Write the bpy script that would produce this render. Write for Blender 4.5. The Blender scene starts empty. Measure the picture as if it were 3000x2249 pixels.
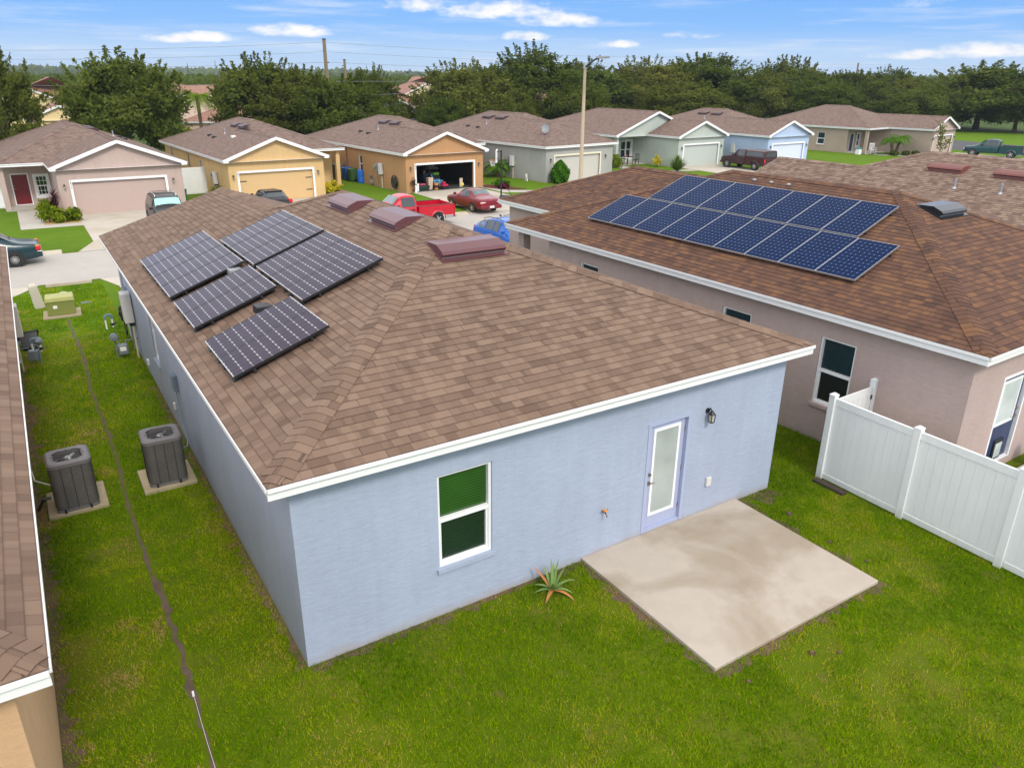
import bpy, bmesh, math, random
import numpy as np
from mathutils import Vector, Matrix
R = math.radians
rnd = random.Random(7)
SC = bpy.context.scene
COL = SC.collection

# ------------------------------------------------------------------ camera
cam_d = bpy.data.cameras.new('camera')
cam = bpy.data.objects.new('camera', cam_d); COL.objects.link(cam)
cam_d.sensor_width = 36.0; cam_d.sensor_fit = 'HORIZONTAL'
cam_d.lens = 2229.99 / 3000 * 36
cam_d.clip_start = 0.1; cam_d.clip_end = 6000
CX, CY, CZ = -2.1359, -8.5172, 7.6607
r_ = Vector((0.84359785, -0.53691139, 0.0082966)); u_ = Vector((0.19566738, 0.32174851, 0.92638662)); f_ = Vector((0.50005695, 0.77987438, -0.3764824))
M = Matrix((( r_.x, u_.x, -f_.x, CX), (r_.y, u_.y, -f_.y, CY), (r_.z, u_.z, -f_.z, CZ), (0, 0, 0, 1)))
cam.matrix_world = M
SC.camera = cam

# ------------------------------------------------------------------ sky + sun
SUN_EL, SUN_AZ = 44.0, 184.0          # degrees; azimuth clockwise from +y (sun behind the camera)
SKY_STRENGTH = 0.10
HAZE = 0.00018                       # density of the humid air, per metre
SUN_STRENGTH = 2.1
SUN_ANGLE = 12.0
SC.view_settings.view_transform = 'Standard'; SC.view_settings.look = 'None'
SC.view_settings.exposure = 0.12; SC.view_settings.gamma = 1.0
SC.view_settings.use_curve_mapping = False

W = bpy.data.worlds.new('World'); SC.world = W; W.use_nodes = True
nt = W.node_tree; nt.nodes.clear()
def wn(t, **k):
    n = nt.nodes.new(t)
    for a, b in k.items(): setattr(n, a, b)
    return n
def wmath(op, a, b=None, clamp=False):
    n = wn('ShaderNodeMath', operation=op, use_clamp=clamp)
    for i, x in enumerate((a, b)):
        if x is None: continue
        if isinstance(x, (int, float)): n.inputs[i].default_value = x
        else: nt.links.new(x, n.inputs[i])
    return n.outputs[0]
tc = wn('ShaderNodeTexCoord'); sep = wn('ShaderNodeSeparateXYZ'); nt.links.new(tc.outputs['Generated'], sep.inputs[0])
heading = wmath('MULTIPLY', wmath('ARCTAN2', sep.outputs[0], sep.outputs[1]), 180 / math.pi)
elev = wmath('MULTIPLY', wmath('ARCSINE', sep.outputs[2]), 180 / math.pi)
sky = wn('ShaderNodeTexSky', sky_type='NISHITA', sun_disc=False)
sky.sun_elevation = R(SUN_EL); sky.sun_rotation = R(SUN_AZ); sky.altitude = 10; sky.air_density = 1.0; sky.dust_density = 2.0; sky.ozone_density = 2.0
# clear blue band low over the horizon, thin bright overcast above it
ramp = wn('ShaderNodeValToRGB'); e01 = wmath('DIVIDE', elev, 40.0, True)
nt.links.new(e01, ramp.inputs[0])
cr = ramp.color_ramp; cr.elements[0].position = 0.0; cr.elements[0].color = (.49, .66, .90, 1)
cr.elements[1].position = 1.0; cr.elements[1].color = (.90, .90, .92, 1)
for p, c in ((.035, (.46, .66, .95, 1)), (.075, (.24, .51, .97, 1)), (.13, (.17, .44, .96, 1)), (.30, (.74, .80, .93, 1)), (.6, (.86, .87, .90, 1))):
    e = cr.elements.new(p); e.color = c
# clouds in world directions: (heading, elevation, half width, half height, amount)
comb = wn('ShaderNodeCombineXYZ'); nt.links.new(heading, comb.inputs[0]); nt.links.new(wmath('MULTIPLY', elev, 2.2), comb.inputs[1])
noi = wn('ShaderNodeTexNoise'); noi.inputs['Scale'].default_value = .55; noi.inputs['Detail'].default_value = 7; noi.inputs['Roughness'].default_value = .58
nt.links.new(comb.outputs[0], noi.inputs['Vector'])
nz = wmath('SUBTRACT', noi.outputs['Fac'], .5)
total = None
CLOUDS = [(12.2, 2.0, 2.5, .40, 1.5), (17.9, 2.42, 2.4, .52, 1.6), (10.6, 1.85, 2.2, .28, .9), (26.0, 4.25, 2.3, .52, .9), (31.6, 3.95, 3.7, .72, 1.25), (36.0, 3.35, 3.2, .5, .95),
          (33.6, 2.35, 1.6, .37, 1.25), (39.8, 1.92, 1.35, .30, 1.35), (62.0, 1.45, 2.4, .60, 1.6), (58.6, 1.25, 2.3, .38, 1.15), (58.2, 4.3, 1.3, .4, .5), (44.5, 2.5, 1.2, .25, .5),
          (-6, 3.2, 5, .6, 1.0), (76, 2.8, 5, .7, 1.2), (95, 3.5, 6, .8, 1.2), (-30, 3, 6, .7, 1.1)]
for h, e, a, b, amt in CLOUDS:
    dx = wmath('DIVIDE', wmath('SUBTRACT', heading, h), a)
    d0 = wmath('SUBTRACT', elev, e)
    below = wmath('MULTIPLY', wmath('MINIMUM', d0, 0.0), 1.7)          # flatter bases
    dy = wmath('DIVIDE', wmath('ADD', wmath('MAXIMUM', d0, 0.0), below), b)
    q = wmath('ADD', wmath('MULTIPLY', dx, dx), wmath('MULTIPLY', dy, dy))
    g = wmath('MULTIPLY', wmath('SUBTRACT', 1.15, q, False), amt)
    g = wmath('MAXIMUM', g, -1.5)
    total = g if total is None else wmath('MAXIMUM', total, g)
cl = wmath('ADD', total, wmath('MULTIPLY', nz, 5.5))
mr = wn('ShaderNodeMapRange', interpolation_type='SMOOTHSTEP'); mr.inputs['From Min'].default_value = -.55; mr.inputs['From Max'].default_value = 2.0
nt.links.new(cl, mr.inputs['Value'])
# streaky high veil
comb2 = wn('ShaderNodeCombineXYZ'); nt.links.new(wmath('MULTIPLY', heading, .10), comb2.inputs[0]); nt.links.new(wmath('MULTIPLY', elev, 1.3), comb2.inputs[1]); comb2.inputs[2].default_value = 4
no2 = wn('ShaderNodeTexNoise'); no2.inputs['Scale'].default_value = 1.1; no2.inputs['Detail'].default_value = 5; no2.inputs['Roughness'].default_value = .6
nt.links.new(comb2.outputs[0], no2.inputs['Vector'])
mr2 = wn('ShaderNodeMapRange', interpolation_type='SMOOTHSTEP'); mr2.inputs['From Min'].default_value = .47; mr2.inputs['From Max'].default_value = .80; mr2.inputs['To Max'].default_value = .45
nt.links.new(no2.outputs['Fac'], mr2.inputs['Value'])
cfac = wmath('MAXIMUM', mr.outputs[0], mr2.outputs[0])
mixc = wn('ShaderNodeMix', data_type='RGBA'); nt.links.new(cfac, mixc.inputs['Factor']); nt.links.new(ramp.outputs[0], mixc.inputs['A']); mixc.inputs['B'].default_value = (1.02, 1.0, 1.0, 1)
bg1 = wn('ShaderNodeBackground'); nt.links.new(sky.outputs[0], bg1.inputs[0]); bg1.inputs[1].default_value = SKY_STRENGTH
bg2 = wn('ShaderNodeBackground'); nt.links.new(mixc.outputs['Result'], bg2.inputs[0]); 
up = wn('ShaderNodeMapRange', interpolation_type='SMOOTHSTEP'); up.inputs['From Min'].default_value = 4.5; up.inputs['From Max'].default_value = 14; up.inputs['To Min'].default_value = 1.0; up.inputs['To Max'].default_value = 2.0
nt.links.new(elev, up.inputs['Value'])
dn = wn('ShaderNodeMapRange', interpolation_type='SMOOTHSTEP'); dn.inputs['From Min'].default_value = 30; dn.inputs['From Max'].default_value = 80; dn.inputs['To Min'].default_value = 1.0; dn.inputs['To Max'].default_value = .55
nt.links.new(elev, dn.inputs['Value'])
nt.links.new(wmath('MULTIPLY', up.outputs[0], dn.outputs[0]), bg2.inputs[1])
mixb = wn('ShaderNodeMixShader'); mixb.inputs[0].default_value = .90
nt.links.new(bg1.outputs[0], mixb.inputs[1]); nt.links.new(bg2.outputs[0], mixb.inputs[2])
wo = wn('ShaderNodeOutputWorld'); nt.links.new(mixb.outputs[0], wo.inputs[0])

sd = bpy.data.lights.new('sun', 'SUN'); sd.energy = SUN_STRENGTH; sd.angle = R(SUN_ANGLE); sd.color = (1.0, .95, .88)
sun = bpy.data.objects.new('sun', sd); COL.objects.link(sun)
sv = Vector((math.sin(R(SUN_AZ)) * math.cos(R(SUN_EL)), math.cos(R(SUN_AZ)) * math.cos(R(SUN_EL)), math.sin(R(SUN_EL))))
sun.rotation_euler = sv.to_track_quat('Z', 'Y').to_euler()
sun.location = (0, -30, 40)

# ------------------------------------------------------------------ helpers
def tag(o, label=None, cat=None, group=None, kind=None):
    if label: o['label'] = label
    if cat: o['category'] = cat
    if group: o['group'] = group
    if kind: o['kind'] = kind
    return o
def empty(name, loc=(0, 0, 0), rz=0, label=None, cat=None, group=None):
    o = bpy.data.objects.new(name, None); COL.objects.link(o)
    o.location = loc; o.rotation_euler = (0, 0, rz); o.empty_display_size = .2
    return tag(o, label, cat, group)
def copy_tree(o, parent=None):
    c = o.copy(); COL.objects.link(c)
    if parent is not None: c.parent = parent
    for ch in list(o.children): copy_tree(ch, c)
    return c

class MB:
    """collects faces; build() links them as one mesh object"""
    def __init__(s, flipw=None): s.v = []; s.f = []; s.uv = []; s.mi = []; s.flip = flipw
    def P(s, p):
        p = tuple(p)
        if s.flip is not None: p = (s.flip - p[0], p[1], p[2])
        s.v.append(p); return len(s.v) - 1
    def poly(s, pts, uv=None, m=0):
        i = [s.P(p) for p in pts]
        u = list(uv) if uv else [(0, 0)] * len(i)
        if s.flip is not None: i.reverse(); u.reverse()
        s.f.append(i); s.uv.append(u); s.mi.append(m)
    def hexa(s, c, m=0):            # c: 8 corners, 0-3 bottom ccw, 4-7 top ccw
        for q in ((3, 2, 1, 0), (4, 5, 6, 7), (0, 1, 5, 4), (1, 2, 6, 5), (2, 3, 7, 6), (3, 0, 4, 7)): s.poly([c[k] for k in q], m=m)
    def box(s, x0, y0, z0, x1, y1, z1, m=0):
        if x1 < x0: x0, x1 = x1, x0
        if y1 < y0: y0, y1 = y1, y0
        if z1 < z0: z0, z1 = z1, z0
        s.hexa([(x0, y0, z0), (x1, y0, z0), (x1, y1, z0), (x0, y1, z0), (x0, y0, z1), (x1, y0, z1), (x1, y1, z1), (x0, y1, z1)], m)
    def bar(s, p, q, w, h, up=(0, 0, 1), m=0):      # rectangular bar from p to q
        p = Vector(p); q = Vector(q); d = (q - p).normalized(); a = d.cross(Vector(up)).normalized() * w / 2; b = a.cross(d).normalized() * h / 2
        s.hexa([p - a - b, p + a - b, q + a - b, q - a - b, p - a + b, p + a + b, q + a + b, q - a + b], m)
    def rings(s, rings, close=True, capa=True, capb=True, m=0):
        n = len(rings[0])
        for k in range(len(rings) - 1):
            A, B = rings[k], rings[k + 1]
            for i in range(n if close else n - 1):
                j = (i + 1) % n
                s.poly([A[i], A[j], B[j], B[i]], m=m)
        if capa: s.poly(list(reversed(rings[0])), m=m)
        if capb: s.poly(rings[-1], m=m)
    def tube(s, pts, rad, n=8, cap=True, m=0):
        pts = [Vector(p) for p in pts]; rs = rad if isinstance(rad, (list, tuple)) else [rad] * len(pts)
        out = []; a = None
        for k, p in enumerate(pts):
            d = (pts[min(k + 1, len(pts) - 1)] - pts[max(k - 1, 0)]).normalized()
            if a is None:
                a = d.cross(Vector((0, 0, 1)))
                if a.length < .01: a = d.cross(Vector((1, 0, 0)))
            a = (a - d * a.dot(d)).normalized(); b = d.cross(a)
            out.append([p + (a * math.cos(2 * math.pi * i / n) + b * math.sin(2 * math.pi * i / n)) * rs[k] for i in range(n)])
        s.rings(out, capa=cap, capb=cap, m=m)
    def cyl(s, c, r, h, n=16, r2=None, axis='z', m=0):
        c = Vector(c); ax = {'x': Vector((1, 0, 0)), 'y': Vector((0, 1, 0)), 'z': Vector((0, 0, 1))}[axis]
        s.tube([c, c + ax * h], [r, r if r2 is None else r2], n, m=m)
    def lathe(s, c, prof, n=16, axis='z', m=0, cap=True):   # prof: (radius, height) list
        c = Vector(c); out = []
        for r, h in prof:
            ring = []
            for i in range(n):
                t = 2 * math.pi * i / n; a, b = r * math.cos(t), r * math.sin(t)
                ring.append(c + (Vector((a, b, h)) if axis == 'z' else Vector((a, h, b)) if axis == 'y' else Vector((h, a, b))))
            out.append(ring)
        s.rings(out, capa=cap, capb=cap, m=m)
    def ball(s, c, rx, ry, rz, n=12, m=0):
        k = n // 2; out = []
        for i in range(1, k):
            t = math.pi * i / k
            out.append([(c[0] + rx * math.sin(t) * math.cos(2 * math.pi * j / n), c[1] + ry * math.sin(t) * math.sin(2 * math.pi * j / n), c[2] - rz * math.cos(t)) for j in range(n)])
        s.rings(out, m=m)
    def mesh(s, name, mats):
        me = bpy.data.meshes.new(name); me.from_pydata(s.v, [], s.f)
        ul = me.uv_layers.new(name='UVMap'); flat = [c for u in s.uv for p in u for c in p]
        ul.data.foreach_set('uv', flat)
        for m_ in (mats if isinstance(mats, (list, tuple)) else [mats]): me.materials.append(m_)
        if any(s.mi): me.polygons.foreach_set('material_index', s.mi)
        me.update(); return me
    def build(s, name, mats, parent=None, loc=(0, 0, 0), rot=(0, 0, 0), smooth=False, bevel=0, weld=False, subsurf=0, seg=2):
        me = s.mesh(name, mats); o = bpy.data.objects.new(name, me); COL.objects.link(o)
        if weld or bevel or subsurf or smooth:
            bm = bmesh.new(); bm.from_mesh(me); bmesh.ops.remove_doubles(bm, verts=bm.verts, dist=2e-4); bmesh.ops.recalc_face_normals(bm, faces=bm.faces); bm.to_mesh(me); bm.free()
        o.location = loc; o.rotation_euler = rot
        if parent is not None: o.parent = parent
        if bevel:
            b = o.modifiers.new('edge', 'BEVEL'); b.width = bevel; b.segments = seg; b.limit_method = 'ANGLE'; b.angle_limit = R(35)
        if subsurf:
            b = o.modifiers.new('round', 'SUBSURF'); b.levels = subsurf; b.render_levels = subsurf
        if smooth:
            me.polygons.foreach_set('use_smooth', [True] * len(me.polygons))
        return o

# ------------------------------------------------------------------ materials
MATS = {}
def new_mat(name):
    m = bpy.data.materials.new(name); m.use_nodes = True; m.node_tree.nodes.clear(); return m
class N:
    """small node helper"""
    def __init__(s, m): s.t = m.node_tree
    def __call__(s, typ, ins=None, **k):
        n = s.t.nodes.new(typ)
        for a, b in k.items(): setattr(n, a, b)
        for a, b in (ins or {}).items():
            if hasattr(b, 'is_linked') or isinstance(b, bpy.types.NodeSocket): s.t.links.new(b, n.inputs[a])
            else: n.inputs[a].default_value = b
        return n
    def math(s, op, a, b=None, clamp=False):
        n = s.t.nodes.new('ShaderNodeMath'); n.operation = op; n.use_clamp = clamp
        for i, x in enumerate((a, b)):
            if x is None: continue
            if isinstance(x, bpy.types.NodeSocket): s.t.links.new(x, n.inputs[i])
            else: n.inputs[i].default_value = x
        return n.outputs[0]
    def mix(s, f, a, b):
        n = s.t.nodes.new('ShaderNodeMix'); n.data_type = 'RGBA'
        for k, x in (('Factor', f), ('A', a), ('B', b)):
            if isinstance(x, bpy.types.NodeSocket): s.t.links.new(x, n.inputs[k])
            else: n.inputs[k].default_value = x
        return n.outputs['Result']
    def ramp(s, f, stops, interp='LINEAR'):
        n = s.t.nodes.new('ShaderNodeValToRGB'); s.t.links.new(f, n.inputs[0]); c = n.color_ramp; c.interpolation = interp
        c.elements[0].position, c.elements[0].color = stops[0][0], c4(stops[0][1]); c.elements[1].position, c.elements[1].color = stops[-1][0], c4(stops[-1][1])
        for p, col in stops[1:-1]: e = c.elements.new(p); e.color = c4(col)
        return n.outputs[0]
    def noise(s, vec, scale, detail=4, rough=.55, dist=0):
        n = s.t.nodes.new('ShaderNodeTexNoise'); s.t.links.new(vec, n.inputs['Vector'])
        n.inputs['Scale'].default_value = scale; n.inputs['Detail'].default_value = detail; n.inputs['Roughness'].default_value = rough; n.inputs['Distortion'].default_value = dist
        return n.outputs['Fac']
    def bump(s, h, strength=.3, dist=.01):
        n = s.t.nodes.new('ShaderNodeBump'); s.t.links.new(h, n.inputs['Height']); n.inputs['Strength'].default_value = strength; n.inputs['Distance'].default_value = dist
        return n.outputs[0]
    def out(s, sh):
        o = s.t.nodes.new('ShaderNodeOutputMaterial'); s.t.links.new(sh, o.inputs['Surface'])
    def pbsdf(s, **k):
        n = s.t.nodes.new('ShaderNodeBsdfPrincipled')
        for a, x in k.items():
            a = {'col': 'Base Color', 'rough': 'Roughness', 'metal': 'Metallic', 'nrm': 'Normal', 'spec': 'Specular IOR Level', 'coat': 'Coat Weight', 'emit': 'Emission Color', 'estr': 'Emission Strength', 'trans': 'Transmission Weight', 'coatr': 'Coat Roughness', 'alpha': 'Alpha', 'sub': 'Subsurface Weight'}[a]
            if isinstance(x, bpy.types.NodeSocket): s.t.links.new(x, n.inputs[a])
            else: n.inputs[a].default_value = c4(x) if isinstance(x, tuple) else x
        return n.outputs[0]
def c4(c): return (c[0], c[1], c[2], 1.0)
def mul(c, k): return tuple(x * k for x in c[:3])
def pmat(name, col, rough=.6, metal=0.0, var=.10, scale=2.5, bump=0.0, bscale=40, spec=.5, coat=0.0, dirt=None):
    """plain surface with slight tonal mottling and optional fine bump"""
    if name in MATS: return MATS[name]
    m = new_mat(name); n = N(m)
    pos = n('ShaderNodeTexCoord').outputs['Object']
    a = n.noise(pos, scale, 5, .6); b = n.noise(pos, scale * 9, 3, .6)
    f = n.math('ADD', n.math('MULTIPLY', a, .65), n.math('MULTIPLY', b, .35))
    colr = n.ramp(f, [(.25, mul(col, 1 - var)), (.75, mul(col, 1 + var))])
    if dirt:
        d = n.noise(pos, scale * .6, 6, .65); colr = n.mix(n.math('MULTIPLY', n.math('SUBTRACT', d, .52, True), dirt[1]), colr, c4(dirt[0]))
    k = dict(col=colr, rough=rough, metal=metal, spec=spec, coat=coat)
    if coat: k['coatr'] = .06
    if bump: k['nrm'] = n.bump(n.noise(pos, bscale, 4, .6), bump, .01)
    n.out(n.pbsdf(**k)); MATS[name] = m
    return m
def stucco(name, col):
    if name in MATS: return MATS[name]
    m = new_mat(name); n = N(m); pos = n('ShaderNodeTexCoord').outputs['Object']
    mp = n('ShaderNodeMapping', {'Vector': pos, 'Scale': (1, 1, 3.0)}).outputs[0]
    big = n.noise(pos, .55, 5, .6); mid = n.noise(mp, 5, 5, .65); fine = n.noise(pos, 55, 3, .7)
    drip = n.noise(n('ShaderNodeMapping', {'Vector': pos, 'Scale': (5, 5, .35)}).outputs[0], 1.0, 5, .65)
    f = n.math('ADD', n.math('ADD', n.math('MULTIPLY', big, .34), n.math('MULTIPLY', mid, .26)), n.math('ADD', n.math('MULTIPLY', drip, .22), n.math('MULTIPLY', fine, .18)))
    c = n.ramp(f, [(.36, mul(col, .86)), (.64, mul(col, 1.10))])
    # soil splashed on the lowest centimetres of the wall
    z = n('ShaderNodeSeparateXYZ', {0: pos}).outputs[2]
    low = n.math('SUBTRACT', n.math('MULTIPLY', n.noise(pos, 2.3, 5, .6), .34), z)
    low = n.math('MULTIPLY', n.math('MAXIMUM', low, 0.0), 3.2, True)
    c = n.mix(low, c, c4((.34, .27, .20)))
    # faint masonry courses showing through the render
    h = n.math('ADD', n.math('MULTIPLY', mid, .8), n.math('MULTIPLY', fine, .35))
    n.out(n.pbsdf(col=c, rough=.88, spec=.25, nrm=n.bump(h, .5, .02))); MATS[name] = m
    return m
def shingle(name, pal, dark, expo=.145, tab=.225):
    """architectural shingles from UVs in metres: u along the eave, v up the slope"""
    if name in MATS: return MATS[name]
    m = new_mat(name); n = N(m)
    uv = n('ShaderNodeUVMap', uv_map='UVMap').outputs[0]; sp = n('ShaderNodeSeparateXYZ', {0: uv}); u, v = sp.outputs[0], sp.outputs[1]
    vr = n.math('DIVIDE', v, expo); row = n.math('FLOOR', vr); fv = n.math('FRACT', vr)
    rowr = n('ShaderNodeTexWhiteNoise', {'W': row}, noise_dimensions='1D').outputs[0]
    def cells(w, seed):
        uu = n.math('ADD', n.math('DIVIDE', u, w), n.math('MULTIPLY', rowr, 17.3 + seed))
        wob = n.math('MULTIPLY', n.math('SINE', n.math('MULTIPLY', uu, 2.1 + seed * .1)), .22)
        uu = n.math('ADD', uu, wob)
        cb = n('ShaderNodeCombineXYZ', {0: n.math('FLOOR', uu), 1: row, 2: float(seed)}).outputs[0]
        return n('ShaderNodeTexWhiteNoise', {'Vector': cb}, noise_dimensions='3D').outputs[0], n.math('FRACT', uu)
    t1, fu1 = cells(tab, 1); t2, fu2 = cells(tab * .62, 5)
    pos = n('ShaderNodeTexCoord').outputs['Object']
    big = n.noise(pos, .35, 4, .6); fine = n.noise(pos, 90, 2, .7)
    streak = n.noise(n('ShaderNodeMapping', {'Vector': uv, 'Scale': (2.2, .22, 1)}).outputs[0], 1.0, 4, .6)
    t = n.math('ADD', n.math('MULTIPLY', t1, .50), n.math('ADD', n.math('MULTIPLY', t2, .30), n.math('ADD', n.math('MULTIPLY', big, .16), n.math('MULTIPLY', streak, .16))))
    col = n.ramp(n.math('SUBTRACT', t, .02), [(.20 + .58 * i / (len(pal) - 1), p) for i, p in enumerate(pal)])
    col = n.mix(n.math('MULTIPLY', n.math('SUBTRACT', fine, .35, True), .35), col, c4(mul(pal[-1], 1.15)))
    # shadow under each course painted as a dark line, plus dark tab joints
    edge = n.math('LESS_THAN', fv, .085)  # painted shadow line under each course
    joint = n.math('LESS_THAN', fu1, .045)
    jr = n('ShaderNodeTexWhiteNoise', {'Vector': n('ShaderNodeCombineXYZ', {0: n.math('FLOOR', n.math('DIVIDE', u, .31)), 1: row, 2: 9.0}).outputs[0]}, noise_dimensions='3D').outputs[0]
    cut = n.math('MAXIMUM', n.math('MULTIPLY', edge, .42), n.math('MULTIPLY', joint, n.math('MULTIPLY', jr, .75)))  # painted course shadow and tab joints together
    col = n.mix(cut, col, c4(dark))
    hgt = n.math('ADD', n.math('MULTIPLY', n.math('SUBTRACT', 1.0, fv), .6), n.math('MULTIPLY', t1, .5))
    hgt = n.math('SUBTRACT', hgt, n.math('MULTIPLY', joint, .6))
    hgt = n.math('ADD', hgt, n.math('MULTIPLY', fine, .25))
    n.out(n.pbsdf(col=col, rough=.9, spec=.25, nrm=n.bump(hgt, .45, .012))); MATS[name] = m
    return m
def glass_mat(name, col, rough=.08, stripes=0.0, col2=None, spec=.6):
    """tinted window pane, optionally with the slats of a closed blind behind it"""
    if name in MATS: return MATS[name]
    m = new_mat(name); n = N(m); pos = n('ShaderNodeTexCoord').outputs['Object']
    f = n.noise(pos, 1.6, 3, .5)
    c = n.ramp(f, [(.3, mul(col, .8)), (.7, mul(col, 1.2))])
    if stripes:
        z = n('ShaderNodeSeparateXYZ', {0: pos}).outputs[2]
        s_ = n.math('FRACT', n.math('MULTIPLY', z, stripes))
        c = n.mix(n.math('LESS_THAN', s_, .25), c, c4(col2 or mul(col, 1.5)))
    n.out(n.pbsdf(col=c, rough=rough, spec=spec)); MATS[name] = m
    return m
def paint(name, col, rough=.28, coat_=.35):
    if name in MATS: return MATS[name]
    m = new_mat(name); n = N(m); pos = n('ShaderNodeTexCoord').outputs['Object']
    f = n.noise(pos, 3, 4, .6)
    c = n.ramp(f, [(.3, mul(col, .9)), (.7, mul(col, 1.12))])
    n.out(n.pbsdf(col=c, rough=rough, spec=.4, coat=coat_, coatr=.08)); MATS[name] = m
    return m

WHITE = pmat('white_paint', (.82, .815, .81), .45, var=.035, bump=.05, dirt=((.48, .45, .38), .35))
def vinyl():
    m = new_mat('white_vinyl'); n = N(m); pos = n('ShaderNodeTexCoord').outputs['Object']; z = n('ShaderNodeSeparateXYZ', {0: pos}).outputs[2]
    a = n.noise(pos, 2.5, 5, .6); b = n.noise(n('ShaderNodeMapping', {'Vector': pos, 'Scale': (9, 9, .6)}).outputs[0], 1.0, 5, .65)
    c = n.ramp(n.math('ADD', n.math('MULTIPLY', a, .5), n.math('MULTIPLY', b, .5)), [(.3, (.74, .75, .745)), (.7, (.82, .825, .82))])
    low = n.math('MULTIPLY', n.math('MAXIMUM', n.math('SUBTRACT', n.math('MULTIPLY', b, .42), z), 0.0), 3.0, True)
    c = n.mix(n.math('MULTIPLY', low, .6), c, c4((.36, .36, .22))); n.out(n.pbsdf(col=c, rough=.4)); return m
VINYL = vinyl()
SOFFIT = pmat('soffit_white', (.74, .74, .73), .6, var=.03)
BLACK = pmat('black_plastic', (.012, .012, .013), .45, var=.2)
RUBBER = pmat('rubber', (.015, .015, .016), .8, var=.2, bump=.2, bscale=30)
CHROME = pmat('chrome', (.62, .63, .64), .18, 1.0, var=.05)
ALU = pmat('aluminium', (.55, .56, .57), .38, .9, var=.06)
GALV = pmat('galvanised', (.46, .47, .49), .45, .75, var=.12, scale=6)
DARKMETAL = pmat('dark_metal', (.03, .03, .033), .5, .4, var=.2)
BRASS = pmat('aged_nickel', (.30, .26, .21), .35, .9, var=.1)
GREYPLASTIC = pmat('grey_plastic', (.24, .255, .27), .5, var=.08)
LIGHTBOX = pmat('off_white_enamel', (.62, .60, .57), .4, var=.05)
PVC = pmat('cream_pipe', (.62, .54, .38), .45, var=.06)
WHITEPIPE = pmat('white_pipe', (.74, .73, .70), .45, var=.05)
WARMGLASS = pmat('lamp_glass', (.55, .50, .40), .15, var=.1)
LAMPLENS = pmat('clear_lens', (.75, .74, .70), .15, var=.05)
REDLENS = pmat('red_lens', (.55, .015, .012), .2, var=.1)
AMBER = pmat('amber_lens', (.75, .25, .02), .2, var=.1)
BROWN_PAL = [(.112, .071, .050), (.150, .096, .068), (.174, .113, .080), (.205, .137, .097)]
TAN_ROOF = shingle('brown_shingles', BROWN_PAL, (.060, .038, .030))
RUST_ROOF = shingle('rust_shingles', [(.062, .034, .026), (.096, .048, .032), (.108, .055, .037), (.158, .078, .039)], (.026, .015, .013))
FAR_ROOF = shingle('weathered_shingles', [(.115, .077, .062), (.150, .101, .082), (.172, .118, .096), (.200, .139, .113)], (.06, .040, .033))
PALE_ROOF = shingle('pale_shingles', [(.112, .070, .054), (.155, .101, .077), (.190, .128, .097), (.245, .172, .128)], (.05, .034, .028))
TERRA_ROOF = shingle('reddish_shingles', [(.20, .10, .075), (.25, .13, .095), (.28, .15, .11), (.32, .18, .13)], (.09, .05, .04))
CONCRETE = None
# ------------------------------------------------------------------ ground materials
def ground_mat(name, greens, dry, soil, scale=1.0, soilamt=.5, far=None):
    m = new_mat(name); n = N(m); pos = n('ShaderNodeNewGeometry').outputs['Position']
    a = n.noise(pos, .33 * scale, 6, .6); b = n.noise(pos, 1.7 * scale, 6, .65); c = n.noise(pos, 9 * scale, 5, .7); d = n.noise(pos, 46 * scale, 3, .7)
    f = n.math('ADD', n.math('ADD', n.math('MULTIPLY', a, .3), n.math('MULTIPLY', b, .3)), n.math('ADD', n.math('MULTIPLY', c, .25), n.math('MULTIPLY', d, .25)))
    col = n.ramp(f, [(.32, greens[0]), (.52, greens[1]), (.70, greens[2])])
    dm = n.math('MULTIPLY', n.math('SUBTRACT', n.noise(pos, .8 * scale, 7, .7), .53, True), 5.0, True)
    col = n.mix(n.math('MULTIPLY', dm, .55), col, c4(dry))
    sm = n.math('MULTIPLY', n.math('SUBTRACT', n.noise(pos, 1.9 * scale, 7, .68), .60, True), 9.0, True)
    col = n.mix(n.math('MULTIPLY', sm, soilamt), col, c4(soil))
    n.out(n.pbsdf(col=col, rough=.95, spec=.1, nrm=n.bump(n.math('ADD', c, d), .7, .05))); return m
LAWN_SOIL = ground_mat('lawn_base', [(.050, .085, .003), (.095, .145, .003), (.15, .19, .006)], (.20, .145, .04), (.17, .105, .06))
FARLAWN = ground_mat('far_lawn', [(.055, .115, .004), (.090, .170, .006), (.13, .21, .010)], (.14, .16, .02), (.12, .10, .04), .8, .12)
FIELD = ground_mat('field', [(.03, .055, .012), (.05, .085, .015), (.07, .10, .02)], (.10, .10, .04), (.10, .08, .05), .05, .2)
def concrete_mat(name, col, stain, amt, scale=.8, seed=0.0, joints=0.0):
    m = new_mat(name); n = N(m); pos = n('ShaderNodeNewGeometry').outputs['Position']
    pos = n('ShaderNodeMapping', {'Vector': pos, 'Location': (seed, seed * 1.7, 0)}).outputs[0]
    a = n.noise(pos, scale, 6, .55, .4); b = n.noise(pos, scale * 5, 6, .65); c = n.noise(pos, 70, 3, .7)
    base = n.ramp(n.math('ADD', n.math('MULTIPLY', b, .7), n.math('MULTIPLY', c, .3)), [(.3, mul(col, .92)), (.7, mul(col, 1.06))])
    st = n.math('MULTIPLY', n.math('SUBTRACT', a, .46, True), 6.0, True)
    st = n.math('MULTIPLY', st, n.math('ADD', n.math('MULTIPLY', b, .8), .35))
    colr = n.mix(n.math('MULTIPLY', st, amt), base, c4(stain))
    n.out(n.pbsdf(col=colr, rough=.9, spec=.2, nrm=n.bump(n.math('ADD', b, n.math('MULTIPLY', c, .5)), .2, .01))); return m
CONC = concrete_mat('concrete', (.42, .385, .34), (.26, .215, .16), .4, .5)
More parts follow.
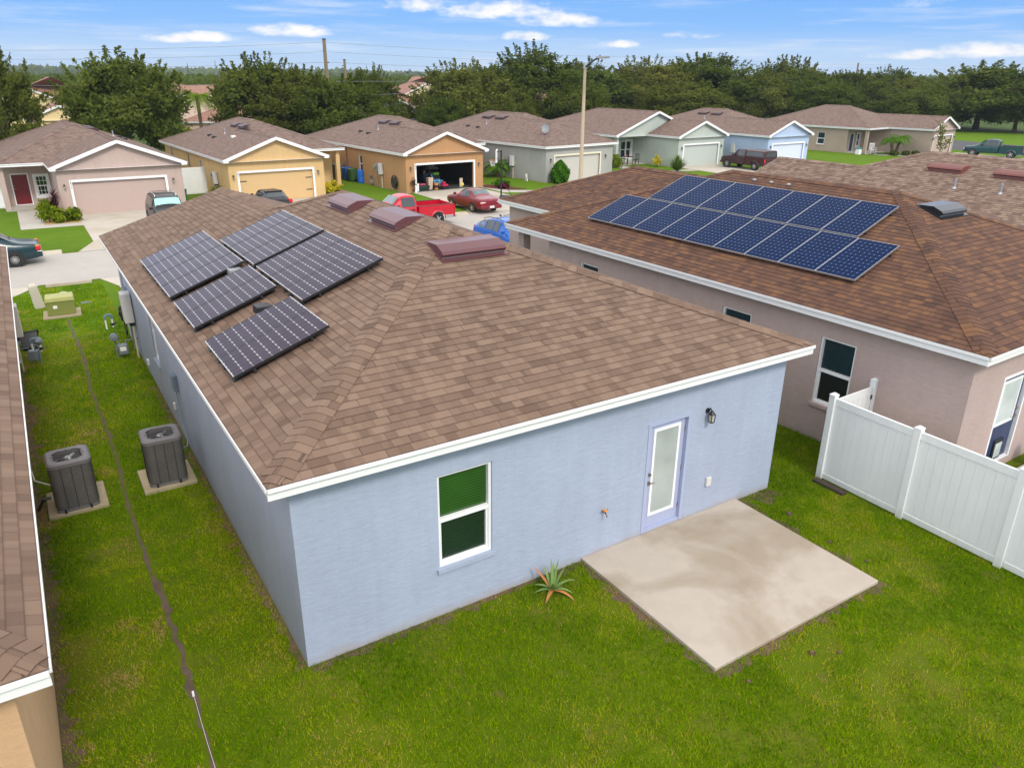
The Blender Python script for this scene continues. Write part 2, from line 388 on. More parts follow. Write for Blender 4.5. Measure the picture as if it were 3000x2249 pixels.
PATIO = concrete_mat('patio_concrete', (.445, .385, .320), (.255, .195, .125), .80, .62, 3.1)
ROADM = concrete_mat('road_surface', (.40, .37, .335), (.33, .30, .265), .5, .25, 7)
CURBM = concrete_mat('curb_concrete', (.48, .42, .34), (.30, .22, .13), .5, .9, 11)
DRIVE = concrete_mat('driveway_concrete', (.47, .425, .36), (.30, .235, .15), .45, .45, 17)
PADM = concrete_mat('pad_concrete', (.36, .30, .20), (.20, .17, .08), .5, 1.6, 5)
ASPHALT = concrete_mat('asphalt', (.085, .085, .09), (.06, .06, .06), .5, .4, 3)
MULCH = concrete_mat('mulch', (.50, .33, .14), (.32, .17, .06), .7, 7, 2)
REDMULCH = concrete_mat('red_mulch', (.11, .03, .025), (.05, .02, .015), .7, 7, 8)
STRIPSOIL = concrete_mat('dark_soil', (.115, .085, .060), (.07, .05, .034), .7, 4, 13)
DIRT = concrete_mat('bare_soil', (.135, .088, .055), (.075, .052, .034), .7, 4, 9)

def sheet(name, pts, z, mat, kind='structure', thick=0.0, bevel=0):
    m = MB()
    if thick:
        n = len(pts); m.poly([(x, y, z) for x, y in pts])
        for i in range(n): a, b = pts[i], pts[(i + 1) % n]; m.poly([(a[0], a[1], z - thick), (b[0], b[1], z - thick), (b[0], b[1], z), (a[0], a[1], z)])
    else: m.poly([(x, y, z) for x, y in pts])
    o = m.build(name, mat); tag(o, kind=kind); return o
def rect(x0, y0, x1, y1): return [(x0, y0), (x1, y0), (x1, y1), (x0, y1)]
# the land as one sheet to the horizon; near lawn as a separate sheet of greener turf on it
sheet('ground', rect(-2580, -380, 2980, 4180), -.012, FIELD)
sheet('lawn', rect(-40, -40, 130, 75), 0.0, LAWN_SOIL)
sheet('front_lawn', rect(-40, 31.3, 75, 64), .004, FARLAWN)
sheet('verge_lawn', rect(-3.2, 17.6, .4, 24.9), .003, FARLAWN)
sheet('corner_lawn', rect(75, 20, 130, 95), .004, FARLAWN)
sheet('road', rect(-60, 25.25, 76, 31.0), .008, ROADM)
sheet('side_road', [(88, 20), (102, 20), (112, 120), (99, 120)], .009, ASPHALT)
def curb(y0, y1, spans, outer):
    m = MB()
    for a, b in spans:
        k = int((b - a) / 3.05) + 1
        for i in range(k):
            xa = a + (b - a) * i / k; xb = a + (b - a) * (i + 1) / k - .02
            lo, hi = .012, .12
            za, zb = (hi, lo) if outer < 0 else (lo, hi)
            m.hexa([(xa, y0, -.05), (xb, y0, -.05), (xb, y1, -.05), (xa, y1, -.05), (xa, y0, za), (xb, y0, za), (xb, y1, zb), (xa, y1, zb)])
    o = m.build('curb', CURBM, bevel=.02); tag(o, kind='structure')
curb(24.75, 25.25, [(-1.9, -.3), (6.8, 14.3), (22, 25)], -1)
curb(31.0, 31.5, [(-30, -.9), (6.3, 9.0), (15.6, 20.2), (27, 32), (39.5, 47.5), (55, 56), (64, 75)], 1)
# driveways with flared aprons
def drive(x0, x1, y0, y1, fl0, fl1, dirn):
    if dirn > 0: pts = [(x0, y1), (x0, y0 + 2.3), (x0 - fl0, y0), (x1 + fl1, y0), (x1, y0 + 2.3), (x1, y1)]
    else: pts = [(x0, y1), (x0, y0 - 1.6), (x0 - fl0, y0), (x1 + fl1, y0), (x1, y0 - 1.6), (x1, y1)]
    sheet('driveway', pts, .016, DRIVE)
drive(.55, 5.9, 31.02, 42, .85, .6, 1); drive(9.6, 14.9, 31.02, 41.8, .8, .8, 1); drive(21.0, 26.3, 31.02, 41, .8, .8, 1); drive(33, 38.6, 31.02, 42, .8, .8, 1)
drive(48.6, 54, 31.02, 44, .8, .8, 1); drive(57.2, 63, 31.02, 41, .8, .8, 1); drive(80.5, 87, 28, 39.2, .5, 4, 1)
drive(.5, 6.2, 25.2, 16.9, .5, .6, -1); drive(-9.6, -3.1, 25.2, 16.2, .5, 1.0, -1); drive(14.9, 21.4, 25.2, 17.3, .6, .6, -1); drive(24.6, 30.8, 25.2, 15.3, .5, .5, -1)
# front walk and planting bed of the mauve house
sheet('front_walk', [(-2.32, 44.9), (-2.32, 38.3), (.57, 38.2), (.57, 39.25), (-1.2, 39.25), (-1.15, 44.9)], .013, CONC)
sheet('mulch_bed', [(-1.17, 44.6), (-1.2, 39.27), (.55, 39.27), (.55, 41.5), (-.1, 41.6), (-.1, 46)], .017, MULCH)
sheet('front_walk', [(26.6, 45), (26.6, 37.6), (30.4, 36.0), (30.4, 36.9), (27.6, 38.4), (27.6, 45)], .013, CONC)
sheet('mulch_bed', [(26.7, 40.3), (27.5, 38.6), (29.0, 38.2), (28.2, 41.2), (26.9, 42.2)], .020, REDMULCH)
sheet('front_walk', [(75.9, 42.3), (76.2, 41.0), (80.4, 37.4), (80.6, 38.4), (77.2, 42.3)], .013, CONC)
sheet('front_walk', [(43.6, 46.5), (43.6, 41.2), (48.5, 40.6), (48.5, 41.6), (45, 42.2), (45, 46.5)], .013, CONC)
# back patio, equipment pads
p_ = MB(); p_.box(4.75, -3.07, -.05, 8.5, -.002, .065); o_ = p_.build('patio', PATIO, bevel=.012); tag(o_, kind='structure')
p_ = MB(); p_.box(12.6, -4.6, -.05, 18.5, -2.35, .06); p_.box(13.4, -2.9, .06, 15.0, -2.36, .17); o_ = p_.build('neighbour_patio', CONC, bevel=.01); tag(o_, kind='structure')
# trodden soil strip along the lot line
def wob_strip(name, path, mat, z=.006):
    m = MB(); L_, R_ = [], []
    for i, (x, y, w) in enumerate(path):
        L_.append((x - w / 2, y, z)); R_.append((x + w / 2, y, z))
    for i in range(len(path) - 1): m.poly([L_[i], R_[i], R_[i + 1], L_[i + 1]])
    return tag(m.build(name, mat), kind='structure')
wr = random.Random(3); path = []
yy = -1.6
while yy < 19.8:
    w = .028 + .055 * wr.random() ** 1.5 + (.05 if 2.2 < yy < 3.3 or .2 < yy < .9 else 0) + (.012 if yy > 14 else 0)
    path.append((-1.47 + wr.uniform(-.035, .035) + .03 * math.sin(yy * .9), yy, w)); yy += wr.uniform(.12, .22)
wob_strip('soil_strip', path, STRIPSOIL)
def wob_edge(a, b, w, seed, z=.005):
    q = random.Random(seed); a = Vector(a); b = Vector(b); d = (b - a); n_ = int(d.length / .12) + 2; s = Vector((-d.y, d.x)).normalized()
    m = MB(); pv = None
    for i in range(n_):
        c = a + d * (i / (n_ - 1)); ww = w * (.35 + 1.1 * q.random() ** 1.5)
        cur = ((c.x, c.y, z), (c.x + s.x * ww, c.y + s.y * ww, z))
        if pv: m.poly([pv[0], cur[0], cur[1], pv[1]])
        pv = cur
    tag(m.build('bare_soil', DIRT), kind='structure')
wob_edge((0, -.01), (4.75, -.01), -.16, 1); wob_edge((8.5, -.01), (9.45, -.01), -.42, 2); wob_edge((4.76, -3.08), (4.76, -.02), .17, 3, .0052); wob_edge((8.49, -3.08), (8.49, -.3), -.20, 4, .0056); wob_edge((4.7, -3.06), (8.6, -3.06), -.15, 5, .0059)
wob_edge((-.01, 12), (-.01, 0), -.15, 6, .0062); wob_edge((-2.99, -2), (-2.99, 15), -.20, 7, .0054); wob_edge((12.3, 6), (12.3, -2), -.14, 8)
# ------------------------------------------------------------------ roofs
def clip_band(pts, lo, hi):
    def half(ps, f):
        out = []
        for i in range(len(ps)):
            a, b = ps[i], ps[(i + 1) % len(ps)]; fa, fb = f(a), f(b)
            if fa >= 0: out.append(a)
            if (fa > 0 and fb < 0) or (fa < 0 and fb > 0):
                t = fa / (fa - fb); out.append(tuple(a[k] + (b[k] - a[k]) * t for k in range(len(a))))
        return out
    ps = half(pts, lambda q: q[1] - lo)
    return half(ps, lambda q: hi - q[1]) if len(ps) > 2 else []
def slope(mb, pts, eave, step, expo=.145):
    """one roof plane; eave = (point on eave, unit direction along it, unit direction up the slope)"""
    e0, du, dv = [Vector(x) for x in eave]; nrm = du.cross(dv)
    if nrm.z < 0: nrm = -nrm
    uv = [((Vector(p) - e0).dot(du), (Vector(p) - e0).dot(dv), (Vector(p) - e0).dot(nrm)) for p in pts]
    if not step:
        mb.poly(pts, [(a, b) for a, b, c in uv]); return
    top = max(b for a, b, c in uv); k = 0
    def pos(a, b, c, lift): return e0 + du * a + dv * b + nrm * (c + lift)
    while k * expo < top:
        lo, hi = k * expo, (k + 1) * expo
        ps = clip_band(uv, lo, hi)
        if len(ps) > 2:
            mb.poly([pos(a, b, c, .007 * (1 - (b - lo) / expo)) for a, b, c in ps], [(a, lo + max(.0005, min(expo - .0005, b - lo))) for a, b, c in ps])
            for i in range(len(ps)):
                q, w = ps[i], ps[(i + 1) % len(ps)]
                if abs(q[1] - lo) < 1e-6 and abs(w[1] - lo) < 1e-6 and abs(q[0] - w[0]) > .01:
                    mb.poly([pos(*q, .007), pos(*w, .007), pos(*w, -.004), pos(*q, -.004)], [(q[0], lo + .002), (w[0], lo + .002), (w[0], lo + .001), (q[0], lo + .001)])
        k += 1
def cap_line(mb, p0, p1, ds, w=.215, pitch=.15, seed=0):
    """overlapping bent cap shingles from the low end p0 to the high end p1"""
    p0, p1 = Vector(p0), Vector(p1); d = (p1 - p0); ln = d.length; d.normalize()
    s = d.cross(Vector((0, 0, 1))).normalized(); up = s.cross(d).normalized()
    if abs(d.z) > .05: p0 = p0 + d * .13; ln -= .13
    n = max(1, int(ln / pitch)); pt = ln / n
    for i in range(n):
        a = p0 + d * (i * pt - .02); b = p0 + d * ((i + 1) * pt + .03)
        if i == 0 and abs(d.z) > .05: w0 = w; w = .115
        elif i == 1 and abs(d.z) > .05: w = w0
        rowv = (1000 + seed * 131 + i) * .145
        def prof(c, lift, wf): return [c + s * (k * w * wf) + Vector((0, 0, -abs(k) * w * wf * ds - (.010 if k == 0 else 0))) + up * lift for k in (-1, -.5, -.16, 0, .16, .5, 1)]
        A = prof(a, .021, 1.0); B = prof(b, .011, .98); C = prof(a, .004, 1.0)
        for k in range(6):
            u0 = .03 + .035 * k
            mb.poly([A[k], A[k + 1], B[k + 1], B[k]], [(u0, rowv + .02), (u0 + .03, rowv + .02), (u0 + .03, rowv + .13), (u0, rowv + .13)])
            mb.poly([C[k], C[k + 1], A[k + 1], A[k]], [(u0, rowv + .002), (u0 + .03, rowv + .002), (u0 + .03, rowv + .003), (u0, rowv + .003)])

class Side:
    """a wall face: a runs along it, z up, off into the building (negative = proud of the wall)"""
    def __init__(s, axis, fixed, out): s.axis, s.fixed, s.out = axis, fixed, out
    def pt(s, a, z, off=0.0):
        return (a, s.fixed - s.out * off, z) if s.axis == 'u' else (s.fixed - s.out * off, a, z)
    def box(s, mb, a0, a1, z0, z1, o0, o1, m=0):
        mb.hexa([s.pt(a0, z0, o0), s.pt(a1, z0, o0), s.pt(a1, z0, o1), s.pt(a0, z0, o1), s.pt(a0, z1, o0), s.pt(a1, z1, o0), s.pt(a1, z1, o1), s.pt(a0, z1, o1)], m)
    def wall(s, mb, a0, a1, z0, z1, holes, depth=.16):
        A = sorted({a0, a1, *[h[0] for h in holes], *[h[1] for h in holes]}); Z = sorted({z0, z1, *[h[2] for h in holes], *[h[3] for h in holes]})
        for i in range(len(A) - 1):
            for j in range(len(Z) - 1):
                ca, cz = (A[i] + A[i + 1]) / 2, (Z[j] + Z[j + 1]) / 2
                if any(h[0] < ca < h[1] and h[2] < cz < h[3] for h in holes): continue
                mb.poly([s.pt(A[i], Z[j]), s.pt(A[i + 1], Z[j]), s.pt(A[i + 1], Z[j + 1]), s.pt(A[i], Z[j + 1])])
        for h in holes:
            x0, x1, y0, y1 = h[:4]
            for q in (((x0, y0), (x1, y0)), ((x1, y0), (x1, y1)), ((x1, y1), (x0, y1)), ((x0, y1), (x0, y0))):
                mb.poly([s.pt(*q[0]), s.pt(*q[1]), s.pt(*q[1], depth), s.pt(*q[0], depth)])

class House:
    def __init__(h, label, loc, rz, flip, W, L, wg, vm, d, Zt, p, wall, roof, step=False, gable=True, gable_main=False, o=.32, og=.30, fh=.18, dz=0.0, group=None, name='house', fascia=WHITE, floor=0.0, post=True, lastz=None):
        h.W, h.L, h.wg, h.vm, h.d, h.Zt, h.o, h.og, h.p, h.fh = W, L, wg, vm, d, Zt, o, og, p, fh
        h.fw = W if flip else None; h.flip = flip; h.wallm = wall; h.roofm = roof; h.step = step
        h.root = empty(name, loc, rz, label, 'house', group)
        h.gable, h.gable_main, h.dz = gable, gable_main, dz
        h.Zs = Zt - fh; h.holes = {}; h.floor = floor; h.post = post
        h.sides = {'front_garage': Side('u', 0, -1), 'garage_side': Side('v', wg, 1), 'front': Side('u', vm + d, -1), 'right': Side('v', W, 1), 'back': Side('u', L, 1), 'left': Side('v', 0, -1)}
        h.span = {'front_garage': (0, wg), 'garage_side': (0, vm + d), 'front': (wg, W), 'right': (vm + d, L), 'back': (0, W), 'left': (0, L)}
        h.fascia = fascia
        h.roof = bpy.data.objects.new('roof', bpy.data.meshes.new('roof')); COL.objects.link(h.roof); h.roof.parent = h.root
    def mb(h): return MB(h.fw)
    def hole(h, side, a0, a1, z0, z1): h.holes.setdefault(side, []).append((a0, a1, z0, z1))
    def finish(h):
        W, L, wg, vm, d, Zt, o, og, p = h.W, h.L, h.wg, h.vm, h.d, h.Zt, h.o, h.og, h.p
        # walls
        m = h.mb()
        for k, s in h.sides.items():
            a0, a1 = h.span[k]; s.wall(m, a0, a1, 0 if k else 0, h.Zs + .03, h.holes.get(k, []))
        hg = (wg + 2 * o) / 2; half = (W + 2 * o) / 2; zr = Zt + p * half; zg = Zt + p * hg + h.dz
        ug = hg - o; eps = .05
        if h.gable:
            m.poly([(0, 0, h.Zs + .03), (wg, 0, h.Zs + .03), (wg, 0, Zt + p * o - eps), (ug, 0, zg - eps), (0, 0, Zt + p * o - eps)])
        if h.gable_main:
            zj = Zt + p * hg
            m.poly([(ug, vm, zj - eps), (wg, vm, h.Zs + .03), (W, vm, h.Zs + .03), (W, vm, Zt + p * o - eps), (W / 2, vm, zr - eps)])
        if h.post and d > 0:
            m.box(W - .28, vm - .02, 0, W, vm + .28, h.Zs + .03)
        m.build('wall', h.wallm, h.root)
        if h.gable:         # stucco control joint above the garage door
            j = h.mb(); j.box(.02, -.012, h.Zs + .02, wg - .02, .0, h.Zs + .045)
            j.build('expansion_joint', h.wallm, h.root)
        # roof planes
        r = h.mb(); st = h.step; f = math.sqrt(1 + p * p); t = .02     # shingles overhang the fascia
        vmo = vm - o
        A = (W / 2, vmo + half, zr) if not h.gable_main else (W / 2, vmo, zr)
        B = (W / 2, L + o - half, zr); J = (ug, vmo + hg if not h.gable_main else vmo, Zt + p * hg)
        G = (ug, -og, zg) if h.gable else (ug, -og + hg, zg)
        c1 = (-o, -og, Zt); c2 = (-o, L + o, Zt); c3 = (W + o, L + o, Zt); c4_ = (W + o, vmo, Zt); vb = (wg + o, vmo, Zt); c5 = (wg + o, -og, Zt)
        eL = ((-o, 0, Zt), (0, 1, 0), (1 / f, 0, p / f)); eR = ((W + o, 0, Zt), (0, 1, 0), (-1 / f, 0, p / f)); eF = ((0, vmo, Zt), (1, 0, 0), (0, 1 / f, p / f))
        eB = ((0, L + o, Zt), (1, 0, 0), (0, -1 / f, p / f)); eG = ((wg + o, 0, Zt), (0, 1, 0), (-1 / f, 0, p / f)); eH = ((0, -og, Zt), (1, 0, 0), (0, 1 / f, p / f))
        K = (-o, J[1], Zt); slope(r, [K, c2, B, A, J], eL, st); slope(r, [c1, K, J], eL, st); slope(r, [c1, J, G], eL, st); slope(r, [B, c2, c3], eB, st); slope(r, [A, B, c3, c4_], eR, st)
        if not h.gable_main:
            slope(r, [J, A, c4_, vb], eF, st); slope(r, [c5, G, J], eG, st); slope(r, [c5, J, vb], eG, st)
        else:
            slope(r, [c5, G, J], eG, st); slope(r, [c5, J, (wg + o, vmo, Zt)], eG, st)
        if not h.gable: slope(r, [c1, G, c5], eH, st)
        rf = h.roof; rf.data = r.mesh('roof', h.roofm)
        # caps on hips and ridges
        c = h.mb(); q = p / math.sqrt(2)
        lines = [(c2, B, q), (c3, B, q), (A, B, p), (G, J, p)]
        if not h.gable_main: lines += [(J, A, q), (c4_, A, q)]
        if not h.gable: lines += [(c1, G, q), (c5, G, q)]
        for i, (a, b, ds) in enumerate(lines): cap_line(c, a, b, ds, seed=i, pitch=.15 if st else .3)
        c.build('hip_cap', h.roofm, rf)
        # fascia boards with a drip lip, butted at the corners
        fa = h.mb()
        def run(u0, v0, u1, v1, nu, nv, e0=0.0, e1=0.0):
            du, dv = (1, 0) if abs(u1 - u0) > abs(v1 - v0) else (0, 1); sg = 1 if (u1 - u0) + (v1 - v0) > 0 else -1
            for th, z0, z1, off in ((.022, Zt - h.fh, Zt - .055, .045), (.040, Zt - .058, Zt - .006, .022)):
                a = (u0 - nu * off - du * sg * e0, v0 - nv * off - dv * sg * e0); b = (u1 - nu * off + du * sg * e1, v1 - nv * off + dv * sg * e1)
                xs = sorted((a[0], b[0], a[0] + nu * th, b[0] + nu * th)); ys = sorted((a[1], b[1], a[1] + nv * th, b[1] + nv * th))
                fa.box(xs[0], ys[0], z0, xs[-1], ys[-1], z1)
        run(-o, -og, -o, L + o, -1, 0, -.03 if not h.gable else 0, -.03); run(-o, L + o, W + o, L + o, 0, 1, -.005, -.005); run(W + o, L + o, W + o, vmo, 1, 0, -.03, -.03 if not h.gable_main else 0)
        if not h.gable_main: run(W + o, vmo, wg + o, vmo, 0, -1, -.005, 0)
        run(wg + o, vmo, wg + o, -og, 1, 0, 0, -.03 if not h.gable else 0)
        if not h.gable: run(wg + o, -og, -o, -og, 0, -1, -.005, -.005)
        def rake(a, b, v):
            a, b = Vector(a), Vector(b); dn = Vector((0, 0, -.10))
            fa.bar(Vector((a.x, v + .012, a.z)) + dn, Vector((b.x, v + .012, b.z)) + dn, .022, .19, up=(0, 0, 1))
            fa.bar(Vector((a.x, v + .002, a.z)) + Vector((0, 0, -.035)), Vector((b.x, v + .002, b.z)) + Vector((0, 0, -.035)), .03, .06)
        if h.gable:
            rake((-o, 0, Zt), (ug, 0, zg), -og); rake((wg + o, 0, Zt), (ug, 0, zg), -og)
            for uu, sg in ((-o, 1), (wg + o, -1)):      # boxed rake returns
                fa.box(uu + .025 * sg, -og + .03, Zt - h.fh, uu + .30 * sg, -.005, Zt - h.fh + .045)
                fa.box(uu + .028 * sg, -og - .002, Zt - h.fh, uu + .33 * sg, -og + .028, Zt - .02)
        if h.gable_main:
            rake((W / 2, 0, zr), (ug - .05, 0, Zt + p * hg), vmo); rake((W / 2, 0, zr), (W + o, 0, Zt), vmo)
            fa.box(W + o - .3, vmo - .002, Zt - h.fh, W + o - .028, vmo + .028, Zt - .02)
        fa.build('fascia', h.fascia, h.root)
        so = h.mb(); zs = Zt - h.fh + .02
        so.poly([(-o + .03, vmo, zs), (W + o - .03, vmo, zs), (W + o - .03, L + o - .03, zs), (-o + .03, L + o - .03, zs)])
        so.poly([(-o + .03, -og + .03, zs + .001), (wg + o - .03, -og + .03, zs + .001), (wg + o - .03, vmo, zs + .001), (-o + .03, vmo, zs + .001)])
        so.build('soffit', SOFFIT, h.root)
        if d > 0:
            pm = h.mb(); pm.box(wg, vm - .15, 0, W, vm + d, .07); pm.build('porch_slab', CONC, h.root)
        return h
    # ---- features
    def window(h, side, a0, a1, z0, z1, up, low, trim=False, rec=.075, grid=False, label=None, frame=WHITE, sill=True):
        h.hole(side, a0, a1, z0, z1); s = h.sides[side]; m = h.mb(); w = .045
        s.box(m, a0, a0 + w, z0, z1, rec - .04, rec + .05); s.box(m, a1 - w, a1, z0, z1, rec - .04, rec + .05)
        s.box(m, a0 + w, a1 - w, z0, z0 + w, rec - .04, rec + .05); s.box(m, a0 + w, a1 - w, z1 - w, z1, rec - .04, rec + .05)
        zm = (z0 + z1) / 2; s.box(m, a0 + w, a1 - w, zm - .03, zm + .035, rec - .03, rec + .045)
        # lower sash stands proud of the upper one
        s.box(m, a0 + w, a0 + w + .03, z0 + w, zm - .03, rec - .01, rec + .04); s.box(m, a1 - w - .03, a1 - w, z0 + w, zm - .03, rec - .01, rec + .04)
        s.box(m, a0 + w + .03, a1 - w - .03, z0 + w, z0 + w + .035, rec - .01, rec + .04)
        if grid:
            for k in (1, 2):
                a = a0 + (a1 - a0) * k / 3; s.box(m, a - .01, a + .01, zm + .035, z1 - w, rec + .012, rec + .03); s.box(m, a - .01, a + .01, z0 + w + .035, zm - .03, rec + .012, rec + .03)
            for z in ((zm + z1) / 2, (zm + z0) / 2): s.box(m, a0 + w, a1 - w, z - .01, z + .01, rec + .0125, rec + .0295)
        if trim:
            t = .13
            s.box(m, a0 - t, a0 - .001, z0 - t, z1 + t, -.03, .02); s.box(m, a1 + .001, a1 + t, z0 - t, z1 + t, -.03, .02); s.box(m, a0 - .001, a1 + .001, z1, z1 + t, -.028, .02); s.box(m, a0 - .001, a1 + .001, z0 - t, z0, -.028, .02)
        o = m.build('window', frame, h.root)
        if label: o['label'] = label
        g = h.mb()
        g.poly([s.pt(a0 + w, zm, rec + .03), s.pt(a1 - w, zm, rec + .03), s.pt(a1 - w, z1 - w, rec + .03), s.pt(a0 + w, z1 - w, rec + .03)], m=0)
        g.poly([s.pt(a0 + w, z0 + w, rec + .025), s.pt(a1 - w, z0 + w, rec + .025), s.pt(a1 - w, zm, rec + .025), s.pt(a0 + w, zm, rec + .025)], m=1)
        g.build('pane', [up, low], o)
        if sill and not trim:
            q = h.mb(); s.box(q, a0 - .04, a1 + .04, z0 - .07, z0 - .002, -.045, .08); q.build('sill', h.wallm, o)
        return o
    def door(h, side, a0, a1, z0, z1, mat, frame=WHITE, glass=None, gz=None, panels=False, hinge=1, rec=.06, label=None, ga=.17, gframe=WHITE):
        h.hole(side, a0, a1, z0, z1); s = h.sides[side]
        fr = h.mb(); w = .06
        s.box(fr, a0, a0 + w, z0, z1, -.012, rec + .06); s.box(fr, a1 - w, a1, z0, z1, -.012, rec + .06); s.box(fr, a0 + w, a1 - w, z1 - w, z1, -.012, rec + .06)
        s.box(fr, a0 + w, a1 - w, z0, z0 + .035, .0, rec + .06)
        fr.build('door_frame', frame, h.root)
        b0, b1, y0, y1 = a0 + w + .005, a1 - w - .005, z0 + .04, z1 - w - .005
        m = h.mb(); s.box(m, b0, b1, y0, y1, rec, rec + .045)
        if panels:
            for pa, pb in ((.12, .47), (.53, .88)):
                for za, zb in ((.06, .34), (.40, .72), (.77, .94)):
                    xa, xb = b0 + (b1 - b0) * pa, b0 + (b1 - b0) * pb; ya, yb = y0 + (y1 - y0) * za, y0 + (y1 - y0) * zb
                    s.box(m, xa, xb, ya, yb, rec - .010, rec + .01)
        o = m.build('door', mat, h.root)
        if label: o['label'] = label
        if glass:
            ga0, ga1, g0, g1 = b0 + ga, b1 - ga, gz[0], gz[1]
            q = h.mb(); t = .05
            s.box(q, ga0, ga0 + t, g0, g1, rec - .02, rec + .01); s.box(q, ga1 - t, ga1, g0, g1, rec - .02, rec + .01); s.box(q, ga0 + t, ga1 - t, g0, g0 + t, rec - .02, rec + .01); s.box(q, ga0 + t, ga1 - t, g1 - t, g1, rec - .02, rec + .01)
            q.build('glazing_frame', gframe, o)
            q = h.mb(); q.poly([s.pt(ga0 + t, g0 + t, rec - .006), s.pt(ga1 - t, g0 + t, rec - .006), s.pt(ga1 - t, g1 - t, rec - .006), s.pt(ga0 + t, g1 - t, rec - .006)]); q.build('glass', glass, o)
        ha = b0 + .075 if hinge > 0 else b1 - .075
        q = h.mb(); q.tube([s.pt(ha, z0 + 1.13, rec), s.pt(ha, z0 + 1.13, rec - .05)], .028, 10); q.build('deadbolt', BRASS, o)
        q = h.mb(); q.tube([s.pt(ha, z0 + .96, rec), s.pt(ha, z0 + .96, rec - .05)], .032, 10)
        c = Vector(s.pt(ha, z0 + .96, rec - .045)); e = Vector(s.pt(ha + (.11 if hinge > 0 else -.11), z0 + .955, rec - .055)); q.tube([c, e], .011, 6)
        q.build('handle', BRASS, o)
        hb = b1 if hinge > 0 else b0
        for k in (.12, .5, .88):
            q = h.mb(); s.box(q, hb - .004, hb + .016, y0 + (y1 - y0) * k - .05, y0 + (y1 - y0) * k + .05, rec - .014, rec + .01); q.build('hinge', BRASS, o)
        return o
    def garage(h, a0, a1, z1, mat, trim=WHITE, open_=False, lines=14, hinges=False):
        h.hole('front_garage', a0, a1, 0, z1); s = h.sides['front_garage']; m = h.mb(); t = .13
        s.box(m, a0 - t, a0, 0, z1 + t, -.025, .05); s.box(m, a1, a1 + t, 0, z1 + t, -.025, .05); s.box(m, a0, a1, z1, z1 + t, -.024, .05)
        m.build('garage_door_trim', trim, h.root)
        if not open_:
            g = h.mb(); dzz = (z1 - .01) / lines
            for k in range(lines):
                gap = .011 if k % 3 == 0 else .006
                s.box(g, a0, a1, .01 + k * dzz + gap, .01 + (k + 1) * dzz, .13, .16)
            s.box(g, a0, a1, .005, z1, .137, .155)
            o = g.build('garage_door', mat, h.root)
            if hinges:
                for z in (z1 * .30, z1 * .72):
                    for aa, sg in ((a0 + .04, 1), (a1 - .04, -1)):
                        q = h.mb(); s.box(q, aa, aa + .42 * sg, z - .03, z + .03, .122, .131); q.build('strap_hinge', DARKMETAL, o)
            return o
    def lamp(h, side, a, z, label=None):
        S_ = h.sides[side]; m = h.mb(); a_, z_, k_ = a, z, .74
        class s:
            pt = staticmethod(lambda x, y, o=0.0: S_.pt(a_ + (x - a_) * k_, z_ + (y - z_) * k_, o * k_))
        m.tube([s.pt(a, z + .10, 0), s.pt(a, z + .10, -.03)], .05, 12)
        m.tube([s.pt(a, z + .10, -.03), s.pt(a, z + .19, -.09), s.pt(a, z + .12, -.15)], .014, 6)
        m.tube([s.pt(a, z + .05, -.15), s.pt(a, z + .15, -.15)], [.065, .018], 8)
        for da, do in ((-.06, -.09), (.06, -.09), (-.06, -.21), (.06, -.21)): m.bar(s.pt(a + da, z + .05, do), s.pt(a + da * .75, z - .15, do * .9 - .015), .012, .012, up=(1, .3, 0))
        m.tube([s.pt(a, z - .16, -.15), s.pt(a, z - .145, -.15)], .046, 8)
        o = m.build('wall_lamp', BLACK, h.root)
        g = h.mb(); g.tube([s.pt(a, z - .14, -.15), s.pt(a, z + .045, -.15)], [.032, .043], 8); g.build('lamp_glass', WARMGLASS, o)
        return o
    def fixture(h, name, mat, boxes=(), tubes=(), side='left', parent=None, bevel=.012):
        s = h.sides[side]; m = h.mb()
        for b in boxes: s.box(m, *b)
        for pts, rr in tubes: m.tube([s.pt(*q) for q in pts], rr, 8)
        return m.build(name, mat, parent or h.root, bevel=bevel)
    def vent(h, plane, a, run, wid=1.3, mat=None, name='roof_vent', inner=GALV):
        """hooded off-ridge vent; a = position along the eave, run = horizontal distance in from the eave"""
        p, Zt, o = h.p, h.Zt, h.o; f = math.sqrt(1 + p * p)
        if plane == 'left': b = Vector((-o + run, a, Zt + p * run)); du = Vector((0, 1, 0)); dv = Vector((1 / f, 0, p / f))
        elif plane == 'right': b = Vector((h.W + o - run, a, Zt + p * run)); du = Vector((0, 1, 0)); dv = Vector((-1 / f, 0, p / f))
        elif plane == 'back': b = Vector((a, h.L + o - run, Zt + p * run)); du = Vector((1, 0, 0)); dv = Vector((0, -1 / f, p / f))
        else: b = Vector((a, h.vm - o + run, Zt + p * run)); du = Vector((1, 0, 0)); dv = Vector((0, 1 / f, p / f))
        n = du.cross(dv); n = n if n.z > 0 else -n
        def P(x, s, z): return b + du * x + dv * s + n * z
        m = h.mb(); w = wid / 2
        prof = [(.0, .065), (-.02, .125), (.05, .155), (.28, .165), (.64, .025)]
        prof2 = [(.03, .075), (.015, .155), (.06, .19), (.25, .19), (.60, .015)]
        for k in range(4):
            (s0, z0), (s1, z1) = prof[k], prof[k + 1]; m.poly([P(-w, s0, z0), P(w, s0, z0), P(w, s1, z1), P(-w, s1, z1)])
        for sg in (-1, 1): m.poly([P(sg * w, s, z) for s, z in prof] + [P(sg * w, .55, .012), P(sg * w, .05, .012)])
        fl = [P(-w - .03, -.09, .014), P(w + .06, -.09, .014), P(w + .06, .66, .014), P(-w - .03, .66, .014)]
        m.hexa(fl + [q + n * .012 for q in fl])
        o = m.build(name, mat or VENTM, h.roof)
        g = h.mb(); q = [P(-w + .01, .012, .03), P(w - .01, .012, .03), P(w - .01, .05, .03), P(-w + .01, .05, .03)]
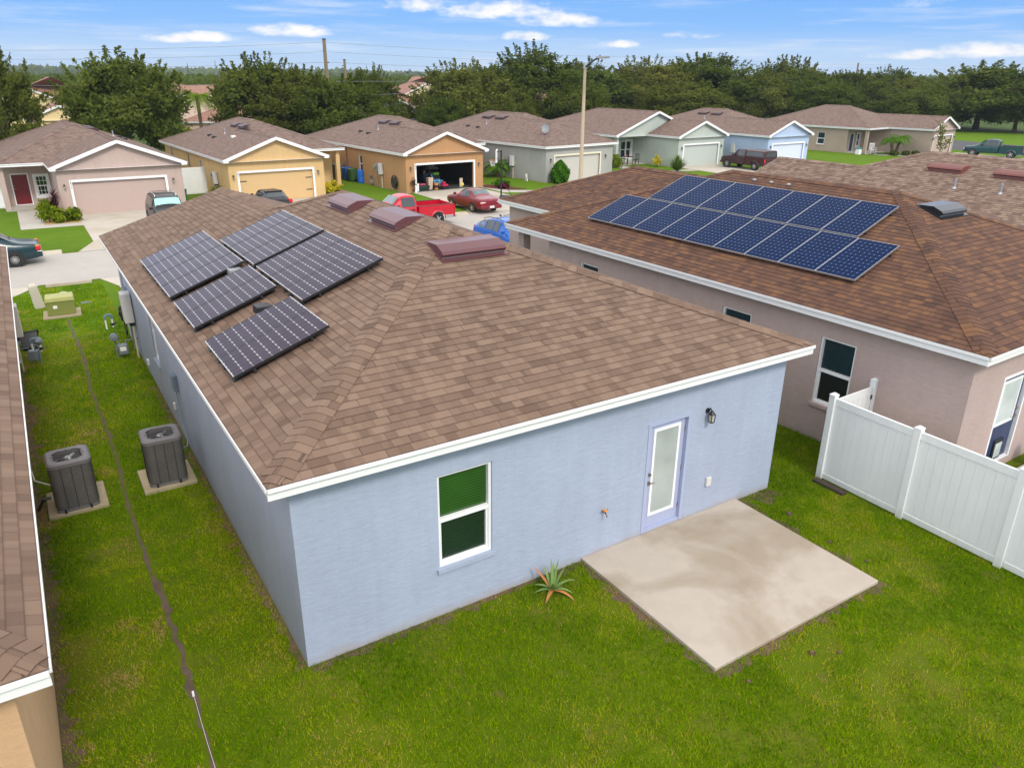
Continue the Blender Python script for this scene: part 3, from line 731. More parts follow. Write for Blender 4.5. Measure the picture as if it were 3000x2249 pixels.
        g.hexa(q + [x + n * .062 for x in q]); g.build('vent_throat', inner, o)
    def pipe_vent(h, plane, a, run, hgt=.35, r=.04, mat=None, hood=False):
        p, Zt, o = h.p, h.Zt, h.o
        b = {'left': Vector((-o + run, a, Zt + p * run)), 'right': Vector((h.W + o - run, a, Zt + p * run)), 'back': Vector((a, h.L + o - run, Zt + p * run))}[plane]
        m = h.mb()
        if hood:
            m.box(b.x - .14, b.y - .14, b.z - .05, b.x + .14, b.y + .14, b.z + .10)
        else:
            m.cyl(b + Vector((0, 0, -.05)), r * 2.1, .10, 10, r * 1.2); m.cyl(b, r, hgt, 10)
        m.build('vent_pipe', mat or GALV, h.roof, bevel=.02 if hood else 0)
VENTM = pmat('brown_vent_metal', (.125, .050, .055), .36, .15, var=.08)
VENTRED = pmat('faded_red_vent_metal', (.16, .050, .040), .5, .1, var=.12)
VENTBLK = pmat('black_vent_metal', (.012, .014, .020), .28, .1, var=.1)
# ------------------------------------------------------------------ wall colours
BLUE = stucco('blue_stucco', (.355, .405, .510))
MAUVE = stucco('mauve_grey_stucco', (.45, .345, .315))
PEACH = stucco('peach_stucco', (.58, .36, .205))
PINK = stucco('dusty_pink_stucco', (.47, .36, .315))
YELLOW = stucco('golden_stucco', (.62, .42, .20))
ORANGE = stucco('terracotta_stucco', (.46, .255, .12))
GREY = stucco('grey_stucco', (.36, .355, .335))
SAGE = stucco('sage_stucco', (.42, .46, .41))
PALEBLUE = stucco('pale_blue_stucco', (.40, .50, .66))
TAN = stucco('tan_stucco', (.40, .31, .25))
BLUEDOOR = pmat('blue_door_paint', (.37, .41, .56), .4, var=.03)
NAVY = pmat('navy_door_paint', (.022, .040, .105), .35, var=.08)
REDDOOR = pmat('red_door_paint', (.16, .008, .012), .4, var=.1)
BLACKDOOR = pmat('black_door_paint', (.012, .011, .012), .4, var=.1)
P_UP = glass_mat('green_tint_pane', (.018, .066, .012), .10, 22.0, (.040, .115, .020))
P_LOW = glass_mat('dark_screened_pane', (.010, .026, .014), .25, 22.0, (.014, .034, .017))
P_TEAL = glass_mat('teal_tint_pane', (.006, .024, .028), .08)
P_BLACK = glass_mat('dark_screen_pane', (.004, .005, .005), .35)
P_GRN = glass_mat('green_dark_pane', (.010, .034, .014), .12)
LITE = glass_mat('blind_in_glass', (.36, .40, .38), .12, 40.0, (.42, .46, .44))
LITE2 = glass_mat('pale_blind_glass', (.52, .58, .57), .15, 40.0, (.57, .62, .61))
GD = {k: pmat(k + '_garage_door', c, .5, var=.03) for k, c in dict(pink=(.47, .355, .31), yellow=(.62, .42, .20), grey=(.50, .485, .43), sage=(.46, .50, .455), blue=(.60, .66, .78), tan=(.46, .36, .29)).items()}
CREAM = pmat('cream_trim', (.72, .66, .50), .5, var=.03)

# ---- the blue house the photograph is about
H = House('single-storey light blue house with brown hip roof, solar panels and a rear patio', (9.45, 17.0, 0), math.pi, True, 9.45, 17.0, 6.76, 2.22, 1.5, 3.08, .371, BLUE, TAN_ROOF, step=True, o=.324, dz=-.20)
H.window('back', 2.08, 2.99, .85, 2.40, P_UP, P_LOW, label='rear window with green-tinted closed blinds')
H.door('back', 6.07, 7.05, .09, 2.23, BLUEDOOR, frame=BLUEDOOR, glass=LITE, gz=(.36, 2.07), hinge=1, label='blue rear door with full-height glass lite', ga=.115)
H.lamp('back', 7.45, 2.10)
H.fixture('outlet_box', LIGHTBOX, [(7.60, 7.72, .60, .78, -.05, 0)], side='back')
hb_ = H.fixture('hose_tap', BRASS, [], [([(5.16, .85, 0), (5.16, .85, -.10), (5.17, .79, -.13)], .016), ([(5.10, .89, -.07), (5.22, .89, -.07)], .012)], side='back', bevel=0)
H.fixture('tap_wheel', AMBER, [(5.13, 5.19, .885, .905, -.10, -.04)], side='back', parent=hb_, bevel=.004)
H.window('left', 17 - 11.42, 17 - 10.72, 1.0, 2.45, P_TEAL, P_BLACK)
H.window('left', 17 - 16.6, 17 - 16.1, 1.2, 2.4, P_TEAL, P_BLACK)
def wall_kit(h, a_heater, sgn=1, meters=True, z0=1.07, side='left', k=1.0):
    """tankless heater, meter boxes and pipes on a side wall; a runs along the wall"""
    a = a_heater; b = a + .42 * sgn * k
    o = h.fixture('water_heater', LIGHTBOX, [(min(a, b), max(a, b), z0, z0 + .85 * k, -.27 * k, -.02)], side=side, bevel=.02)
    h.fixture('heater_bracket', DARKMETAL, [(min(a, b) + .05, max(a, b) - .05, z0 - .10 * k, z0, -.16, -.03)], side=side, parent=o)
    mid = (a + b) / 2
    pp = [([(mid + q * sgn, z0 - .08, -.08), (mid + q * sgn, .0, -.08)], .022) for q in (-.12, -.02)]
    h.fixture('pipe', PVC, [], pp + [([(mid - .12 * sgn, .45, -.08), (mid - .02 * sgn, .45, -.08)], .02)], side=side, bevel=0)
    h.fixture('pipe', GALV, [], [([(mid + .08 * sgn, z0 - .05, -.06), (mid + .08 * sgn, .35, -.06), (mid - .4 * sgn, .35, -.06)], .018)], side=side, bevel=0)
    if meters:
        c = b + .35 * sgn; d = c + .30 * sgn
        h.fixture('meter_box', GREYPLASTIC, [(min(c, d), max(c, d), z0 + .15, z0 + .75 * k, -.13, 0)], [([((c + d) / 2, z0 + .52, -.13), ((c + d) / 2, z0 + .52, -.24)], .085)], side=side)
        c2 = d + .12 * sgn; d2 = c2 + .28 * sgn
        h.fixture('junction_box', pmat('olive_box', (.34, .33, .17), .5), [(min(c2, d2), max(c2, d2), z0 + .30, z0 + .62 * k, -.12, 0)], side=side)
        h.fixture('conduit', GALV, [], [([((c + d) / 2, z0 + .15, -.06), ((c + d) / 2, 0, -.06)], .03)], side=side, bevel=0)
wall_kit(H, 17 - 14.55, -1)
H.fixture('breaker_panel', pmat('blue_grey_panel', (.13, .17, .22), .45), [(17 - 15.75, 17 - 15.25, 1.05, 1.85, -.12, 0)])
H.fixture('disconnect_box', pmat('blue_grey_box', (.17, .215, .27), .5), [(17 - 8.42, 17 - 8.16, 1.25, 1.60, -.10, 0)], [([(17 - 8.25, 1.25, -.05), (17 - 8.0, .55, -.05), (17 - 7.6, .30, -.07), (17 - 7.45, .25, -.12), (17 - 6.95, .42, -.42)], .016)])
H.fixture('outlet_box', LIGHTBOX, [(17 - 9.19, 17 - 9.07, .46, .62, -.05, 0)])
H.fixture('dryer_vent', WHITE, [(17 - 13.08, 17 - 12.94, .30, .46, -.05, 0)])
H.vent('left', 17 - 8.74, 4.45, 1.25); H.vent('left', 17 - 6.28, 4.48, 1.32); H.vent('back', 4.77, 3.92, 1.34)
H.pipe_vent('left', 17 - 5.15, 1.55, mat=DARKMETAL, hood=True); H.pipe_vent('left', 17 - 7.9, 1.75, mat=GREYPLASTIC, hood=True)
H.garage(.9, 5.8, 2.13, GD['blue'])
H.door('front', 7.2, 8.15, .07, 2.15, BLUEDOOR, panels=True)
H.finish()

# ---- peach house cut off by the left edge
HL = House('peach stucco house with brown shingle roof, cut off beyond the air conditioners', (-3.0, 16.6, 0), math.pi, False, 9.4, 18.6, 6.7, 2.0, 1.2, 3.08, .371, PEACH, TAN_ROOF, step=True)
wall_kit(HL, 16.6 - 14.95, -1, meters=True, z0=1.0)
HL.fixture('disconnect_box', LIGHTBOX, [(16.6 - 7.75, 16.6 - 7.6, .62, .86, -.07, 0)], [([(16.6 - 7.68, 1.6, -.04), (16.6 - 7.68, .35, -.04), (16.6 - 7.5, .22, -.06), (16.6 - 7.2, .20, -.3), (16.6 - 6.75, .42, -.38)], .016)])
HL.garage(.9, 5.8, 2.13, PEACH); HL.finish()

# ---- house with the rust-coloured roof on the right
th = R(1.6); ca, sa = math.cos(th), math.sin(th)
def rloc(x, y, u, v): return (x + u * ca - v * sa, y + u * sa + v * ca, 0)   # loc so that local (u,v) sits at (x,y) after a 180 deg + th turn
HR = House('mauve-grey house with rust-coloured shingle roof and a block of blue solar panels', rloc(12.2, -2.05, 9.45, 19.4), math.pi + th, False, 9.45, 19.4, 6.8, 4.5, 1.7, 3.08, .376, MAUVE, RUST_ROOF, step=True, o=.35, gable=False)
vv = lambda y: 19.4 - (y + 2.05)
for y0, y1, z0, z1 in ((.32, 1.17, .87, 2.42), (3.08, 3.97, .90, 2.42), (8.72, 9.57, .9, 2.42)): HR.window('right', vv(y1), vv(y0), z0, z1, P_TEAL, P_BLACK)
dr = HR.door('back', 9.45 - 2.50, 9.45 - 1.34, .19, 2.22, NAVY, glass=LITE2, gz=(1.06, 2.06), hinge=1, label='navy back door with a white-framed window and a pet flap', ga=.12)
HR.fixture('pet_flap', DARKMETAL, [(9.45 - 2.15, 9.45 - 1.78, .24, .70, .025, .07)], [], side='back', parent=dr)
HR.fixture('flap_panel', LITE2, [(9.45 - 2.10, 9.45 - 1.83, .29, .62, .018, .03)], [], side='back', parent=dr, bevel=.003)
HR.lamp('garage_side', 5.1, 2.15)
HR.vent('back', 9.45 - 5.05, 3.85, 1.15, VENTBLK)
for y in (6.9, 6.3, 5.7):
    m_ = HR.mb(); u_r = 4.62; m_.lathe((9.45 + .35 - u_r, vv(y), 3.08 + .376 * u_r + .02), [(.035, -.02), (.06, .0), (.06, .03), (.035, .045)], 12); m_.build('flashing_ring', GALV, HR.roof)
HR.garage(.9, 5.9, 2.13, GD['pink']); HR.door('front', 7.4, 8.3, .07, 2.15, NAVY, panels=True); HR.finish()

# ---- house beyond it
HS = House('house with pale brown shingle roof and faded red roof vents behind the rust roof', (33.85, 14.9, 0), math.pi, True, 9.45, 17.0, 6.0, .85, 1.2, 3.08, .369, PINK, PALE_ROOF, step=True)
HS.vent('left', 14.9 - 7.75, 3.55, 1.3, VENTRED); HS.vent('left', 14.9 - 5.3, 3.55, 1.3, VENTRED); HS.pipe_vent('left', 14.9 - 6.65, 2.45); HS.pipe_vent('left', 14.9 - 5.05, 2.45)
HS.finish()

# ---- the row across the street (front doors face the camera)
def row_vents(h, side, v0, run=3.55, hoods=True):
    h.vent(side, v0, run, 1.15, pmat('dark_brown_vent', (.055, .025, .028), .5)); h.vent(side, v0 - 1.75, run, 1.15, pmat('dark_brown_vent', (.055, .025, .028), .5))
    if hoods: h.pipe_vent(side, v0 + .6, 2.0, mat=DARKMETAL, hood=True); h.pipe_vent(side, v0 - .9, 1.9, mat=DARKMETAL, hood=True)
    h.pipe_vent(side, v0 - 1.2, 2.6)
def number(h, a, z, txt):
    c = bpy.data.curves.new('house_number', 'FONT'); c.size = .13; c.align_x = 'CENTER'; c.space_line = .95; c.extrude = .003; c.body = '\n'.join(txt)
    o = bpy.data.objects.new('house_number', c); COL.objects.link(o); bpy.context.view_layer.update()
    me = bpy.data.meshes.new_from_object(o.evaluated_get(bpy.context.evaluated_depsgraph_get())); bpy.data.objects.remove(o)
    o = bpy.data.objects.new('house_number', me); COL.objects.link(o); o.parent = h.root; me.materials.clear(); me.materials.append(BLACK)
    aa = (h.fw - a) if h.flip else a; o.location = (aa, -.031, z); o.rotation_euler = (math.pi / 2, 0, 0)
h1 = House('dusty pink house with red front door and pink garage door', (-2.75, 41.7, 0), R(1.5), True, 9.25, 17, 6.6, 3.45, 1.75, 2.68, .38, PINK, FAR_ROOF)
h1.garage(1.0, 5.9, 1.83, GD['pink']); number(h1, 5.96, 1.86, '2875'); h1.lamp('front_garage', .55, 1.62); h1.lamp('front_garage', 6.3, 1.62)
h1.door('front', 7.72, 8.66, .07, 1.92, REDDOOR, panels=True, hinge=-1); h1.window('front', 6.78, 7.38, .55, 1.72, P_UP, P_GRN, trim=True, grid=True); row_vents(h1, 'left', 9.5); h1.finish()
h2 = House('golden yellow house with strap-hinged garage door and dark front door', (9.1, 41.5, 0), R(2.5), False, 9.2, 17, 6.15, 4.55, 1.5, 2.68, .375, YELLOW, FAR_ROOF)
h2.garage(.62, 5.35, 1.83, GD['yellow'], hinges=True); number(h2, .55, 1.86, '2871'); h2.lamp('front_garage', .25, 1.62); h2.lamp('front_garage', 5.72, 1.62)
h2.door('front', 6.55, 7.4, .07, 1.92, BLACKDOOR, panels=True); wall_kit(h2, 2.6, 1, z0=.95, k=.9); h2.window('left', 6.4, 7.1, .8, 2.1, P_TEAL, P_BLACK)
row_vents(h2, 'left', 9.2); h2.pipe_vent('left', 5.4, 2.4, mat=WHITE, hood=True)
h2.fixture('downpipe', GALV, [], [([(14.6, 2.4, -.07), (14.6, 0, -.07)], .05), ([(9.6, 2.3, -.07), (9.6, 0, -.07)], .045)], bevel=0)
h2.finish()
h3 = House('orange-tan house with open cluttered garage', (20.5, 40.4, 0), R(4.0), False, 9.2, 17, 6.35, 4.55, 1.5, 2.68, .375, ORANGE, FAR_ROOF)
h3.garage(.80, 5.52, 1.83, None, open_=True); number(h3, .735, 1.86, '2867'); h3.lamp('front_garage', .35, 1.62); h3.lamp('front_garage', 5.95, 1.62)
wall_kit(h3, 3.3, 1, z0=.95, k=.9); h3.window('left', 6.6, 7.2, .75, 2.0, P_TEAL, P_BLACK); row_vents(h3, 'left', 9.4)
h3.fixture('pipe', pmat('tan_pipe', (.33, .17, .08), .6), [], [([(9.2, 2.5, -.06), (9.2, 0, -.06)], .05)], bevel=0)
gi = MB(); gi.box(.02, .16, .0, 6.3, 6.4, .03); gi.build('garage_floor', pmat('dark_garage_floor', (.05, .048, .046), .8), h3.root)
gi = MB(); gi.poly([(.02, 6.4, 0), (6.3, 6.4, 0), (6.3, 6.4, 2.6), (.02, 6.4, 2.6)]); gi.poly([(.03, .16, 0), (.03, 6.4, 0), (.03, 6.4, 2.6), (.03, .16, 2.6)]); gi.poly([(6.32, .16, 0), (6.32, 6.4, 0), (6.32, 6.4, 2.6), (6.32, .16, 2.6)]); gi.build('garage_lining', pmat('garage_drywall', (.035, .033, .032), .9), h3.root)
h3.finish()
h4 = House('grey house with hip roof, cream-trimmed garage and a roof dish', (32.1, 40.4, 0), R(8), False, 9.2, 17, 7.4, 3.0, 1.4, 2.68, .40, GREY, FAR_ROOF, gable=False)
h4.garage(.95, 5.9, 1.88, GD['grey'], trim=CREAM); h4.lamp('front_garage', .45, 1.62); h4.lamp('front_garage', 6.5, 1.62); wall_kit(h4, 3.6, 1, z0=.95, k=.9); h4.window('left', 9.3, 10.0, .85, 2.1, P_GRN, P_GRN); row_vents(h4, 'left', 11.2)
h4.fixture('white_pipes', WHITEPIPE, [], [([(1.9, 0, -.35), (1.9, .55, -.35), (1.75, .55, -.35), (1.75, 0, -.35)], .03), ([(1.85, .5, -.35), (1.55, .0, -.45)], .025)], bevel=0)
h4.finish()
h5 = House('sage green house with two gables and a patio set on its porch', (44.6, 42.9, 0), R(4), True, 10.0, 17, 6.2, 4.0, 1.6, 2.68, .37, SAGE, FAR_ROOF, gable_main=True)
h5.garage(.75, 5.45, 1.88, GD['sage']); h5.lamp('front_garage', .4, 1.62); h5.lamp('front_garage', 5.8, 1.62)
h5.window('front', 6.5, 7.15, .45, 1.95, P_GRN, P_BLACK, trim=True); h5.window('front', 7.18, 7.83, .45, 1.95, P_GRN, P_BLACK); h5.door('front', 8.7, 9.6, .07, 2.0, REDDOOR); h5.finish()
h6 = House('pale blue house with white garage trim beside the sage house', (56.9, 40.4, 0), R(3), False, 9.6, 17, 6.15, 4.3, 1.5, 2.68, .37, PALEBLUE, FAR_ROOF)
h6.garage(.75, 5.4, 1.83, GD['blue']); h6.lamp('front_garage', .35, 1.62); h6.lamp('front_garage', 5.8, 1.62); h6.fixture('water_heater', LIGHTBOX, [(3.6, 4.0, .9, 1.7, -.25, 0)]); row_vents(h6, 'left', 11, hoods=False); h6.finish()
t7 = R(8); h7 = House('tan house at the end of the street with dark blue front door', (76.25, 38.15, 0), t7, True, 10.3, 18, 6.0, 4.8, 2.2, 2.68, .37, TAN, FAR_ROOF)
h7.garage(.7, 5.3, 1.9, GD['tan']); h7.lamp('front_garage', .3, 1.65); h7.lamp('front_garage', 5.65, 1.65); h7.window('right', 9.6, 10.5, .7, 2.0, P_TEAL, P_TEAL); h7.door('front', 8.75, 9.7, .07, 2.0, NAVY, hinge=-1); h7.window('front', 7.4, 8.1, .6, 1.9, P_GRN, P_BLACK, trim=True); h7.finish()
# ------------------------------------------------------------------ solar panels
ORD = ['first', 'second', 'third', 'fourth', 'fifth', 'sixth', 'seventh', 'eighth', 'ninth']
def cell_mat(name, col, line, nx, ny, lw, both, dot, rough, w, l):
    m = new_mat(name); n = N(m); pos = n('ShaderNodeTexCoord').outputs['Object']; sp = n('ShaderNodeSeparateXYZ', {0: pos})
    fx = n.math('FRACT', n.math('ADD', n.math('MULTIPLY', sp.outputs[0], nx / w), 100.5 if nx % 2 else 100.0)); fy = n.math('FRACT', n.math('ADD', n.math('MULTIPLY', sp.outputs[1], ny / l), 100.5 if ny % 2 else 100.0))
    ex = n.math('SUBTRACT', .5, n.math('ABSOLUTE', n.math('SUBTRACT', fx, .5))); ey = n.math('SUBTRACT', .5, n.math('ABSOLUTE', n.math('SUBTRACT', fy, .5)))
    ln = n.math('LESS_THAN', ey, lw)
    ln = n.math('MULTIPLY', ln, .42 if not both else .13)
    if both: ln = n.math('MAXIMUM', ln, n.math('MULTIPLY', n.math('LESS_THAN', ex, lw), .13))
    else: ln = n.math('MAXIMUM', ln, n.math('MULTIPLY', n.math('LESS_THAN', ex, lw * .5), .10))
    dt = n.math('LESS_THAN', n.math('ADD', ex, ey), dot)
    f = n.math('MAXIMUM', ln, n.math('MULTIPLY', dt, .95))
    # three thin busbars a cell
    bx = n.math('FRACT', n.math('MULTIPLY', fx, 3.0)); bb = n.math('MULTIPLY', n.math('LESS_THAN', n.math('ABSOLUTE', n.math('SUBTRACT', bx, .5)), .035), .07)
    nz = n.noise(pos, 2.0, 4, .6)
    c = n.ramp(nz, [(.3, mul(col, .85)), (.7, mul(col, 1.2))])
    c = n.mix(n.math('MAXIMUM', f, bb), c, c4(line))
    n.out(n.pbsdf(col=c, rough=rough, spec=.05 if not both else .02, nrm=n.bump(n.noise(pos, 3.5, 2, .5), .02, .01))); return m
def solar_proto(w, l, cells, framem, edgem, brk, t=.012):
    r = empty('solar_panel', (0, 0, 0))
    m = MB(); d = .045
    m.box(-w / 2, -l / 2, -d, -w / 2 + t, l / 2, 0); m.box(w / 2 - t, -l / 2, -d, w / 2, l / 2, 0)
    m.box(-w / 2 + t, -l / 2, -d, w / 2 - t, -l / 2 + t, 0, 1); m.box(-w / 2 + t, l / 2 - t, -d, w / 2 - t, l / 2, 0, 1)
    m.build('frame', [framem, edgem], r)
    m = MB(); m.box(-w / 2 + t, -l / 2 + t, -.02, w / 2 - t, l / 2 - t, -.003); m.build('cells', cells, r)
    for sx in (-.32, .32):
        q = MB(); q.box(sx * w - .03, -l / 2 + .02, -.12, sx * w + .03, -l / 2 + .16, -.046); q.box(sx * w - .07, -l / 2 - .03, -.128, sx * w + .07, -l / 2 + .22, -.113)
        q.build('mount', brk, r)
    for sy in (-.3, .3):
        q = MB(); q.box(-w / 2 - .005, sy * l - .02, -.10, w / 2 + .005, sy * l + .02, -.047); q.build('rail', brk, r)
    return r
PW, PL = .98, 1.65
CELL1 = cell_mat('grey_cells', (.034, .023, .042), (.58, .60, .60), 6, 10, .024, False, .115, .16, PW - .024, PL - .024)
CELL2 = cell_mat('blue_cells', (.0008, .0110, .050), (.30, .37, .55), 8, 12, .028, True, .10, .14, .98, 1.62)
def place_panel(o, M4, label, group):
    o.matrix_world = M4; tag(o, label, 'solar panel', group)
pf = math.sqrt(1 + .371 ** 2)
def main_M(run_mid, y): # on the blue house's left slope
    X = Vector((0, -1, 0)); Y = Vector((1 / pf, 0, .371 / pf)); Z = X.cross(Y)
    b = Vector((-.324 + run_mid, y, 3.08 + .371 * run_mid)) + Z * .135
    return Matrix(((X.x, Y.x, Z.x, b.x), (X.y, Y.y, Z.y, b.y), (X.z, Y.z, Z.z, b.z), (0, 0, 0, 1)))
proto = solar_proto(PW, PL, CELL1, BLACK, ALU, DARKMETAL); used_p = False
rows = [('block of four nearest the eave and street', .46 + .775, 7.97, 4), ('middle pair along the eave', .46 + .775, 5.60, 2), ('lone pair nearest the rear corner', .46 + .775, 2.78, 2),
        ('upper block nearest the street', 2.06 + .795, 7.42, 3), ('upper block nearest the rear', 2.06 + .795, 4.30, 3)]
for where, run, y0, k in rows:
    for i in range(k):
        o = proto if not used_p else copy_tree(proto); used_p = True
        num = 'near' if k == 2 and i == 0 else 'far' if k == 2 else ORD[i]
        place_panel(o, main_M(run, y0 + (i + .5) * .985), f'grey panel, {num} from the rear in the {where}' if k > 2 else f'grey solar panel, {num} one of the {where}', 'grey solar panels on the blue house')
pr = math.sqrt(1 + .376 ** 2)
def rh_M(run_mid, bb):
    ex = Vector((ca, sa, 0)); ey = Vector((-sa, ca, 0)); X = -ey; Y = (ex + Vector((0, 0, .376))).normalized(); Z = X.cross(Y)
    b = Vector((12.2, -2.05, 3.08)) + ex * (run_mid - .35) + ey * bb + Vector((0, 0, .376 * run_mid)) + Z * .11
    return Matrix(((X.x, Y.x, Z.x, b.x), (X.y, Y.y, Z.y, b.y), (X.z, Y.z, Z.z, b.z), (0, 0, 0, 1)))
proto2 = solar_proto(.998, 1.64, CELL2, ALU, ALU, DARKMETAL, .008); used_p = False
for where, run, b0, k in (('lower', 1.87, 3.12, 9), ('upper', 3.46, 4.20, 7)):
    for i in range(k):
        o = proto2 if not used_p else copy_tree(proto2); used_p = True
        place_panel(o, rh_M(run, b0 + (i + .5) * 1.011), f'blue solar panel, {ORD[i]} from the rear in the {where} row on the rust roof', 'blue solar panels on the rust roof')

# ------------------------------------------------------------------ air conditioners
def coil_mat():
    m = new_mat('condenser_louvres'); n = N(m); pos = n('ShaderNodeTexCoord').outputs['Object']; sp = n('ShaderNodeSeparateXYZ', {0: pos})
    h = n.math('ABSOLUTE', n.math('SUBTRACT', n.math('FRACT', n.math('MULTIPLY', sp.outputs[2], 40.0)), .5))
    g = n.noise(pos, 3, 5, .6); fine = n.noise(pos, 14, 3, .6)
    c = n.ramp(n.math('ADD', n.math('MULTIPLY', h, .9), n.math('MULTIPLY', g, .4)), [(.15, (.045, .042, .040)), (.75, (.135, .125, .118))])
    c = n.mix(n.math('MULTIPLY', n.math('SUBTRACT', fine, .60, True), 1.6, True), c, c4((.19, .175, .16)))
    n.out(n.pbsdf(col=c, rough=.6, metal=.2, nrm=n.bump(h, .8, .01))); return m
COIL = coil_mat(); ACTOP = pmat('condenser_cover', (.155, .145, .150), .5, .2, var=.08); ACDARK = pmat('fan_well', (.035, .035, .038), .6, .3, var=.3)
def rrect(w, r, z, n=5):
    out = []
    for cx, cy, a0 in ((w - r, w - r, 0), (-w + r, w - r, 90), (-w + r, -w + r, 180), (w - r, -w + r, 270)):
        for i in range(n): t = R(a0 + 90 * i / (n - 1)); out.append((cx + r * math.cos(t), cy + r * math.sin(t), z))
    return out
def ac_unit(loc, rz, label):
    r = empty('air_conditioner', loc, rz, label, 'air conditioner', 'condensers between the houses')
    w = .36; hh = .98
    m = MB(); m.rings([rrect(w - .012, .10, .04), rrect(w - .012, .10, hh - .07)], capa=True, capb=True); m.build('louvred_body', COIL, r)
    for i in range(4):
        for k in (-1, 0, 1):
            q = MB(); a = k * .17
            ax, ay, bx, by = [(a, -w, a + .012, -w + .02), (w - .02, a, w, a + .012), (a, w - .02, a + .012, w), (-w, a, -w + .02, a + .012)][i]
            q.box(ax, ay, .05, bx, by, hh - .07); q.build('guard_strip', ACDARK, r)
    m = MB(); m.rings([rrect(w, .11, .0), rrect(w, .11, .05)]); m.build('base_pan', ACTOP, r)
    m = MB()
    o1 = rrect(w + .004, .115, hh - .075); o2 = rrect(w + .004, .115, hh - .01); o3 = rrect(w - .03, .10, hh + .012)
    m.rings([o1, o2, o3], capa=False, capb=False)
    n = len(o3); ring = []
    for p in o3: t = math.atan2(p[1], p[0]); ring.append((.285 * math.cos(t), .285 * math.sin(t), hh + .008))
    ring2 = [(p[0] * .98, p[1] * .98, hh - .12) for p in ring]
    m.rings([o3, ring, ring2], capa=False, capb=False); o = m.build('top_cover', ACTOP, r, weld=True)
    m = MB(); m.poly([(p[0], p[1], hh - .118) for p in ring2]); m.build('fan_well', ACDARK, r)
    f = MB()
    for k in range(3):
        t = 2 * math.pi * k / 3 + .4; c, s = math.cos(t), math.sin(t)
        f.poly([(.05 * c, .05 * s, hh - .075), (.24 * math.cos(t - .1), .24 * math.sin(t - .1), hh - .10), (.25 * math.cos(t + .75), .25 * math.sin(t + .75), hh - .055), (.05 * math.cos(t + 1), .05 * math.sin(t + 1), hh - .06)])
    f.lathe((0, 0, hh - .10), [(.07, 0), (.075, .06), (.05, .075)], 14); f.build('fan', ALU, r)
    g = MB()
    for rr in (.09, .15, .21, .27):
        g.tube([(rr * math.cos(2 * math.pi * i / 24), rr * math.sin(2 * math.pi * i / 24), hh + .008) for i in range(25)], .0035, 4)
    for i in range(6): t = math.pi * i / 6; g.tube([(.285 * math.cos(t), .285 * math.sin(t), hh + .012), (-.285 * math.cos(t), -.285 * math.sin(t), hh + .012)], .0035, 4)
    g.build('fan_guard', DARKMETAL, r)
    for i, (fx, fy) in enumerate(((-.22, -w - .01), (.2, -w - .01))):
        q = MB(); q.box(fx - .02, fy - .02, 0, fx + .02, fy + .012, .07); q.build('foot_clip', DARKMETAL, r)
    return r
def pad(name, x0, y0, x1, y1, z, label):
    m = MB(); m.box(x0, y0, -.03, x1, y1, z); tag(m.build(name, PADM, bevel=.02), label, 'pad')
pad('equipment_pad', -2.80, 6.12, -1.80, 7.16, .075, 'concrete pad under the air conditioner of the peach house'); pad('equipment_pad', -1.17, 6.18, -.19, 7.22, .075, 'concrete pad under the air conditioner by the blue wall')
ac_unit((-2.30, 6.50, .075), R(1), 'dark grey air conditioner beside the peach house wall'); ac_unit((-.68, 6.62, .075), R(-2), 'dark grey air conditioner beside the blue house wall')
m = MB(); m.tube([(-2.95, 6.45, .1), (-2.82, 6.45, .3), (-2.7, 6.45, .3)], .03, 6); tag(m.build('refrigerant_line', BLACK), 'black insulated line between peach wall and air conditioner', 'pipe')

# ------------------------------------------------------------------ white vinyl fences
def vinyl_fence(name, pts, hgt, label, post_ends=(True, True), boards=True, step=None):
    r = empty(name, (pts[0][0], pts[0][1], 0), 0, label, 'fence'); o0 = Vector((pts[0][0], pts[0][1], 0))
    P = [Vector((x, y, 0)) - o0 for x, y in pts]
    for i, p in enumerate(P):
        if (i == 0 and not post_ends[0]) or (i == len(P) - 1 and not post_ends[1]): continue
        m = MB(); m.box(-.065, -.065, 0, .065, .065, hgt + .06); m.hexa([(-.075, -.075, hgt + .06), (.075, -.075, hgt + .06), (.075, .075, hgt + .06), (-.075, .075, hgt + .06), (-.02, -.02, hgt + .10), (.02, -.02, hgt + .10), (.02, .02, hgt + .10), (-.02, .02, hgt + .10)])
        d = (P[1] - P[0]); m.build('post', VINYL, r, loc=p, rot=(0, 0, math.atan2(d.y, d.x)), bevel=.006)
    for a, b in zip(P, P[1:]):
        d = b - a; ln = d.length - .13; ang = math.atan2(d.y, d.x); mid = (a + b) / 2
        m = MB(); k = max(1, int(round(ln / .165))); w = ln / k
        for j in range(k): m.box(-ln / 2 + j * w + .003, -.013, .12, -ln / 2 + (j + 1) * w - .003, .013, hgt - .13)
        m.box(-ln / 2, -.008, .12, ln / 2, .008, hgt - .13); m.build('panel', VINYL, r, loc=mid, rot=(0, 0, ang))
        for z0, z1 in ((hgt - .15, hgt), (.03, .15)):
            m = MB(); m.box(-ln / 2, -.025, z0, ln / 2, .025, z1); m.build('rail', VINYL, r, loc=mid, rot=(0, 0, ang), bevel=.005)
    return r
fr_ = vinyl_fence('vinyl_fence', [(10.72, -.28), (10.70, -2.06), (10.68, -3.86), (10.66, -5.66)], 1.80, 'white vinyl privacy fence with return gate beside the mauve house')
gm = MB(); gx, gl = .72, 1.24
gm.box(-gl / 2, -.02, .08, -gl / 2 + .12, .02, 1.72); gm.box(gl / 2 - .12, -.02, .08, gl / 2, .02, 1.72); gm.box(-gl / 2 + .12, -.02, 1.56, gl / 2 - .12, .02, 1.72); gm.box(-gl / 2 + .12, -.02, .08, gl / 2 - .12, .02, .24)
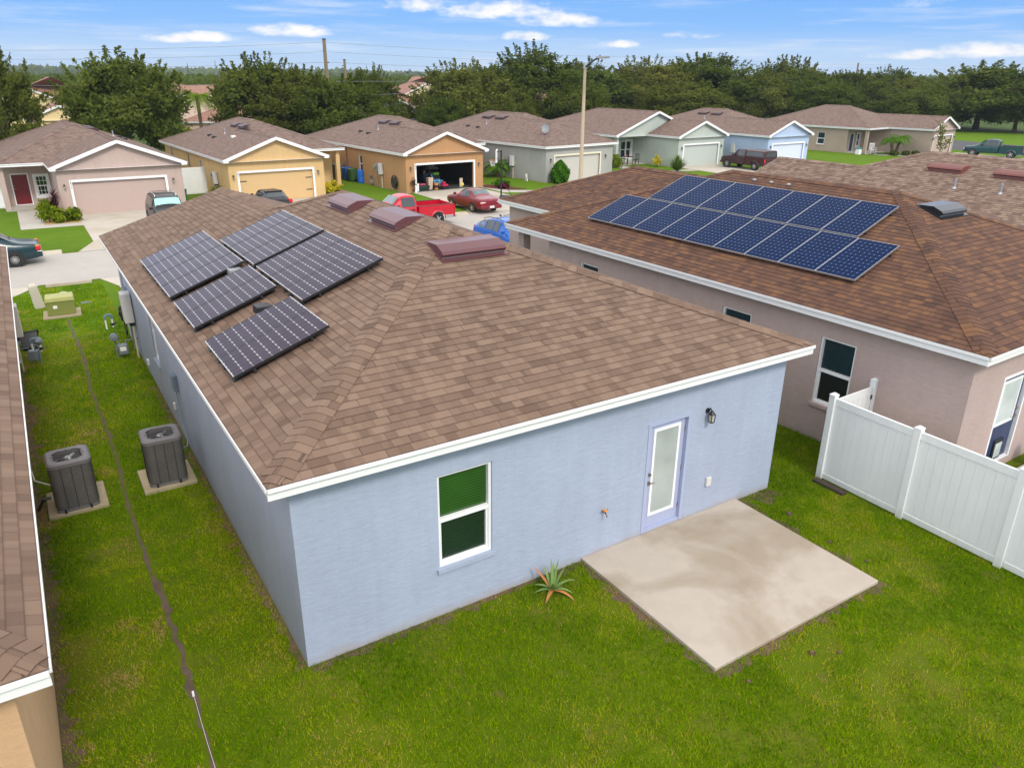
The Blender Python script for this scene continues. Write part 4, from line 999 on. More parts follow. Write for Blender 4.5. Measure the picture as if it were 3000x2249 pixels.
for j in range(6): gm.box(-gl / 2 + .12 + j * .1667 + .003, -.01, .24, -gl / 2 + .12 + (j + 1) * .1667 - .003, .01, 1.56)
gt = gm.build('gate', VINYL, fr_, loc=(gx, .03, 0), rot=(0, 0, R(2)))
for z in (.35, 1.5):
    q = MB(); q.box(gl / 2 - .03, -.035, z - .045, gl / 2 + .06, -.022, z + .045); q.build('hinge', BLACK, gt)
q = MB(); q.box(-gl / 2 - .05, -.04, 1.20, -gl / 2 + .08, -.022, 1.27); q.build('latch', BLACK, gt)
q = MB(); q.box(-.065, -.065, 0, .065, .065, 1.86); q.hexa([(-.075, -.075, 1.86), (.075, -.075, 1.86), (.075, .075, 1.86), (-.075, .075, 1.86), (-.02, -.02, 1.9), (.02, -.02, 1.9), (.02, .02, 1.9), (-.02, .02, 1.9)]); q.build('post', VINYL, fr_, loc=(1.42, .06, 0), bevel=.006)
vinyl_fence('vinyl_fence', [(6.6, 46.9), (8.95, 47.1)], 1.75, 'white vinyl fence closing the gap between pink and yellow houses')
vinyl_fence('vinyl_fence', [(-8.4, 46.2), (-5.6, 46.3), (-2.85, 46.4)], 1.7, 'white vinyl fence left of the pink house')
m = MB(); m.box(10.45, -1.0, 0, 10.60, -.30, .06); tag(m.build('landscape_timber', pmat('weathered_timber', (.05, .035, .025), .85, var=.3), rot=(0, 0, 0), bevel=.01), 'short dark timber lying at the foot of the white fence', 'timber')

# ------------------------------------------------------------------ utilities in the side yard
TG = pmat('olive_green_cabinet', (.20, .225, .055), .5, var=.12, dirt=((.17, .13, .04), .6))
r = empty('transformer_box', (-1.62, 20.55, 0), R(-3), 'olive green utility cabinet on a small concrete pad in the grass', 'utility cabinet')
m = MB(); m.box(-.56, -.5, -.03, .56, .5, .06); m.build('base', PADM, r, bevel=.015)
m = MB(); m.box(-.41, -.30, .06, .41, .36, .52); m.build('cabinet', TG, r, bevel=.02)
m = MB(); m.hexa([(-.44, -.33, .52), (.44, -.33, .52), (.44, .38, .52), (-.44, .38, .52), (-.41, -.29, .66), (.41, -.29, .66), (.41, .36, .66), (-.41, .36, .66)]); m.build('lid', pmat('olive_lid', (.33, .33, .095), .5, var=.1), r, bevel=.02)
m = MB(); m.box(-.22, -.308, .30, -.10, -.301, .40); m.build('warning_sticker', WHITE, r)
r = empty('cable_pedestal', (-2.22, 21.75, 0), R(8), 'pale weathered cable pedestal leaning in the grass', 'pedestal'); r.rotation_euler = (R(3), R(-7), R(8))
PEDM = pmat('weathered_beige_plastic', (.50, .47, .38), .6, var=.1, dirt=((.20, .18, .12), 1.2))
m = MB(); m.hexa([(-.16, -.12, 0), (.16, -.12, 0), (.16, .12, 0), (-.16, .12, 0), (-.13, -.10, .82), (.13, -.10, .82), (.13, .10, .82), (-.13, .10, .82)]); m.build('shell', PEDM, r, bevel=.03)
m = MB(); m.hexa([(-.145, -.115, .80), (.145, -.115, .80), (.145, .115, .80), (-.145, .115, .80), (-.09, -.06, .90), (.09, -.06, .90), (.09, .06, .90), (-.09, .06, .90)]); m.build('cap', PEDM, r, bevel=.03)
m = MB(); m.lathe((-1.42, 22.9, 0), [(.17, 0), (.17, .12), (.14, .18), (.05, .21)], 14); tag(m.build('splice_dome', pmat('grey_green_plastic', (.36, .38, .27), .6), smooth=False), 'small round grey-green utility dome behind the olive cabinet', 'utility dome')
m = MB(); m.box(-.98, 21.6, 0, -.62, 21.85, .022); tag(m.build('water_meter_lid', pmat('grey_lid', (.13, .14, .15), .7), bevel=.008), 'flat grey meter lid set in the grass by the blue house', 'lid')
def gas_meter(loc, rz, label):
    r = empty('gas_meter', loc, rz, label, 'gas meter', 'gas meters')
    G1 = pmat('meter_grey', (.155, .19, .215), .5, var=.1)
    m = MB(); m.box(-.13, -.10, .12, .13, .10, .42); m.build('body', G1, r, bevel=.035)
    m = MB(); m.box(-.08, -.115, .24, .08, -.10, .36); m.build('dial', LAMPLENS, r, bevel=.006)
    m = MB(); m.tube([(-.18, .05, -.05), (-.18, .05, .58), (-.08, .05, .60), (-.08, .02, .40)], .02, 7); m.build('riser', G1, r)
    m = MB(); m.lathe((-.18, -.02, .66), [(.03, -.08), (.11, -.06), (.12, 0), (.06, .05), (.02, .12)], 12, axis='y'); m.build('regulator', G1, r)
    m = MB(); m.tube([(.08, .02, .40), (.08, .05, .50), (.30, .08, .50), (.42, .10, .50)], .018, 7); m.build('outlet_pipe', G1, r)
gas_meter((-.42, 14.85, 0), R(-6), 'grey gas meter on a riser beside the blue house'); gas_meter((-2.62, 15.55, 0), R(160), 'grey gas meter beside the peach house')
gas_meter((9.0, 44.3, 0), R(-90), 'grey gas meter beside the golden yellow house'); gas_meter((20.1, 45.4, 0), R(-90), 'grey gas meter beside the orange-tan house')
def riser(loc, rz, label):
    r = empty('backflow_riser', loc, rz, label, 'pipes')
    m = MB(); m.tube([(-.10, 0, 0), (-.10, 0, .33)], .026, 8); m.build('white_pipe', WHITEPIPE, r); m = MB(); m.tube([(.10, 0, .04), (.10, 0, .33)], .026, 8); m.build('white_pipe', WHITEPIPE, r)
    m = MB(); m.tube([(-.10, 0, .32), (-.10, 0, .43), (-.06, 0, .46), (.06, 0, .46), (.10, 0, .43), (.10, 0, .32)], .036, 8); m.build('fitting', pmat('slate_blue_fitting', (.12, .19, .27), .5), r)
    m = MB(); m.tube([(.10, 0, .10), (.10, 0, .18)], .045, 8); m.tube([(.10, 0, .14), (.24, .03, .15)], .018, 6); m.build('valve', BLACK, r)
riser((-.45, 18.0, 0), R(15), 'white pipe riser with blue fitting standing in the grass'); riser((-2.52, 16.55, 0), R(-5), 'white pipe riser in front of the black tub')
r = empty('plastic_tub', (-2.66, 17.0, 0), R(8), 'open black plastic tub tipped against the peach house wall', 'tub'); r.rotation_euler = (R(-38), 0, R(8))
m = MB(); m.rings([[(-.19, -.16, 0), (.19, -.16, 0), (.19, .16, 0), (-.19, .16, 0)], [(-.26, -.22, .48), (.26, -.22, .48), (.26, .22, .48), (-.26, .22, .48)], [(-.30, -.26, .50), (.30, -.26, .50), (.30, .26, .50), (-.30, .26, .50)], [(-.30, -.26, .47), (.30, -.26, .47), (.30, .26, .47), (-.30, .26, .47)]], capb=False); m.rings([[(-.25, -.21, .48), (.25, -.21, .48), (.25, .21, .48), (-.25, .21, .48)], [(-.18, -.15, .02), (.18, -.15, .02), (.18, .15, .02), (-.18, .15, .02)]], capa=False); m.build('shell', BLACK, r, bevel=.012)
r = empty('hose_reel', (-.06, 15.55, 1.12), 0, 'coil of black hose hung on the blue side wall', 'hose')
m = MB()
for k in range(6):
    rr = .22 - .006 * (k % 2); m.tube([(-.03 - .035 * k, rr * math.cos(2 * math.pi * i / 20), rr * math.sin(2 * math.pi * i / 20)) for i in range(21)], .018, 6)
m.tube([(-.12, .2, -.1), (-.14, .22, -.5), (-.13, .12, -.72), (-.12, -.02, -.62), (-.12, -.1, -.3), (-.1, -.18, -.1)], .016, 6); m.build('hose', BLACK, r)
m = MB(); m.box(-.26, -.05, -.06, .05, .05, .06); m.build('hanger', DARKMETAL, r)
# boundary stake with string, running on out of the picture
r = empty('boundary_stake', (-1.46, .28, 0), 0, 'white survey stake with a taut string in the soil strip', 'stake')
m = MB(); m.box(-.014, -.008, -.05, .014, .008, .09); m.build('stake', WHITE, r, bevel=.004)
m = MB(); m.tube([(0, 0, .08), (-.02, -.9, .05), (-.03, -2.4, .06)], .0022, 5); m.build('string', WHITE, r)
# stones turned up round the patio
st_ = [(6.2, -3.55, .055), (6.55, -3.75, .04), (8.85, -1.9, .05), (5.0, -3.45, .04), (9.0, -.9, .07), (8.9, -2.6, .045), (1.5, -1.4, .03)]
for i, (x, y, s) in enumerate(st_):
    m = MB(); m.ball((0, 0, 0), s, s * .8, s * .55, 8); q = random.Random(i)
    m.v = [(a * q.uniform(.8, 1.2), b * q.uniform(.8, 1.2), c * q.uniform(.8, 1.2)) for a, b, c in m.v]
    tag(m.build('stone', DIRT, loc=(x, y, s * .25), smooth=False), ['tan clod in the grass in front of the patio, larger one', 'tan clod in the grass in front of the patio, smaller one', 'brown clod beside the right edge of the patio', 'small clod by the near corner of the patio', 'lump of soil between patio and blue house corner', 'brown clod by the far right patio corner', 'tiny stone in the open back lawn'][i], 'stone')
# ------------------------------------------------------------------ vehicles (front towards +x)
CARGLASS = glass_mat('car_glass', (.030, .040, .045), .06, spec=.7)
CARGLASS2 = glass_mat('clear_car_glass', (.11, .15, .15), .08, spec=.7)
SHADE = pmat('teal_sunshade', (.33, .62, .56), .5, var=.05)
PLATE = pmat('licence_plate', (.62, .62, .58), .5, var=.05)
RIM = pmat('alloy_rim', (.50, .50, .50), .35, .7, var=.1)
RIMTAN = pmat('tan_hubcap', (.50, .42, .28), .45, .3, var=.1)
def ring_of(st):
    x, zb, zbelt, hw, zt, ht = st
    half = [(hw * .82, zb), (hw * .97, zb + .09), (hw, zb + (zbelt - zb) * .55), (hw * .955, zbelt), (ht, zt - .035), (ht * .72, zt)]
    return [Vector((x, -y, z)) for y, z in half] + [Vector((x, y, z)) for y, z in reversed(half)]
def wheel(parent, x, y, r, side, rim, wid=.20, spokes=5):
    m = MB(); prof = [(r * .62, -wid / 2), (r * .93, -wid / 2), (r, -wid / 2 + .03), (r, wid / 2 - .03), (r * .93, wid / 2), (r * .62, wid / 2)]
    m.lathe((0, 0, 0), prof, 22, axis='y'); o = m.build('wheel', RUBBER, parent, loc=(x, y, r), smooth=False)
    q = MB(); s = side; q.lathe((0, s * (wid / 2 - .035), 0), [(r * .64, -.01), (r * .64, .035), (r * .56, .035), (r * .52, .012)], 20, axis='y')
    for k in range(spokes):
        t = 2 * math.pi * k / spokes; q.bar((0, s * (wid / 2 - .01), 0), (r * .56 * math.cos(t), s * (wid / 2 - .012), r * .56 * math.sin(t)), r * .17 if spokes < 8 else r * .07, .03, up=(0, 1, 0))
    q.lathe((0, s * (wid / 2 - .03), 0), [(r * .16, -.01), (r * .16, .045), (r * .05, .05)], 12, axis='y'); q.build('rim', rim, o)
    return o
def vehicle(name, label, cat, loc, head, body, stations, cabin, screens, wheels, col, rim=RIM, glass=CARGLASS, scale=1.0, low=None, spokes=5, group=None):
    """cabin: station index ranges carrying side glass; screens: (front pair, rear pair) of indices"""
    r = empty(name, loc, R(head), label, cat, group); r.scale = (scale,) * 3
    rs = [ring_of(s) for s in stations]
    m = MB(); m.rings(rs); m.build('body', col, r, smooth=True, subsurf=2)
    for i, j in cabin:                                    # side windows, lofted a hair outside the body
        for sg in (0, 1):
            a, b = (3, 4) if sg == 0 else (8, 7)
            A0, A1, B0, B1 = rs[i][a], rs[i][b], rs[j][a], rs[j][b]
            def L2(u, v):
                p = (A0 * (1 - v) + A1 * v) * (1 - u) + (B0 * (1 - v) + B1 * v) * u
                return p + Vector((0, -.006 if sg == 0 else .006, .0))
            q = MB(); us = (.05, .95)
            q.poly([L2(us[0], .08), L2(us[1], .08), L2(us[1], .90), L2(us[0], .90)]); q.build('side_window', glass, r)
    for nm, (i, j), gl in screens:
        q = MB(); tops = (4, 5, 6, 7)
        P = [[rs[k][t] for t in tops] for k in (i, j)]
        rows = []
        for f in (.06, .5, .90): rows.append([P[0][t] * (1 - f) + P[1][t] * f for t in range(4)])
        up = Vector((.0, 0, .012))
        for a in range(2):
            for t in range(3):
                c = [rows[a][t], rows[a][t + 1], rows[a + 1][t + 1], rows[a + 1][t]]
                q.poly([Vector((p.x, p.y * .97, p.z)) + up for p in c])
        q.build(nm, gl, r)
    hw = max(s[3] for s in stations)
    for x, rr in wheels:
        for sd in (-1, 1):
            q = MB(); q.lathe((x, sd * (hw - .03), rr), [(.02, 0), (rr * 1.17, 0), (rr * 1.17, sd * .034), (.02, sd * .034)], 22, axis='y'); q.build('wheel_arch', BLACK, r)
            wheel(r, x, sd * (hw - .075), rr, sd, rim, spokes=spokes)
    if low:
        q = MB(); q.box(*low); q.build('sill', BLACK, r)
    return r
def part_box(r, name, mat, boxes, bevel=.015, m=None):
    q = MB()
    for b in boxes: q.box(*b)
    return q.build(name, mat, r, bevel=bevel)
def mirrors(r, x, y, z, mat):
    for s in (-1, 1):
        q = MB(); q.box(x - .06, s * y, z - .07, x + .07, s * (y + .19), z + .08); q.build('wing_mirror', mat, r, bevel=.03)
def lights(r, fx, rx, y, zf, zr, w=.16, tall=.12, rear=REDLENS):
    for s in (-1, 1):
        part_box(r, 'headlight', LAMPLENS, [(fx - .05, s * y - w, zf - tall / 2, fx + .012, s * y + w, zf + tall / 2)])
        part_box(r, 'tail_light', rear, [(rx - .012, s * y - w, zr - tall / 2, rx + .05, s * y + w, zr + tall / 2)])

def sedan(L, hw, h, hood, belt, boot):
    a = L / 2
    return [(a, .34, hood - .16, hw * .80, hood - .12, hw * .62), (a - .12, .24, hood - .07, hw * .93, hood - .03, hw * .74), (a - .75, .20, hood, hw, hood + .05, hw * .80), (a - 1.35, .20, belt - .02, hw, belt + .05, hw * .80),
            (a - 2.05, .20, belt, hw, h - .02, hw * .68), (a - 2.55, .20, belt, hw, h, hw * .70), (-a + 1.50, .20, belt, hw, h - .03, hw * .68), (-a + .95, .20, belt + .0, hw, belt + .10, hw * .78), (-a + .5, .22, boot, hw * .98, boot + .04, hw * .78), (-a + .07, .26, boot - .05, hw * .93, boot - .01, hw * .76), (-a, .36, boot - .16, hw * .84, boot - .12, hw * .66)]
# dark teal saloon by the far kerb
TEAL = paint('dark_teal_paint', (.006, .030, .040))
v = vehicle('parked_car', 'dark teal saloon car at the far kerb, half hidden by the peach house roof', 'car', (-4.05, 29.9, .01), 180, None, sedan(4.95, .89, 1.40, .80, .93, .95), [(4, 5), (5, 6)], [('windscreen', (3, 4), CARGLASS), ('rear_window', (7, 6), CARGLASS)], [(1.45, .33), (-1.40, .33)], TEAL, scale=.94, spokes=14)
part_box(v, 'bumper', TEAL, [(-2.50, -.80, .34, -2.36, .80, .60)], .05); part_box(v, 'bumper_strip', CHROME, [(-2.515, -.82, .585, -2.30, .82, .615)], .008); lights(v, 2.42, -2.46, .62, .64, .76, .17, .16)
for s in (-1, 1): part_box(v, 'tail_light', REDLENS, [(-2.44, s * .80, .67, -2.28, s * .862, .84)]); part_box(v, 'indicator', AMBER, [(-2.43, s * .81, .845, -2.26, s * .858, .89)])
mirrors(v, 1.0, .80, 1.0, TEAL)
# maroon saloon nose-in on the orange house drive
MAROON = paint('maroon_paint', (.17, .004, .016), .3)
v = vehicle('parked_car', 'maroon saloon car on the driveway of the open garage', 'car', (21.25, 32.55, .017), 93, None, sedan(4.35, .84, 1.37, .78, .90, .92), [(4, 5), (5, 6)], [('windscreen', (3, 4), CARGLASS), ('rear_window', (7, 6), CARGLASS2)], [(1.32, .30), (-1.18, .30)], MAROON, rim=RIMTAN, scale=.93)
part_box(v, 'bumper', MAROON, [(-2.24, -.78, .30, -2.06, .78, .53)], .06); part_box(v, 'number_plate', PLATE, [(-2.255, -.17, .36, -2.235, .17, .50)], .004)
for s in (-1, 1):
    part_box(v, 'tail_light', REDLENS, [(-2.16, s * .42, .60, -2.08, s * .80, .68)]); part_box(v, 'reverse_light', LAMPLENS, [(-2.165, s * .40, .685, -2.09, s * .80, .74)])
part_box(v, 'boot_badge', AMBER, [(-2.13, -.03, .83, -2.08, .03, .88)], .01); mirrors(v, .85, .76, .98, MAROON)
# black hatchback on the yellow house drive
BLACKP = paint('black_car_paint', (.008, .008, .010), .3, .15)
a = 2.0
hat = [(a, .34, .60, .66, .64, .5), (a - .1, .24, .70, .78, .74, .6), (a - .7, .2, .80, .85, .86, .66), (a - 1.15, .2, .90, .86, .95, .68), (a - 1.8, .2, .92, .86, 1.38, .60), (a - 2.4, .2, .94, .86, 1.42, .60), (-a + 1.05, .2, .97, .86, 1.36, .58), (-a + .42, .22, .98, .85, 1.06, .62), (-a + .12, .26, .90, .82, .95, .62), (-a, .36, .70, .76, .76, .55)]
v = vehicle('parked_car', 'black hatchback nose-in on the yellow house driveway', 'car', (10.35, 37.55, .017), 91, None, hat, [(4, 5), (5, 6)], [('windscreen', (3, 4), CARGLASS), ('rear_window', (7, 6), CARGLASS)], [(1.22, .31), (-1.2, .31)], BLACKP, scale=.95)
for s in (-1, 1):
    part_box(v, 'tail_light', REDLENS, [(-1.93, s * .60, .74, -1.70, s * .83, .98)], .03); part_box(v, 'reflector', AMBER, [(-1.98, s * .5, .50, -1.93, s * .74, .58)])
mirrors(v, .62, .78, 1.02, BLACKP); part_box(v, 'spoiler', BLACKP, [(-1.05, -.52, 1.35, -.70, .52, 1.40)], .015); q = MB(); q.tube([(-.7, 0, 1.39), (-.8, 0, 1.56)], .008, 5); q.build('aerial', BLACK, v)
# black estate/SUV facing the street on the pink house drive
a = 2.25
suv = [(a, .40, .74, .74, .80, .6), (a - .1, .30, .86, .84, .92, .68), (a - .6, .26, .96, .90, 1.02, .72), (a - 1.15, .26, 1.04, .91, 1.10, .72), (a - 1.75, .26, 1.06, .91, 1.66, .66), (a - 2.4, .26, 1.07, .91, 1.71, .67), (-a + 1.2, .26, 1.08, .91, 1.71, .67), (-a + .35, .26, 1.09, .90, 1.66, .66), (-a + .08, .30, 1.05, .88, 1.16, .72), (-a, .40, .9, .84, .96, .66)]
DKGREY = paint('charcoal_paint', (.010, .010, .012), .35, .12)
v = vehicle('parked_suv', 'black SUV with teal sunshade facing out of the pink house driveway', 'SUV', (4.45, 36.05, .017), -91, None, suv, [(4, 5), (5, 6), (6, 7)], [('windscreen', (3, 4), SHADE), ('rear_window', (8, 7), CARGLASS)], [(1.38, .36), (-1.35, .36)], DKGREY, scale=.93)
mirrors(v, 1.05, .84, 1.16, DKGREY); lights(v, 2.19, -2.2, .60, .80, .95)
for s in (-1, 1):
    q = MB(); q.tube([(.35, s * .56, 1.68), (.32, s * .56, 1.76), (-1.55, s * .56, 1.78), (-1.6, s * .56, 1.70)], .022, 6); q.build('roof_rail', GALV, v)
    part_box(v, 'indicator', AMBER, [(2.06, s * .76, .72, 2.20, s * .83, .86)])
for x in (-.1, -1.2): q = MB(); q.tube([(x, -.56, 1.775), (x, .56, 1.775)], .016, 6); q.build('cross_bar', DARKMETAL, v)
part_box(v, 'grille', BLACK, [(2.20, -.40, .66, 2.262, .40, .86)])
# bright blue crossover on the neighbour's drive
BLUEP = paint('bright_blue_paint', (.006, .105, .46), .22)
a = 2.2
cro = [(a, .40, .68, .70, .74, .56), (a - .1, .28, .80, .82, .86, .64), (a - .65, .24, .90, .89, .97, .70), (a - 1.25, .24, .98, .90, 1.04, .70), (a - 2.0, .24, 1.0, .90, 1.50, .62), (a - 2.5, .24, 1.0, .90, 1.55, .62), (-a + 1.25, .24, 1.03, .90, 1.51, .60), (-a + .55, .24, 1.08, .89, 1.30, .60), (-a + .12, .28, 1.02, .86, 1.10, .64), (-a, .40, .85, .80, .92, .6)]
v = vehicle('parked_car', 'bright blue crossover with black roof trim beside the rust-roofed house', 'car', (16.75, 21.15, .017), -89, None, cro, [(4, 5), (5, 6), (6, 7)], [('windscreen', (3, 4), CARGLASS2), ('rear_window', (8, 7), CARGLASS)], [(1.35, .34), (-1.32, .34)], BLUEP, scale=.98)
mirrors(v, .72, .83, 1.12, BLUEP); lights(v, 2.14, -2.16, .58, .76, .95)
for s in (-1, 1):
    q = MB(); q.tube([(.30, s * .60, 1.52), (.0, s * .60, 1.575), (-.9, s * .585, 1.55), (-1.5, s * .57, 1.42)], .02, 6); q.build('roof_rail', BLACK, v)
q = MB(); q.hexa([(-.95, -.02, 1.52), (-.75, -.02, 1.54), (-.75, .02, 1.54), (-.95, .02, 1.52), (-.98, -.006, 1.62), (-.93, -.006, 1.62), (-.93, .006, 1.62), (-.98, .006, 1.62)]); q.build('aerial_fin', BLACK, v)
# pickups
def pickup(name, label, loc, head, col, L, hw, roof, cab, scale, trim=None, cap=False, rim=RIM, bedrail=BLACK, glass=CARGLASS, quad=False, arches=True, group=None):
    a = L / 2; xr = a - cab
    st = [(a, .46, .86, hw * .86, .92, hw * .70), (a - .10, .38, .98, hw * .96, 1.03, hw * .76), (a - .7, .36, 1.06, hw, 1.10, hw * .80), (a - 1.25, .36, 1.12, hw, 1.17, hw * .78), (a - 1.95, .36, 1.14, hw, roof - .03, hw * .70), (a - 2.45, .36, 1.15, hw, roof, hw * .71), (xr + .12, .36, 1.16, hw, roof - .02, hw * .70), (xr, .38, 1.16, hw * .99, roof - .16, hw * .70)]
    if quad: cabn = [(4, 5), (5, 6)]
    else: cabn = [(4, 6)]
    v = vehicle(name, label, 'pickup truck', loc, head, None, st, cabn, [('windscreen', (3, 4), glass)], [(a - .92, .385)], col, rim=rim, scale=scale)
    # bed
    b0, b1, top, w = -a + .10, xr - .03, 1.16, hw - .012
    axle = -a + 1.18
    for sg in (-1, 1):
        m = MB(); yo, yi = sg * w, sg * (w - .09)
        prof = [(b1, .44)]; 
        for k in range(11):
            t = math.pi * k / 10; prof.append((axle + .47 * math.cos(t), .385 + .47 * math.sin(t)))
        prof += [(b0, .50), (b0, top), (b1, top)]
        m.poly([(x, yo, z) for x, z in prof]); m.poly([(x, yi, z) for x, z in prof])
        for k in range(len(prof)):
            p, q = prof[k], prof[(k + 1) % len(prof)]; m.poly([(p[0], yo, p[1]), (q[0], yo, q[1]), (q[0], yi, q[1]), (p[0], yi, p[1])])
        m.build('bed_side', col, v)
        if arches:
            m = MB(); pr = []
            for k in range(13): t = math.pi * k / 12; pr.append(((axle + .50 * math.cos(t), .385 + .50 * math.sin(t)), (axle + .435 * math.cos(t), .385 + .435 * math.sin(t))))
            for (p, q), (p2, q2) in zip(pr, pr[1:]):
                m.poly([(p[0], yo + sg * .002, p[1]), (p2[0], yo + sg * .002, p2[1]), (q2[0], yo + sg * .05, q2[1]), (q[0], yo + sg * .05, q[1])])
            m.build('wheel_flare', col, v)
        if not cap:
            m = MB(); m.box(b0 + .02, sg * (w + .012), top, b1, sg * (w - .10), top + .025); m.build('bed_rail', bedrail, v, bevel=.01)
        wheel(v, axle, sg * (hw - .12), .385, sg, rim, .22)
    m = MB(); m.box(b0, -w + .09, .62, b1, w - .09, .68); m.build('bed_floor', pmat('bed_liner', (.05, .05, .05), .7), v)
    m = MB(); m.box(b0 - .01, -w, .52, b0 + .06, w, top); m.build('tailgate', col, v, bevel=.02)
    m = MB(); m.box(b1 - .05, -w + .09, .68, b1, w - .09, top); m.build('bulkhead', col, v)
    q = MB(); q.poly([(xr - .022, -hw * .60, 1.28), (xr - .022, hw * .60, 1.28), (xr - .022, hw * .56, roof - .20), (xr - .022, -hw * .56, roof - .20)]); q.build('rear_window', glass, v)
    part_box(v, 'rear_bumper', trim or CHROME, [(-a - .03, -w + .02, .40, -a + .12, w - .02, .60)], .03)
    part_box(v, 'front_bumper', trim or CHROME, [(a - .08, -hw * .9, .40, a + .05, hw * .9, .60)], .04)
    for s in (-1, 1):
        part_box(v, 'tail_light', REDLENS, [(b0 - .02, s * (w - .13), .74, b0 + .03, s * (w + .004), 1.10)]); part_box(v, 'headlight', LAMPLENS, [(a - .07, s * hw * .52, .70, a + .012, s * hw * .84, .88)])
    mirrors(v, a - 1.72, hw * .92, 1.26, BLACK)
    if cap:
        m = MB(); z0, z1 = top, roof - .02
        m.rings([[Vector((x, -w + .01, z0)), Vector((x, w - .01, z0)), Vector((x, w - .16, z1 - .06)), Vector((x, w - .34, z1)), Vector((x, -w + .34, z1)), Vector((x, -w + .16, z1 - .06))] for x in (b1 + .02, b0 + .35, b0 + .06)]); m.build('bed_cap', col, v, bevel=.03)
        for sg in (-1, 1):
            q = MB(); f = lambda x, t: (x, sg * ((w - .01) * (1 - t) + (w - .16) * t + .006), z0 + (z1 - .06 - z0) * t)
            q.poly([f(b0 + .25, .22), f(b1 - .1, .22), f(b1 - .1, .86), f(b0 + .4, .86)]); q.build('cap_window', glass, v)
        q = MB(); q.poly([(b0 + .052, -w + .20, z0 + .06), (b0 + .052, w - .20, z0 + .06), (b0 + .052, w - .34, z1 - .1), (b0 + .052, -w + .34, z1 - .1)]); q.build('rear_window', glass, v)
    q = MB()
    for s in (-1, 1): q = MB(); q.box(a - 2.72, s * (hw - .005), 1.00, a - 2.52, s * (hw + .02), 1.05); q.build('door_handle', BLACK, v)
    return v
RED = paint('red_paint', (.48, .006, .022), .3)
v = pickup('parked_pickup', 'bright red pickup truck with faded roof at the far kerb', (15.45, 29.55, .01), 180, RED, 5.35, .96, 1.80, 2.95, .95, rim=RIM, bedrail=BLACK, glass=CARGLASS2)
fr = MB(); fr.poly([(.45, -.50, 1.788), (.45, .50, 1.788), (-.20, .52, 1.806), (-.20, -.52, 1.806)]); 
for s in (-1, 1): part_box(v, 'rocker_panel', GALV, [(-2.55 + .1, s * .93, .40, -1.95, s * .962, .58), (-1.0, s * .93, .40, 1.2, s * .962, .56)], .01)
v = pickup('parked_pickup', 'maroon pickup with matching bed cap beside the sage house garage', (53.6, 39.6, .017), 92, paint('dark_maroon_paint', (.040, .010, .013), .35, .2), 5.3, .96, 1.80, 2.95, .95, trim=MAROON, cap=True, glass=CARGLASS)
v = pickup('parked_pickup', 'dark teal extended-cab pickup on the tan house driveway', (85.6, 34.6, .017), 108, paint('deep_teal_paint', (.004, .045, .050), .3), 5.7, .98, 1.84, 3.35, .97, trim=BLACK, quad=True)
# ------------------------------------------------------------------ foliage
def leaf_mat(name, dark, light, trans=.25, warm=None):
    m = new_mat(name); n = N(m)
    at = n('ShaderNodeAttribute', attribute_name='tint').outputs['Fac']
    oi = n('ShaderNodeObjectInfo').outputs['Random']
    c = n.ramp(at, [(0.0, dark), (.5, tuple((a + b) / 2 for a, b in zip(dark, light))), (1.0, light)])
    if warm: c = n.mix(n.math('MULTIPLY', oi, .55), c, c4(warm))
    d = n.t.nodes.new('ShaderNodeBsdfDiffuse'); n.t.links.new(c, d.inputs['Color'])
    t = n.t.nodes.new('ShaderNodeBsdfTranslucent'); n.t.links.new(n.mix(.5, c, c4(mul(light, 1.3))), t.inputs['Color'])
    x = n.t.nodes.new('ShaderNodeMixShader'); x.inputs[0].default_value = trans; n.t.links.new(d.outputs[0], x.inputs[1]); n.t.links.new(t.outputs[0], x.inputs[2])
    n.out(x.outputs[0]); return m
OAK = leaf_mat('oak_leaves', (.030, .054, .009), (.10, .145, .022), .32, (.13, .125, .024))
OAKM = leaf_mat('mid_oak_leaves', (.048, .078, .012), (.145, .185, .032), .34, (.17, .145, .03))
OAKY = leaf_mat('light_leaves', (.040, .065, .010), (.12, .15, .025), .25, (.15, .15, .03))
BUSHG = leaf_mat('shrub_leaves', (.06, .11, .006), (.22, .28, .012), .3)
CYPR = leaf_mat('cypress_leaves', (.020, .075, .004), (.07, .19, .008), .2)
REDL = leaf_mat('cordyline_leaves', (.030, .004, .010), (.13, .015, .030), .2)
YELF = leaf_mat('yellow_blooms', (.30, .25, .01), (.75, .62, .03), .2)
PALML = leaf_mat('palm_leaves', (.030, .085, .008), (.12, .25, .02), .25)
PALMY = leaf_mat('palm_leaves_bright', (.07, .13, .006), (.20, .30, .02), .3)
GRASSL = leaf_mat('tall_grass_leaves', (.05, .10, .015), (.16, .24, .04), .25)
BARK = pmat('bark', (.085, .065, .048), .9, var=.3, bump=.5, bscale=12)
PALMBARK = pmat('palm_bark', (.15, .10, .065), .9, var=.3, bump=.5, bscale=14)
DRYSTEM = pmat('dry_stem', (.07, .05, .04), .9, var=.3)
